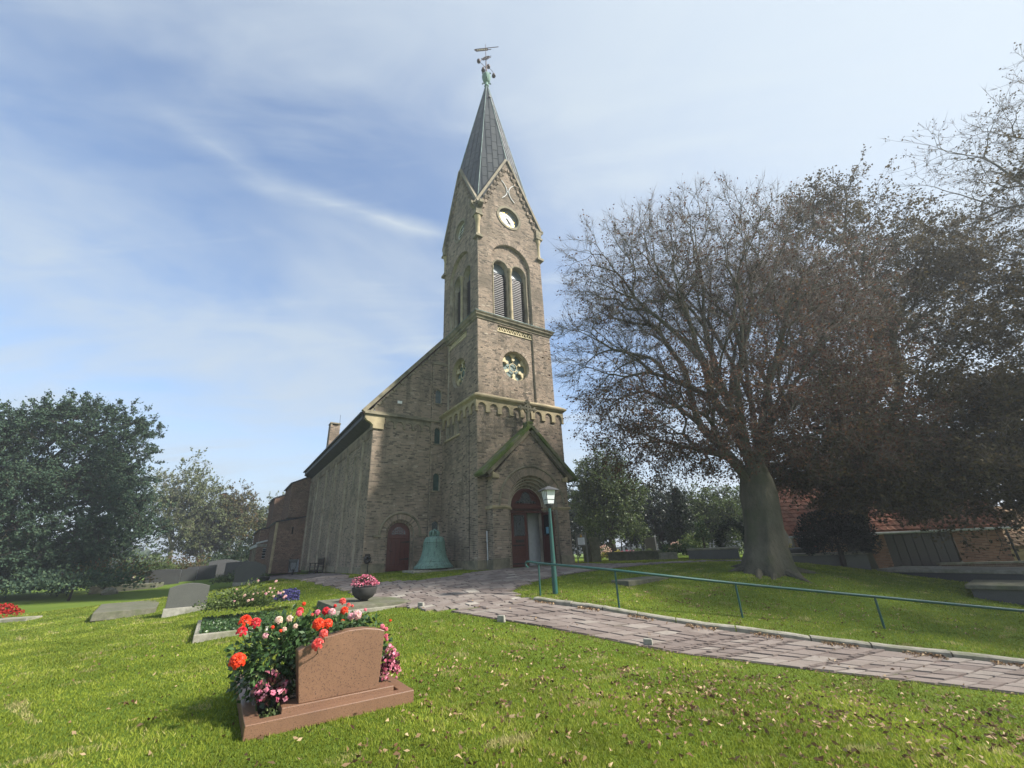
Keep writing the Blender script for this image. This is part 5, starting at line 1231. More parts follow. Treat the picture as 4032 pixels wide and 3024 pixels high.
#            u    v(from NL) z    radius tint
ROSES = [(-.12, .40, 1.01, .062, .10), (-.02, .45, .97, .055, .40), (-.14, .35, .91, .052, .37), (-.13, .40, .63, .075, .14), (.58, .05, .93, .062, .15), (.69, .08, .92, .05, .17), (.64, .02, .83, .045, .55), (.57, -.02, .74, .058, .48),
         (.48, .75, 1.02, .042, .40), (.46, .7, .99, .034, .62), (.74, .55, 1.00, .045, .36), (.66, .6, .99, .033, .74), (.81, .5, .99, .042, .90), (.96, .55, .99, .046, .12), (.98, .75, 1.08, .042, .52), (1.08, .35, .94, .052, .92), (1.03, .45, .92, .04, .88), (1.44, .45, .76, .03, .72), (1.50, .5, .72, .026, .70), (1.50, .5, .64, .027, .70), (1.52, .5, .60, .02, .74),
         (.92, .4, .88, .024, .1), (1.02, .6, 1.04, .026, .55), (.16, .4, .90, .018, .15), (.24, .35, .86, .017, .16), (.52, .8, 1.08, .022, .14), (.60, .6, .97, .018, .5), (.88, .7, 1.03, .02, .3), (1.58, .6, .80, .018, .1), (.33, .5, .96, .036, 1.0), (.22, .45, .97, .042, 1.0), (.40, .45, .88, .026, 1.0), (.28, .4, .87, .026, 1.0), (.10, .45, .82, .03, .9), (1.30, .8, .94, .02, .72), (1.12, .8, 1.0, .018, .55)]
ilx = lambda u, v, z: ((u - .62), (v - .95), z - .05)
for (u, v, z, r_, tt) in ROSES:
    g = G(); petals(g, ilx(u, v, z), r_, tt, random.Random(int(u * 999 + z * 77)), (RG.uniform(-.6, .2), RG.uniform(-1, -.5), RG.uniform(.2, .8))); g.build('rose', MAT['petal'], rb_)
    if v < .45:
        p = Vector(ilx(u, v, z)); g = G(); g.tube([p - Vector((0, 0, r_ * .5)), p + Vector((.05, .15, -.12)), p + Vector((.1 if u < .2 else 0, .4, -.25))], .005, 5); g.build('flower_stalk', MAT['stem'], rb_)
def flower_mound(name, lab, cat, x, y, z, r, nleaf, nflow, lmat, fmat, rg, Lf=.05, Ff=.035, group=None):
    t = tag(empty(name, (x, y, z)), lab, cat, group)
    bush('leaves', t, (0, 0, r[2] * .5), (r[0], r[1], r[2] * .6), nleaf, Lf, Lf * .8, lmat, rg, .2)['kind'] = 'stuff'
    C, d = ell_pts(nflow, (0, 0, r[2] * .5), (r[0] * 1.05, r[1] * 1.05, r[2] * .66), rg, .85, .12, -.3, x); V, F = leaf_quads(C, d[:, [1, 2, 0]], Ff, Ff, rg, .25); V2, F2 = leaf_quads(C + d * .004, d[:, [2, 0, 1]], Ff, Ff, rg, .25)
    np_mesh('blossoms', np.concatenate([V, V2]), np.concatenate([F, F2 + len(V)]), MAT[fmat], t, rg.random(2 * nflow))['kind'] = 'stuff'; return t
p = gp(1.56, .48); flower_mound('begonia', 'pink begonia with dark leaves at the right side of the red granite headstone', 'flowers', p[0], p[1], FZ + .06, (.13, .15, .40), 260, 120, 'begonia_leaf', 'pink_petal', RG, .05, .045)
p = gp(.23, .34); flower_mound('begonia', 'mauve pink begonia in the shaded left corner of the foreground grave', 'flowers', p[0], p[1], FZ + .06, (.17, .17, .36), 300, 46, 'begonia_leaf', 'pink_petal', RG, .05, .058)
p = gp(.08, .92); t = tag(empty('silver_ragwort', (p[0], p[1], FZ + .06)), 'silvery grey leaved plant at the left kerb of the foreground grave', 'plant'); bush('leaves', t, (0, 0, .22), (.10, .12, .2), 130, .10, .035, 'silver_leaf', RG, .2, up=.8)
p = gp(.30, .25); t = tag(empty('ground_cover', (p[0], p[1], FZ + .05)), 'low yellowish green ground cover in front of the mauve begonia', 'plant'); bush('leaves', t, (0, 0, .03), (.18, .10, .09), 260, .035, .02, 'green_leaf', RG, .1)
# ---- slab with the planter bowl
gx_, gy_ = -4.6, 13.6
t = thing('grave_slab', 'broad mossy stone slab under the flower bowl', 'grave slab', gx_, gy_, YAW, dz=.0)
g = G(); g.hexa([(-1.05, -1.25, -.2), (1.05, -1.25, -.2), (1.05, 1.2, -.2), (-1.05, 1.2, -.2)], [(-1.0, -1.2, .12), (1.02, -1.22, .10), (1.0, 1.15, .13), (-1.0, 1.15, .13)]); g.build('slab', MAT['old_stone'], t, bevel=.02)
g = G(); g.box((-1.15, -1.42, -.2), (.9, -1.30, .03)); g.build('kerb', MAT['pale_kerb'], t, bevel=.01)
bz = hz(gx_, gy_) + .13
t = tag(empty('planter_bowl', (gx_ + .12, gy_ - .25, bz)), 'dark grey footed bowl planted full of pink begonias', 'planter')
g = G(); g.lathe([(.09, 0), (.10, .02), (.13, .03), (.24, .09), (.315, .18), (.345, .30), (.35, .34), (.335, .35), (.32, .33), (.0, .33)], (0, 0, 0), 28, caps=False); g.build('bowl', MAT['bowl_grey'], t, smooth=True)
for k in range(3): a = k * 2.1; g = G(); g.lathe([(.03, -.02), (.025, .05)], (.1 * math.cos(a), .1 * math.sin(a), 0), 8); g.build('foot', MAT['bowl_grey'], t)
bush('leaves', t, (0, 0, .42), (.33, .33, .2), 600, .05, .045, 'begonia_leaf', RG, .1)['kind'] = 'stuff'
C, d = ell_pts(330, (0, 0, .42), (.37, .37, .25), RG, .88, .1, -.1, 2); V, F = leaf_quads(C, d[:, [1, 2, 0]], .05, .05, RG, .3); V2, F2 = leaf_quads(C, d[:, [2, 0, 1]], .05, .05, RG, .3)
np_mesh('blossoms', np.concatenate([V, V2]), np.concatenate([F, F2 + len(V)]), MAT['pink_petal'], t, RG.random(660))['kind'] = 'stuff'
# ---- kerbed grave with ground cover, pale roses and a blue cushion
ox, oy = -7.2, 10.5; KG = lambda u, v: np.array([ox, oy]) + UX * u + UY * v
t = thing('grave_surround', 'pale stone kerbed grave filled with green ground cover, left of the rose bush', 'grave kerb', ox, oy, YAW)
for a, b in (((0, 0, -.1), (2.0, .14, .16)), ((0, .142, -.1), (.14, 3.2, .15)), ((1.86, .142, -.1), (2.0, 3.2, .15)), ((0, 3.202, -.1), (2.0, 3.34, .15))):
    g = G(); g.box(a, b); g.build('kerb', MAT['pale_kerb'], t, bevel=.015)
V_, F_ = leaf_quads(np.stack([RG.uniform(.1, 1.9, 5200), RG.uniform(.1, 3.2, 5200), .12 + .12 * RG.random(5200)], 1), np.array([0, 0, 1.0]) + RG.normal(0, .8, (5200, 3)), .06, .045, RG); np_mesh('ground_cover', V_, F_, MAT['rose_leaf'], t, RG.random(5200) * .8)['kind'] = 'stuff'
p = KG(.95, 2.5); t = thing('rose_shrub', 'loose shrub with small pale pink roses behind the kerbed grave', 'shrub', p[0], p[1])
bush('leaves', t, (0, 0, .38), (1.0, .7, .52), 3000, .075, .05, 'green_leaf', RG, .1, .25)['kind'] = 'stuff'
C, d = ell_pts(36, (.35, .1, .55), (.8, .6, .50), RG, .9, .1, .2, 4); g_ = None
for c_ in C: g = G(); petals(g, c_, RG.uniform(.022, .04), RG.uniform(.86, 1), random.Random(3), (0, -.8, .5)); g.build('rose', MAT['petal'], t)
p = KG(2.15, 3.1); flower_mound('blue_flower_cushion', 'rounded cushion of deep blue flowers near the kerbed grave', 'flowers', p[0], p[1], hz(*p) + .12, (.34, .34, .36), 300, 900, 'dark_leaf', 'blue_petal', RG, .04, .045)
# ---- lawn graves on the left
def slabstone(lab, corners, h, mat, cat='grave slab', name='grave_slab'):
    c = np.mean(corners, 0); t = thing(name, lab, cat, c[0], c[1]); z0 = hz(*c)
    g = G(); lo_ = [(p[0] - c[0], p[1] - c[1], -.15) for p in corners]; hi_ = [(p[0] * .985 + c[0] * .015 - c[0], p[1] * .985 + c[1] * .015 - c[1], h) for p in corners]; g.hexa(lo_, hi_); g.build('slab', MAT[mat], t, bevel=.02); return t
slabstone('flat weathered grave slab lying in the lawn on the left', [(-15.4, 16.85), (-14.0, 18.0), (-17.2, 22.3), (-18.9, 21.0)], .12, 'old_stone')
def headstone(lab, x, y, rz, w, h, d, mat, top='arc', base=None, group=None, rise=.08, lean=0.0):
    t = thing('headstone', lab, 'headstone', x, y, rz, group)
    b0 = base or 0.0
    if base: g = G(); g.box((-w / 2 - .04, -d / 2 - .05, -.15), (w / 2 + .04, d / 2 + .05, base)); g.build('base', MAT['grey_granite' if mat != 'grey_granite' else 'concrete'], t, bevel=.01)
    P = [(-w / 2, b0 if base else -.15), (w / 2, b0 if base else -.15)]
    if top == 'arc': P += [(w / 2 - w * k / 10, h + rise * (1 - (k / 5 - 1) ** 2)) for k in range(11)]
    elif top == 'shoulder': P += [(w / 2, h - .16), (w / 2 - .08, h - .08)] + [(w * .36 - w * .72 * k / 8, h - .06 + (rise + .06) * (1 - (k / 4 - 1) ** 2)) for k in range(9)] + [(-w / 2 + .08, h - .08), (-w / 2, h - .16)]
    else: P += [(w / 2, h + rise), (-w / 2, h)]
    g = G(); g.prism(P, lambda s, t_, q: (s, -q, t_), -d / 2, d / 2); o = g.build('stone', MAT[mat], t, bevel=.012); o.rotation_euler = (lean, 0, 0); return t
headstone('grey granite headstone with gently curved top standing alone in the lawn', -12.3, 17.2, YAW + R(4), 1.22, .88, .16, 'grey_granite', 'arc', .22, rise=.13)
t = headstone('grey shouldered headstone on a footing with flowers around it', -17.9, 30.4, YAW - R(8), 1.75, 1.35, .18, 'grey_granite', 'shoulder', .28, rise=.16)
p = (-19.6, 30.9); t = thing('flower_shrub', 'straggly shrub left of the shouldered grey headstone', 'shrub', *p); bush('leaves', t, (0, 0, .4), (1.0, .7, .5), 1200, .12, .07, 'green_leaf', RG, .1, .3)['kind'] = 'stuff'
p = (-16.6, 29.9); t = thing('flower_pot', 'dark square flower pot right of the shouldered grey headstone', 'flower pot', *p); g = G(); g.hexa([(-.16, -.16, 0), (.16, -.16, 0), (.16, .16, 0), (-.16, .16, 0)], [(-.22, -.22, .38), (.22, -.22, .38), (.22, .22, .38), (-.22, .22, .38)]); g.build('pot', MAT['iron'], t); bush('leaves', t, (0, 0, .45), (.25, .25, .2), 120, .1, .06, 'green_leaf', RG, .1)
far = [('narrow dark headstone at the left end of the far row', 338, 1252, 44, 1.3, .95, 'dark_granite', 'flat', .06), ('widest dark brown headstone in the far row', 350, 1255, 40, 2.5, 1.15, 'dark_granite', 'arc', .12), ('low blue grey headstone in the middle of the far row', 400, 1252, 45, 1.75, 1.1, 'dark_granite', 'flat', .1),
       ('long dark headstone with a flat top right of the blue grey one', 432, 1250, 46, 2.5, 1.25, 'dark_granite', 'flat', .12), ('largest tall grey headstone at the back of the far row', 478, 1247, 48, 2.7, 1.6, 'slate_granite', 'arc', .2), ('black polished headstone half hidden by the shouldered grey one', 508, 1245, 44, 1.9, 1.2, 'dark_granite', 'flat', .1)]
for lab, dx, dy, Y_, w, h, m_, tp_, rs in far:
    p = at(dx, dy, Y_); headstone(lab, p[0], p[1], YAW - R(12), w, h, .2, m_, tp_, None, 'far row of headstones', rs)
p = at(277, 1268, 34); t = thing('tomb_kerb', 'low raised stone kerb tomb at the edge of the dark hedge', 'grave kerb', p[0], p[1], YAW - R(10)); g = G(); g.box((-1.9, -.9, -.2), (1.9, .9, .42)); g.build('kerb', MAT['old_stone'], t, bevel=.03)
p = at(262, 1250, 35.5); flower_mound('heather_bed', 'pale lilac heather on the low kerb tomb', 'flowers', p[0], p[1], hz(p[0], p[1]) + .3, (1.3, .6, .7), 300, 500, 'silver_leaf', 'pale_petal', RG, .1, .08)
p = at(238, 1275, 31); t = thing('boulder', 'pale boulder at the edge of the dark hedge', 'stone', p[0], p[1]); g = G(); g.lathe([(.35, -.1), (.42, .1), (.35, .3), (.15, .42), (0, .44)], (0, 0, 0), 9, caps=False, wob=lambda a, z: 1 + .2 * math.sin(3 * a + z * 5)); g.build('stone', MAT['pale_kerb'], t)
p = at(12, 1322, 18.5); flower_mound('red_flower_bed', 'bright red bedding flowers at the far left edge', 'flowers', p[0] - .3, p[1], hz(p[0], p[1]), (.7, .5, .5), 300, 500, 'dark_leaf', 'red_petal', RG, .08, .07)
p = at(45, 1327, 18.2); slabstone('small pale grave slab beside the red bedding flowers', [(p[0] - .9, p[1] - .5), (p[0] + .5, p[1] - .2), (p[0] + .4, p[1] + .5), (p[0] - 1.0, p[1] + .3)], .1, 'pale_kerb')
# ---- behind the path on the right
t = thing('grave_wall', 'low mossy brick grave kerb behind the walk, right of the tall slabs', 'grave kerb', 7.0, 27.0, R(-20)); g = G(); g.box((-1.6, -.9, -.2), (1.2, 0, .42)); g.box((-1.7, -.98, .42), (1.3, .02, .5)); g.build('kerb', MAT['old_stone'], t); g = G(); g.box((1.22, -1.0, -.2), (2.2, 0.05, .36)); g.build('kerb', MAT['pale_kerb'], t)
for lab, x, y, L, rz, h in (('long dark grave kerb left of the beech trunk', 9.9, 23.3, 2.3, R(-26), .46), ('long pale topped grave kerb right of the beech trunk', 13.3, 20.6, 3.4, R(-28), .40)):
    t = thing('grave_wall', lab, 'grave kerb', x, y, rz); g = G(); g.box((-L / 2, -.7, -.3), (L / 2, .7, h)); g.build('kerb', MAT['dark_granite'], t); g = G(); g.box((-L / 2 - .06, -.76, h), (L / 2 + .06, .76, h + .08)); g.build('coping', MAT['pale_kerb'], t, bevel=.01)
for lab, dx, dy, Y_, r_, fm in (('yellow flower mound beside the tall old slab', 1312, 1205, 28, (.4, .35, .42), 'yellow_petal'), ('small yellow flower tuft right of the white slab', 1335, 1200, 29, (.25, .22, .45), 'yellow_petal'), ('wide coral red flower bed behind the low kerb', 1358, 1196, 30, (.75, .5, .42), 'pink_petal'), ('pale pink bush roses above the yellow mound', 1305, 1192, 30, (.45, .4, .75), 'pale_petal'), ('cream flowers above the ivy mound', 1460, 1180, 30, (.5, .4, .8), 'pale_petal')):
    p = at(dx, dy, Y_); flower_mound('flower_bed', lab, 'flowers', p[0], p[1], hz(p[0], p[1]), r_, 220, 260, 'green_leaf', fm, RG, .09, .07, 'flower beds behind the walk')
for lab, dx, Y_, r_ in (('clipped round box ball, left one behind the low kerb', 1378, 30, .33), ('clipped round box ball in front of the dark headstone', 1402, 30, .3), ('clipped round box ball beside the beech trunk', 1585, 24, .42)):
    p = at(dx, 1190, Y_); t = thing('box_ball', lab, 'shrub', p[0], p[1], group='clipped box balls'); bush('foliage', t, (0, 0, r_ * .9), (r_, r_, r_), 700, .06, .04, 'green_leaf', RG, .6, .05)
p = at(1408, 1190, 31); headstone('dark slanted headstone with a pale edge behind the box balls', p[0], p[1], R(-40), .75, 1.15, .22, 'dark_granite', 'flat', None, rise=.12)
p = at(1318, 1195, 31); slabstone('small white memorial slab between the yellow flowers', [(p[0] - .3, p[1] - .2), (p[0] + .35, p[1] - .2), (p[0] + .35, p[1] + .2), (p[0] - .3, p[1] + .2)], .4, 'white_paint', 'memorial', 'memorial_slab')
p = at(1468, 1203, 26.5); t = thing('ivy_mound', 'spreading mound of glossy ivy at the walk corner', 'shrub', p[0], p[1]); bush('foliage', t, (0, 0, .35), (1.1, .7, .55), 1800, .12, .09, 'rose_leaf', RG, .3)['kind'] = 'stuff'
p = at(1525, 1195, 28); t = thing('ivy_column', 'ivy covered post left of the beech trunk', 'ivy', p[0], p[1]); bush('foliage', t, (0, 0, 1.1), (.45, .45, 1.2), 1400, .11, .08, 'rose_leaf', RG, .5)['kind'] = 'stuff'; g = G(); g.tube([(0, 0, -.2), (0, 0, 2)], .07, 8); g.build('post', MAT['dark_bark'], t)
p = at(1592, 1200, 27); t = thing('ivy_arch', 'dark leafy arch just left of the beech trunk', 'arch', p[0], p[1]); A_ = np.linspace(0, math.pi, 60); cc_ = np.concatenate([np.stack([np.cos(A_) * .8, 0 * A_, 1.2 + np.sin(A_) * .8], 1), np.stack([np.full(30, -.8), np.zeros(30), np.linspace(0, 1.2, 30)], 1), np.stack([np.full(30, .8), np.zeros(30), np.linspace(0, 1.2, 30)], 1)]); cc_ = np.repeat(cc_, 18, 0) + RG.normal(0, .14, (len(cc_) * 18, 3)); V_, F_ = leaf_quads(cc_, RG.normal(0, 1, cc_.shape), .12, .09, RG); np_mesh('foliage', V_, F_, MAT['dark_leaf'], t, RG.random(len(cc_)))['kind'] = 'stuff'; g = G(); g.tube([(-.8, 0, -.1), (-.8, 0, 1.2)] + [(-.8 * math.cos(a), 0, 1.2 + .8 * math.sin(a)) for a in np.linspace(.1, math.pi - .1, 10)] + [(.8, 0, 1.2), (.8, 0, -.1)], .03, 6); g.build('hoop', MAT['iron'], t)
p = at(1740, 1170, 24); headstone('dark arched headstone with pale side stone right of the beech trunk', p[0], p[1], R(-30), .5, 1.05, .14, 'dark_granite', 'arc', .12, rise=.2)
p = at(1752, 1172, 24.2); headstone('narrow pale headstone behind the dark arched one', p[0], p[1], R(-30), .32, .95, .14, 'pale_kerb', 'arc', None, rise=.05)
p = at(1722, 1192, 21.5); t = thing('memorial_cushion', 'low rounded grey pillow stone on the pale kerb', 'memorial', p[0] , p[1], R(-28), dz=.44); g = G(); g.lathe([(.42, 0), (.46, .06), (.44, .16), (.36, .22), (0, .24)], (0, 0, 0), 20, caps=False); o = g.build('stone', MAT['grey_granite'], t, smooth=True); o.scale = (1, .7, 1)
p = at(1762, 1190, 21.3); flower_mound('red_planter', 'dark planter with red flowers right of the pillow stone', 'planter', p[0], p[1], hz(p[0], p[1]) + .5, (.38, .34, .5), 200, 160, 'dark_leaf', 'red_petal', RG, .09, .06); 
p = at(1708, 1185, 21.7); flower_mound('yellow_posy', 'small yellow posy left of the pillow stone', 'flowers', p[0], p[1], hz(p[0], p[1]) + .45, (.14, .14, .3), 60, 70, 'dark_leaf', 'yellow_petal', RG, .06, .05)
slabstone('old ledger slab sunk in the lawn below the beech', [(2.9, 15.0), (3.3, 14.3), (6.0, 16.3), (5.2, 16.9)], .05, 'old_stone')
# table tombs on the right bank
def tomb(lab, c, L, w, h, rz, mat):
    t = thing('table_tomb', lab, 'tomb', c[0], c[1], rz); g = G(); g.box((-L / 2, -w / 2, -.6), (L / 2, w / 2, h)); g.build('plinth', MAT['dark_granite'], t, bevel=.01)
    g = G(); g.box((-L / 2 - .1, -w / 2 - .1, h), (L / 2 + .1, w / 2 + .1, h + .12)); g.build('top_slab', MAT[mat], t, bevel=.02)
tomb('long low table tomb with pale top behind the rail', (16.6, 17.8), 4.0, 2.0, .30, R(-62), 'pale_kerb')
tomb('dark low table tomb at the right edge nearest the rail', (15.1, 13.6), 3.0, 2.0, .42, R(-50), 'old_stone')
# ---- houses on the right
def tiled(g, p00, p10, p11, p01, rows, cols, rgm):
    p00, p10, p11, p01 = [np.array(p, float) for p in (p00, p10, p11, p01)]
    n = np.cross(p10 - p00, p01 - p00); n /= np.linalg.norm(n); n = n if n[2] > 0 else -n
    for i in range(rows):
        for j in range(cols):
            f_ = lambda a, b: (p00 * (1 - a) + p10 * a) * (1 - b) + (p01 * (1 - a) + p11 * a) * b
            a0, a1, b0, b1 = j / cols, (j + 1) / cols, i / rows, (i + 1) / rows; am = (a0 + a1) / 2
            g.add([f_(a0, b0) + n * .06, f_(am, b0) + n * .10, f_(a1, b0) + n * .05, f_(a1, b1) + n * .015, f_(am, b1) + n * .055, f_(a0, b1) + n * .025, f_(a0, b0), f_(a1, b0)], [(0, 1, 4, 5), (1, 2, 3, 4), (6, 7, 2, 1, 0)], rgm.random())
hx, hy, hr = 21.4, 26.0, R(-14)
hb = tag(empty('barn', (hx, hy, -.6), hr), 'red brick outbuilding with red tiled roof behind the dark bush', 'building')
k2, b2 = G(), G(); BF = Face((0, -3, 0), (1, 0, 0), (0, -1, 0))
wall(BF, -6, 3.2, 0, 2.35, [rect(-1.8, 1.1, 0, 2.35)], k2, b2, None, .012); k2.box((-6, -2.7, 0), (-1.8, 3, 2.35)); k2.box((1.1, -2.7, 0), (3.2, 3, 2.35)); k2.box((-1.8, -2.2, 0), (1.1, 3, 2.35)); k2.prism([(-3, 2.35), (3, 2.35), (0, 5.6)], lambda s, t_, d: (d, s, t_), -6, 3.2)
o = k2.build('wall', MAT['mortar'], hb); b2.build('brickwork', MAT['barn_brick'], o, kind='stuff')
for k in range(7): g = G(); g.box((-1.78 + k * .41, -2.95, 0), (-1.40 + k * .41, -2.88, 2.3)); g.build('door_board', MAT['dark_wood'], hb)
g = G(); g.hexa([(-6.3, -3.5, 2.3), (3.5, -3.5, 2.3), (3.5, 0, 5.6), (-6.3, 0, 5.6)], [(-6.3, -3.5, 2.42), (3.5, -3.5, 2.42), (3.5, 0, 5.72), (-6.3, 0, 5.72)]); g.hexa([(-6.3, 0, 5.6), (3.5, 0, 5.6), (3.5, 3.5, 2.3), (-6.3, 3.5, 2.3)], [(-6.3, 0, 5.72), (3.5, 0, 5.72), (3.5, 3.5, 2.42), (-6.3, 3.5, 2.42)]); rf = g.build('roof', MAT['roof_tiles'], hb)
g = G(); tiled(g, (-6.3, -3.5, 2.425), (3.5, -3.5, 2.425), (3.5, 0, 5.725), (-6.3, 0, 5.725), 15, 38, random.Random(1)); g.build('roof_tile_field', MAT['roof_tiles'], rf, kind='stuff')
g = G(); g.tube([(-6.35, -3.58, 2.32), (3.55, -3.58, 2.32)], .06, 8); g.build('gutter', MAT['pale_metal'], hb); g = G(); g.tube([(3.3, -3.1, 2.3), (3.3, -3.1, 0)], .05, 8); g.build('downpipe', MAT['slate'], hb)
hx, hy, hr = 27.2, 25.2, R(-22)
hb = tag(empty('cottage', (hx, hy, -1.0), hr), 'low cream walled building with brown tiled roof at the right edge', 'building')
g = G(); g.box((-3, -2.5, 0), (5, 2.5, 1.75)); g.prism([(-2.5, 1.75), (2.5, 1.75), (0, 3.7)], lambda s, t_, d: (d, s, t_), -3, 5); g.build('wall', MAT['cream_paint'], hb)
g = G(); g.box((-3.05, -2.85, 1.45), (5.05, -2.6, 1.72)); g.build('fascia', MAT['cream_paint'], hb); g = G(); g.box((.4, -2.56, .5), (2.0, -2.5, 1.3)); g.build('window', MAT['dark_glass'], hb); g = G(); g.box((.3, -2.6, 1.3), (2.1, -2.5, 1.38)); g.build('window_head', MAT['white_paint'], hb)
g = G(); g.hexa([(-3.2, -3, 1.72), (5.2, -3, 1.72), (5.2, 0, 3.75), (-3.2, 0, 3.75)], [(-3.2, -3, 1.82), (5.2, -3, 1.82), (5.2, 0, 3.85), (-3.2, 0, 3.85)]); g.hexa([(-3.2, 0, 3.75), (5.2, 0, 3.75), (5.2, 3, 1.72), (-3.2, 3, 1.72)], [(-3.2, 0, 3.85), (5.2, 0, 3.85), (5.2, 3, 1.82), (-3.2, 3, 1.82)]); rf = g.build('roof', MAT['brown_tiles'], hb)
g = G(); tiled(g, (-3.2, -3, 1.825), (5.2, -3, 1.825), (5.2, 0, 3.855), (-3.2, 0, 3.855), 11, 30, random.Random(2)); g.build('roof_tile_field', MAT['brown_tiles'], rf, kind='stuff')
t = tag(empty('boundary_wall', (23.2, 20.6, -.7), R(-22)), 'low red brick boundary wall with pale coping behind the table tombs', 'wall'); k2, b2 = G(), G(); WF = Face((0, 0, 0), (1, 0, 0), (0, -1, 0)); wall(WF, -3.6, 6, 0, .92, (), k2, b2, None, .012); k2.box((-3.6, .005, 0), (6, .3, .92)); o = k2.build('wall', MAT['mortar'], t); b2.build('brickwork', MAT['red_brick'], o, kind='stuff'); g = G(); g.box((-3.65, -.06, .92), (6.05, .36, 1.0)); g.build('coping', MAT['pale_kerb'], t)
# ------------------------------------------------------------------ trees
class Tubes:
    def __init__(s): s.V = []; s.F = []; s.n = 0
    def add(s, P, r, k):
        m = len(P); T = np.gradient(P, axis=0); T /= np.linalg.norm(T, axis=1)[:, None] + 1e-9
        ref = np.array([0, 0, 1.0]) if abs(T[0, 2]) < .85 else np.array([1.0, 0, 0])
        x = np.cross(T, ref); x /= np.linalg.norm(x, axis=1)[:, None] + 1e-9; y = np.cross(T, x)
        a = np.arange(k) * 2 * math.pi / k; ca, sa = np.cos(a), np.sin(a)
        ring = P[:, None] + (x[:, None] * ca[None, :, None] + y[:, None] * sa[None, :, None]) * np.asarray(r)[:, None, None]
        s.V.append(ring.reshape(-1, 3)); i = np.arange(m - 1)[:, None] * k; j = np.arange(k)[None]; j2 = (j + 1) % k
        s.F.append((np.stack([i + j, i + j2, i + k + j2, i + k + j], -1).reshape(-1, 4)) + s.n); s.n += m * k
def branches(tips, fork, r0, rg, limbs=6, fr=(.30, .46), minn=2, droop=0.0, expo=.5, start_dir=(0, 0, 1.0)):
    """limbs from fork to every tip: clusters of tips are split again and again"""
    tb = Tubes(); N = len(tips); rt = r0 / N ** expo; ends = []
    def hermite(p, q, d0, d1, n):
        t = np.linspace(0, 1, n)[:, None]; L = np.linalg.norm(q - p)
        return (2 * t ** 3 - 3 * t ** 2 + 1) * p + (t ** 3 - 2 * t ** 2 + t) * d0 * L + (-2 * t ** 3 + 3 * t ** 2) * q + (t ** 3 - t ** 2) * d1 * L
    def kmeans2(P):
        c = P - P.mean(0); i = rg.integers(0, len(P)); a = P[np.argmax(((P - P[i]) ** 2).sum(1))]; b = P[np.argmax(((P - a) ** 2).sum(1))]
        for _ in range(2):
            m = ((P - a) ** 2).sum(1) < ((P - b) ** 2).sum(1)
            if m.all() or not m.any(): break
            a, b = P[m].mean(0), P[~m].mean(0)
        if m.all() or not m.any(): m = np.arange(len(P)) < len(P) // 2
        return m
    stack = []
    def push(idx, pos, d):
        stack.append((idx, pos, d))
    # first split into limbs
    groups = [np.arange(N)]
    while len(groups) < limbs:
        groups.sort(key=len); gidx = groups.pop(); m = kmeans2(tips[gidx]); groups += [gidx[m], gidx[~m]]
    for gi in groups: push(gi, np.array(fork, float) + rg.normal(0, .12, 3), np.array(start_dir, float))
    while stack:
        idx, pos, d = stack.pop(); n = len(idx); c = tips[idx].mean(0); v = c - pos; L = np.linalg.norm(v)
        if n <= minn:
            for i in idx:
                q = tips[i]; v2 = q - pos; l2 = np.linalg.norm(v2) + 1e-6; dd = v2 / l2 + np.array([0, 0, .25 - droop]); dd /= np.linalg.norm(dd)
                tb.add(hermite(pos, q, d * .8, dd, 4 if l2 > .8 else 3), np.linspace(rt * 1.25, rt * .7, 4 if l2 > .8 else 3), 3); ends.append((i, dd))
            continue
        f = rg.uniform(*fr); q = pos + v * f + rg.normal(0, .05, 3) * L + np.array([0, 0, .04 * L])
        dd = (c - q) / (np.linalg.norm(c - q) + 1e-6) * .75 + v / (L + 1e-6) * .25; dd /= np.linalg.norm(dd) + 1e-9
        r1 = rt * n ** expo; r2 = rt * (n * .82) ** expo; k = 8 if r1 > .12 else (5 if r1 > .035 else 3); ns = 6 if r1 > .1 else 4
        tb.add(hermite(pos, q, d * .7, dd * .7, ns), np.linspace(r1, r2, ns), k)
        m = kmeans2(tips[idx]); push(idx[m], q, dd); push(idx[~m], q, dd)
    return tb, ends
def twigs_leaves(tips, dirs, rg, ntw, tl, nleaf, leafL, dens, up=.3, tw_r=.004):
    """thin twigs at every branch tip and leaves along them; dens(n) -> leaf probability per tip"""
    n = len(tips); T = np.repeat(tips, ntw, 0) - np.repeat(dirs, ntw, 0) * (rg.random((n * ntw, 1)) * tl * .9); D = np.repeat(dirs, ntw, 0) + rg.normal(0, .5, (n * ntw, 3)) + np.array([0, 0, up]); D /= np.linalg.norm(D, axis=1)[:, None]
    L = rg.uniform(.5, 1.2, n * ntw) * tl; E = T + D * L[:, None]; E[:, 2] -= (L * .08)
    r = rg.normal(0, 1, E.shape); a = np.cross(D, r); a /= np.linalg.norm(a, axis=1)[:, None]; b = np.cross(D, a)
    V = np.stack([T + a * tw_r, T - a * tw_r * .5 + b * tw_r * .87, T - a * tw_r * .5 - b * tw_r * .87, E], 1).reshape(-1, 3); i = np.arange(len(T))[:, None] * 4
    F = np.concatenate([i + [0, 1, 3], i + [1, 2, 3], i + [2, 0, 3]])
    pr = np.repeat(np.repeat(dens, ntw), nleaf); keep = rg.random(len(pr)) < pr
    f = rg.uniform(.25, 1.05, len(pr)); P = np.repeat(T, nleaf, 0) + np.repeat(E - T, nleaf, 0) * f[:, None] + rg.normal(0, .05 * tl * 2, (len(pr), 3)); P = P[keep]; DD = np.repeat(D, nleaf, 0)[keep]
    m = len(P); LV, LF = leaf_quads(P, DD * .6 + rg.normal(0, .6, (m, 3)), rg.uniform(.7, 1.25, m) * leafL, rg.uniform(.55, .85, m) * leafL, rg, .12)
    return V, F, LV, LF
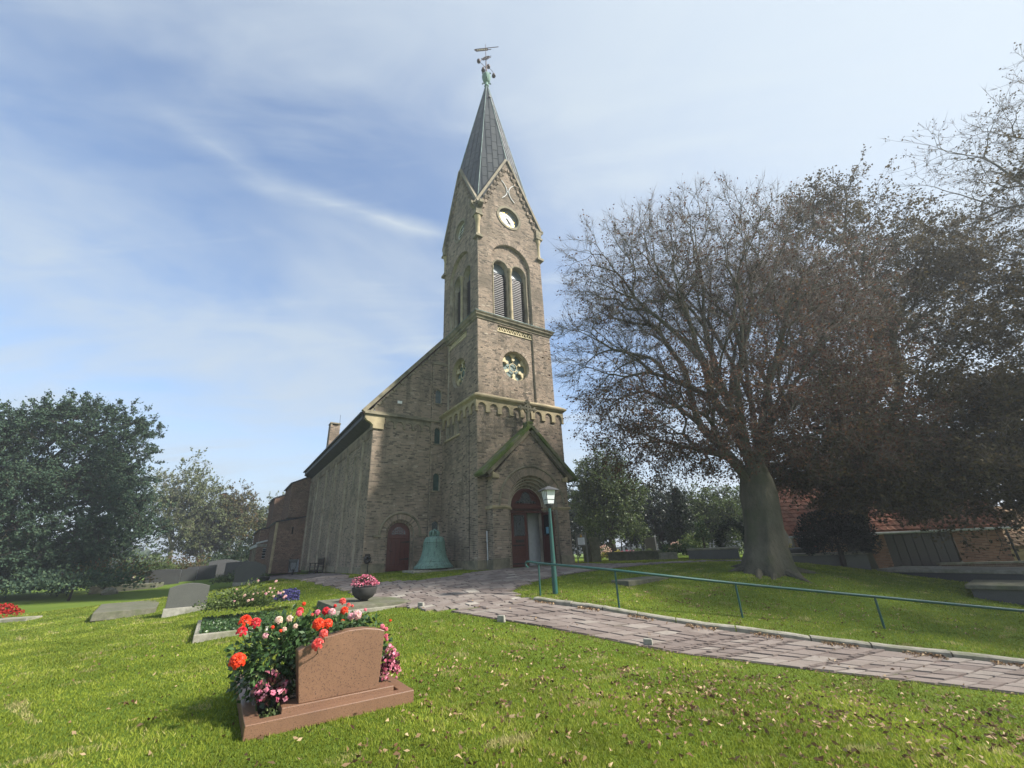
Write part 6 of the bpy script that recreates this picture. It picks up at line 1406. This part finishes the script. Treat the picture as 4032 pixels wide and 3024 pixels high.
def crown_tips(ells, rg, inner=.45, lump=.14, clump=None):
    out = []
    for (c, r, n, fl) in ells:
        P = ell_pts(n, c, r, rg, inner, lump, fl, c[0])[0]
        if clump:
            K = max(6, int(n * clump)); ctr = ell_pts(K, c, r, rg, .7, lump, fl, c[0])[0]; sg = .30 * (r[0] * r[1] * r[2] / K) ** (1 / 3) * 1.9; m = rg.random(n) < .65
            Q = ctr[rg.integers(0, K, n)] + np.clip(rg.normal(0, 1, (n, 3)), -1.5, 1.5) * sg * np.array([1.15, 1.15, .7]); P = np.where(m[:, None], Q, P)
        out.append(P)
    return np.concatenate(out)
def trunk_mesh(name, parent, mat, path, radii, k=20, flare=None, rg=None):
    g = G(); V = []; ph = rg.uniform(0, 6, 3) if rg is not None else (0, 0, 0)
    for (p, r) in zip(path, radii):
        for i in range(k):
            a = 2 * math.pi * i / k; z = p[2] - path[0][2]; w = 1 + .05 * math.sin(3 * a + ph[0] + z) + .03 * math.sin(7 * a + ph[1])
            if flare: w += flare * math.exp(-z / .30) * (.15 + .85 * abs(math.sin(3.5 * a + ph[2])) ** 2.2)
            V.append((p[0] + r * w * math.cos(a), p[1] + r * w * math.sin(a), p[2]))
    m = len(path); g.add(V, [(i * k + j, i * k + (j + 1) % k, (i + 1) * k + (j + 1) % k, (i + 1) * k + j) for i in range(m - 1) for j in range(k)])
    return g.build(name, MAT[mat], parent, smooth=True)
def make_tree(name, lab, base, fork, tips, r0, bark, leafmat, seed, limbs=6, ntw=4, tl=.5, nleaf=4, leafL=.09, densf=None, trunk=None, flare=None, group=None, up=.3, tw_r=.004, droop=0.0, fr=(.30, .46), k=20):
    rg = np.random.default_rng(seed); t = tag(empty(name, tuple(base)), lab, 'tree', group); b = np.array(base, float); tips = tips - b; fork = np.array(fork, float) - b
    tb, ends = branches(tips, fork, r0, rg, limbs, droop=droop, fr=fr); np_mesh('limbs', np.concatenate(tb.V), np.concatenate(tb.F), MAT[bark], t, smooth=True)
    idx = np.array([e[0] for e in ends]); dr = np.array([e[1] for e in ends]); tp_ = tips[idx]
    dn = densf(tp_ + b) if densf else np.ones(len(tp_))
    V, F, LV, LF = twigs_leaves(tp_, dr, rg, ntw, tl, nleaf, leafL, dn, up, tw_r); np_mesh('twigs', V, F, MAT['twig_bark' if bark == 'beech_bark' else bark], t)['kind'] = 'stuff'
    np_mesh('crown', LV, LF, MAT[leafmat], t, np.clip(rg.normal(.45, .25, len(LF)), 0, 1))['kind'] = 'stuff'
    if trunk:
        trunk_mesh('trunk', t, bark, [tuple(np.array(p) - b) for p, _ in trunk], [r for _, r in trunk], k, flare, rg)
    return t
rgT = np.random.default_rng(5)
# the big copper beech
bz = hz(9.0, 16.2)
B0 = np.array([9.0, 16.2, bz])
tips = crown_tips([((8.9, 17.0, 10.6), (7.3, 5.0, 7.6), 6200, -.55), ((7.2, 16.6, 6.2), (4.9, 4.2, 2.6), 1100, None), ((13.2, 17.4, 10.8), (4.6, 4.6, 6.6), 800, -.5), ((11.8, 15.8, 5.2), (4.2, 3.4, 1.9), 340, None)], rgT, .35, .09)
tips = tips[(tips[:, 2] > 3.3)]
def beech_d(P):
    h = np.clip((P[:, 2] - 4.5 + .35 * (9 - P[:, 0])) / 7.5, 0, 1); n_ = .5 + .5 * np.sin(P[:, 0] * 1.1) * np.cos(P[:, 2] * .9 + P[:, 0])
    return np.clip(.70 - .70 * h + .45 * (n_ - .5), .04, .8)
beech = make_tree('copper_beech', 'huge copper beech with grey trunk and half bare crown right of the church', B0, B0 + np.array([.1, .2, 2.7]), tips, .52, 'beech_bark', 'beech_leaf', 31, 11, 7, .66, 4, .10, beech_d,
          [((8.62, 16.2, bz - .3), .86), ((8.62, 16.2, bz - .1), .84), ((8.63, 16.2, bz + .05), .82), ((8.65, 16.2, bz + .2), .79), ((8.69, 16.2, bz + .4), .76), ((8.76, 16.2, bz + .75), .68), ((8.87, 16.25, bz + 1.3), .63), ((9.0, 16.3, bz + 2.0), .61), ((9.08, 16.35, bz + 2.6), .63), ((9.15, 16.4, bz + 3.1), .56), ((9.18, 16.4, bz + 3.7), .4)], .48, None, .40, .0055, 0.0, (.26, .42), 64)
for k in range(9):
    a = .25 + k * 2 * math.pi / 9 + rgT.normal(0, .12); L_ = rgT.uniform(.8, 1.35); pts = []; rs_ = []
    for i in range(7):
        f_ = i / 6; r_ = .5 + L_ * f_; aa = a + .25 * math.sin(k * 1.7) * f_; px_, py_ = 8.64 + r_ * math.cos(aa), 16.2 + r_ * math.sin(aa); pts.append((px_ - B0[0], py_ - B0[1], hz(px_, py_) - B0[2] + .10 * (1 - f_) ** 1.5 - .05 * f_)); rs_.append(.15 * (1 - f_) ** .8 + .03)
    g = G(); g.tube(pts, rs_, 8); g.build('root', MAT['beech_bark'], beech, smooth=True)
# root ridges belong to the trunk flare; second and third trees further right
def dens_mid(P): return np.clip(.80 - .25 * np.clip((P[:, 2] - 12) / 10, 0, 1) + .3 * np.sin(P[:, 0] * 1.3 + P[:, 2] * 1.1), .12, .9)
q1, q2, q3, q4_ = at(1845, 1000, 17.5), at(2070, 1030, 16.5), at(2200, 990, 16.5), at(1950, 920, 18)
tips = crown_tips([((20.6, 20.8, 13.0), (6.4, 4.4, 9.0), 3000, -.6), (q1, (3.8, 2.6, 1.6), 1200, None), (q4_, (4.6, 3.0, 2.6), 900, None)], rgT, .3, .12, .03)
make_tree('broad_tree', 'dense brown green tree behind the copper beech, right of it', (15.4, 20.9, .3), (16.8, 21.2, 3.8), tips, .5, 'beech_bark', 'beech_leaf_green', 32, 8, 6, .6, 5, .13, dens_mid, [((15.4, 20.9, -.1), .5), ((15.5, 20.9, 1.0), .42), ((16.0, 21.0, 2.4), .38), ((16.8, 21.2, 3.9), .3)], .4, 'trees right of the church', .3, .007)
tips = crown_tips([((32.0, 19.5, 16.5), (6.6, 5.0, 11.5), 2300, -.6), (q2, (4.4, 2.8, 1.5), 1100, None), (q3, (4.6, 3.0, 3.0), 800, None), ((29.0, 18.5, 9.0), (5.5, 4.2, 5.0), 900, None), ((25.5, 9.6, 11.5), (6.2, 5.2, 6.2), 1500, None)], rgT, .3, .12, .03)
def dens_r(P): return np.clip(.8 - .95 * np.clip((P[:, 2] - 13) / 8, 0, 1) + .25 * np.sin(P[:, 0] * 1.2 + P[:, 2]), .08, 1)
make_tree('tall_tree', 'tall tree with bare twiggy top at the right edge', (30.5, 16.5, -.5), (30.2, 16.5, 5.0), tips, .6, 'beech_bark', 'beech_leaf_green', 33, 8, 6, .62, 5, .135, dens_r, [((30.5, 16.5, -.9), .7), ((30.5, 16.5, 1.0), .58), ((30.4, 16.5, 3.4), .52), ((30.2, 16.5, 5.1), .42)], .4, 'trees right of the church', .35, .009)
# round dark bush
p = at(1820, 1215, 19.2)
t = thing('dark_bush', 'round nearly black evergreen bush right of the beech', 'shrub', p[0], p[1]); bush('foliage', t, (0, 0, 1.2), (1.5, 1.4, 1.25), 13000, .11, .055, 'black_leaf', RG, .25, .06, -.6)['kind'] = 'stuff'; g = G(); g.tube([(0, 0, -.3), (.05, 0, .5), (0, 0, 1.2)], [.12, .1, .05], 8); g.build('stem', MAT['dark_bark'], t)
# big dark yew on the left
YC = np.array([-40.2, 33.0]); yz = hz(-30, 28)
tips = crown_tips([((YC[0], YC[1], 7.2), (9.8, 8.0, 7.9), 2600, -.8), ((-34.6, 32.5, 10.7), (4.5, 5.0, 4.3), 900, None), ((-33.9, 31.5, 4.6), (5.6, 6.0, 4.6), 1300, None), ((YC[0] - 2, YC[1] - 2.0, 2.2), (9.5, 8.0, 2.4), 1200, None)], rgT, .66, .10, .06)
tips = tips[tips[:, 2] > .1]
make_tree('yew_tree', 'massive dark green yew filling the left edge', (YC[0], YC[1], yz), (YC[0], YC[1], 2.5), tips, .7, 'dark_bark', 'yew_leaf', 34, 7, 7, .5, 7, .155, None, [((YC[0], YC[1], -.4), .8), ((YC[0], YC[1], 1.5), .62), ((YC[0], YC[1], 2.6), .5)], .4, None, .15, .012)
# trees beyond the graves on the left
BGL = [('thin pale trunked tree with light green crown behind the yew', (385, 1100, 56), 4.8, 6.6, 1000, 'pale_leaf', 'pale_bark', .26, 0), ('olive green tree in the middle of the far trees', (440, 1135, 58), 4.6, 5.6, 900, 'pale_leaf', 'dark_bark', .26, 1), ('reddish autumn tree nearest the church roof', (500, 1118, 60), 3.4, 4.6, 650, 'autumn_leaf', 'dark_bark', .26, 2), ('small green tree beside the church vestry', (572, 1150, 66), 4.2, 5.0, 800, 'pale_leaf', 'dark_bark', .28, 3), ('autumn tinted tree low between the far trunks', (455, 1170, 62), 4.0, 3.2, 700, 'autumn_leaf', 'dark_bark', .26, 4)]
for lab, (dx, dy, Y_), rx, rzv, n, lm, bm, ll, s_ in BGL:
    c = at(dx, dy, Y_); b = (c[0] + .4, c[1], -.25); tips = crown_tips([((c[0], c[1], c[2]), (rx, rx * .8, rzv), n, -.7)], rgT, .3, .2)
    make_tree('deciduous_tree', lab, b, (b[0], b[1], max(1.2, c[2] - rzv * .75)), tips, .24, bm, lm, 40 + s_, 5, 4, .7, 5, ll, (lambda P: .58 + .3 * np.sin(P[:, 0] * 1.3 + P[:, 2])), [((b[0], b[1], -.5), .28), ((b[0], b[1], max(1.3, c[2] - rzv * .75)), .2)], .2, 'trees beyond the graves', .3, .012, k=10)
# trees behind the walk on the right
BGR = [('drooping dark tree just right of the porch', (1312, 1085, 36), 3.0, 4.4, 1500, 'green_leaf', .17, 0), ('dark green tree behind the flower beds', (1420, 1125, 40), 3.8, 3.6, 1200, 'dark_leaf', .18, 1), ('dark tree left behind the beech trunk', (1545, 1130, 38), 3.6, 3.2, 1100, 'green_leaf', .18, 2), ('leafy tree behind the barn roof', (1700, 1110, 40), 4.4, 3.6, 900, 'green_leaf', .2, 3), ('far dark tree behind the notice board', (1262, 1130, 46), 3.2, 5.0, 900, 'dark_leaf', .2, 4)]
for lab, (dx, dy, Y_), rx, rzv, n, lm, ll, s_ in BGR:
    c = at(dx, dy, Y_); gz = hz(c[0], c[1]); b = (c[0], c[1], gz); tips = crown_tips([((c[0], c[1], c[2]), (rx, rx * .8, rzv), n, -.7)], rgT, .3, .18)
    tips = tips[tips[:, 2] > gz + .3]
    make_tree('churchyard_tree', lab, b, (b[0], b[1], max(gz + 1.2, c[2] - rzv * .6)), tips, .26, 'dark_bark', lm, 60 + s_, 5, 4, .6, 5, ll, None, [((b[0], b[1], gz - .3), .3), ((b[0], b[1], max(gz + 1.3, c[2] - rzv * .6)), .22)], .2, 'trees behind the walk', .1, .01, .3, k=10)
# conifer
c = at(1485, 1195, 34); gz = hz(c[0], c[1]); rg = np.random.default_rng(77); n = 900; zz = rg.random(n) ** .8; aa = rg.uniform(0, 6.28, n); rad = (1 - zz) * 1.7 * (.55 + .45 * rg.random(n)); tips = np.stack([c[0] + rad * np.cos(aa), c[1] + rad * np.sin(aa), gz + .5 + zz * 4.2 - rad * .25], 1)
make_tree('conifer', 'dark conifer behind the flower beds', (c[0], c[1], gz), (c[0], c[1], gz + 1), tips, .12, 'dark_bark', 'dark_leaf', 78, 6, 4, .4, 5, .15, None, [((c[0], c[1], gz - .2), .14), ((c[0], c[1], gz + 1.1), .1)], None, None, -.1, .008, .3, k=8)
# hedges and shrubs
def shrub(lab, dx, dy, Y_, r, n, L, mat, seed, group=None, name='shrub'):
    c = at(dx, dy, Y_); t = thing(name, lab, 'shrub', c[0], c[1], group=group); bush('foliage', t, (0, 0, r[2] * .75), r, n, L, L * .7, mat, np.random.default_rng(seed), .25, .2, -.3, .2, dx)['kind'] = 'stuff'
    g = G(); g.tube([(0, 0, -.3), (.1, 0, r[2] * .5), (0, .1, r[2])], [.08, .06, .03], 6); g.build('stem', MAT['dark_bark'], t)
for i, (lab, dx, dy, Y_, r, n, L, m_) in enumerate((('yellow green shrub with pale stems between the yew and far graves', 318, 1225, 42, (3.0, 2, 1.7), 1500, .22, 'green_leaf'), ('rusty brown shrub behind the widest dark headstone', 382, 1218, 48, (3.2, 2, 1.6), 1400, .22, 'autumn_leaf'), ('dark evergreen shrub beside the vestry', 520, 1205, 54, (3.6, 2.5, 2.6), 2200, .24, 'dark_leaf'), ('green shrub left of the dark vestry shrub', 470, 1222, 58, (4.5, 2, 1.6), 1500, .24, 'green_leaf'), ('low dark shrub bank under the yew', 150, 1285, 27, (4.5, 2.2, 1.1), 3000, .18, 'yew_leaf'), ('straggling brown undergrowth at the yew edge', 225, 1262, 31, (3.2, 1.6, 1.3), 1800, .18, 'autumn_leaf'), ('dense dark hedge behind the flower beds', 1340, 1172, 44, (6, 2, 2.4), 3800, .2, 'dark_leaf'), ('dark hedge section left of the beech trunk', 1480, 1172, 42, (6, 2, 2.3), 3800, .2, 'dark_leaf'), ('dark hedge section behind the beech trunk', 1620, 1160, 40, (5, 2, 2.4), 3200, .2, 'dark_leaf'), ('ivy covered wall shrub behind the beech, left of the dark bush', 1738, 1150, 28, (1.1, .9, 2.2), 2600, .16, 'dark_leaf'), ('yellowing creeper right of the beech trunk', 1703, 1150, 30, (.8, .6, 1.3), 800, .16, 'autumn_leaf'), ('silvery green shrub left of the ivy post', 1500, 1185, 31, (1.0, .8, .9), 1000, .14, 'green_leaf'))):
    shrub(lab, dx, dy, Y_, r, n, L, m_, 200 + i)
# far tree line on the horizon
g_ = []; rg = np.random.default_rng(91); n = 26000; ang = rg.uniform(-1.35, 1.35, n); dd = rg.uniform(170, 230, n); x = np.sin(ang) * dd; y = np.cos(ang) * dd; z = rg.random(n) ** 1.2 * (5.0 + 2.5 * np.sin(ang * 23) + 1.5 * np.sin(ang * 51)) - .2
V, F = leaf_quads(np.stack([x, y, z], 1), rg.normal(0, 1, (n, 3)), 2.4, 1.8, rg); o = np_mesh('far_woods', V, F, MAT['dark_leaf'], None, rg.random(n)); tag(o, 'distant line of dark woods along the horizon', 'woods', kind='stuff')

# ------------------------------------------------------------------ grass and fallen leaves
def on_path(P):
    out = np.zeros(len(P), bool); poly = np.concatenate([NEAR[1:], KERB[1:][::-1]]); 
    for PL in (poly, np.array(FORE)):
        x, y = P[:, 0], P[:, 1]; c = np.zeros(len(P), bool); m = len(PL)
        for i in range(m):
            x0, y0 = PL[i]; x1, y1 = PL[i - 1]; cond = (y0 > y) != (y1 > y); xi = (x1 - x0) * (y - y0) / (y1 - y0 + 1e-12) + x0; c ^= cond & (x < xi)
        out |= c
    return out
rg = np.random.default_rng(17)
def blocked(P):
    b = on_path(P + rg.normal(0, .035, P.shape)); q = P - NLc; u, v = q @ UX, q @ UY; b |= (u > .0) & (u < GW) & (v > .0) & (v < GD)
    q = P - np.array([ox, oy]); u, v = q @ UX, q @ UY; b |= (u > 0) & (u < 2) & (v > 0) & (v < 3.34)
    q = P - CO[:2]; u, v = q @ UX, q @ UY; b |= (u > -4) & (v > 4.1) | (u > -.02) & (v > -.02) & (u < 6) | (u > .4) & (u < 5) & (v > -.7)
    return b
n = 540000; r_ = 3.6 + (rg.random(n) ** 1.5) * 26; a_ = rg.uniform(-.95, .92, n); P = np.stack([np.sin(a_) * r_ , np.cos(a_) * r_], 1); P = P[~blocked(P)]; n = len(P); Z = hgt(P[:, 0], P[:, 1]); dist = np.hypot(P[:, 0], P[:, 1])
pat = .5 + .5 * np.sin(P[:, 0] * 1.7 + 1.3 * np.sin(P[:, 1] * 1.1)) * np.cos(P[:, 1] * 1.9 + np.sin(P[:, 0] * 2.3)); fine = .5 + .5 * np.sin(P[:, 0] * 9 + 3 * np.sin(P[:, 1] * 7))
h = rg.uniform(.016, .042, n) * (.65 + .8 * pat * fine + .3 * (rg.random(n) < .06)) * (1 + dist / 60); w = .0032 * (1 + dist / 5.0); th = rg.uniform(0, 6.28, n); ln = rg.normal(0, .55, (n, 2))
bx = np.cos(th) * w; by = np.sin(th) * w
V = np.stack([np.stack([P[:, 0] - bx, P[:, 1] - by, Z - .004], 1), np.stack([P[:, 0] + bx, P[:, 1] + by, Z - .004], 1), np.stack([P[:, 0] + ln[:, 0] * h, P[:, 1] + ln[:, 1] * h, Z + h], 1)], 1).reshape(-1, 3)
o = np_mesh('grass', V, np.arange(n * 3).reshape(-1, 3), MAT['grass_blade'], None, np.clip(rg.normal(.45, .2, n) + .42 * (pat - .5) + .2 * (fine - .5) + .6 * (np.sin(P[:, 0] * 2.9 + 2 * np.sin(P[:, 1] * 2.1)) * np.sin(P[:, 1] * 3.3 + 1.7 * np.cos(P[:, 0] * 1.3)) > .86), 0, 1)); tag(o, 'short green mown grass covering the churchyard lawn', 'grass', kind='stuff')
# fallen beech leaves: thick on the near lawn right of the grave and along the kerb
def litter(n, cx_, cy_, sx, sy):
    k = max(3, n // 5); c = np.stack([rg.normal(cx_, sx, k), rg.normal(cy_, sy, k)], 1); return c[rg.integers(0, k, n)] + rg.normal(0, .13, (n, 2)) * rg.choice([.4, 1, 2.5], (n, 1))
P = np.concatenate([litter(2300, 2.2, 6.4, 2.6, 1.5), litter(900, 4.6, 5.8, 2.2, 1.2), litter(280, -.4, 8.0, 1.4, 1.3), np.stack([rg.uniform(-9, 8, 420), rg.uniform(3.8, 12, 420)], 1), litter(900, 6.0, 12.5, 3.5, 1.8), litter(220, 3, 12.2, 2.5, .8)])
kk = resample(KERB[1:-1], 600); e = kk[rg.integers(0, 600, 900)] - np.abs(rg.normal(0, .13, (900, 1))) * np.array([[-.35, .93]]) * -1 * -1; clump = (np.sin(np.arange(600) * .11) > .1)
P2 = kk[rg.choice(np.where(clump)[0], 900)] - np.abs(rg.normal(.02, .10, (900, 1))) * np.array([[.33, .94]])
P = P[(P[:, 1] > 3.2)]
q = P - NLc; inside = ((q @ UX) > -.02) & ((q @ UX) < GW) & ((q @ UY) > -.02) & ((q @ UY) < GD)
op = on_path(P); P = P[~inside & (~op | (rg.random(len(P)) < .12))]; P = np.concatenate([P, P2]); n = len(P); Z = hgt(P[:, 0], P[:, 1]) + np.where(on_path(P), .052, .030)
C = np.column_stack([P, Z]); N = rg.normal(0, 1, (n, 3)) * np.array([1, 1, .45]); V, F = leaf_quads(C, N, rg.uniform(.04, .082, n), rg.uniform(.018, .036, n), rg, .6)
V[:, 2] = np.maximum(V[:, 2], np.repeat(Z - .022, 4))
o = np_mesh('fallen_leaves', V, F, MAT['fallen_leaf'], None, np.clip(rg.normal(.62, .27, n), 0, 1)); tag(o, 'dry brown beech leaves scattered over the lawn and kerb', 'leaves', kind='stuff')
# ------------------------------------------------------------------ thin haze, added to lift the shadows as a lens veil does
hm = NT('haze'); pv = hm.node('ShaderNodeVolumePrincipled'); pv.inputs['Color'].default_value = (.86, .92, 1.0, 1); pv.inputs['Density'].default_value = 0.0015; pv.inputs['Anisotropy'].default_value = 0.3
hm.l.new(pv.outputs[0], hm.out.inputs['Volume'])
g = G(); g.box((-4200, -4200, -3.0), (4200, 4200, 46.5)); o = g.build('haze', MAT['haze']); tag(o, 'thin pale haze added over the churchyard to lift the shadows', 'haze', kind='stuff')
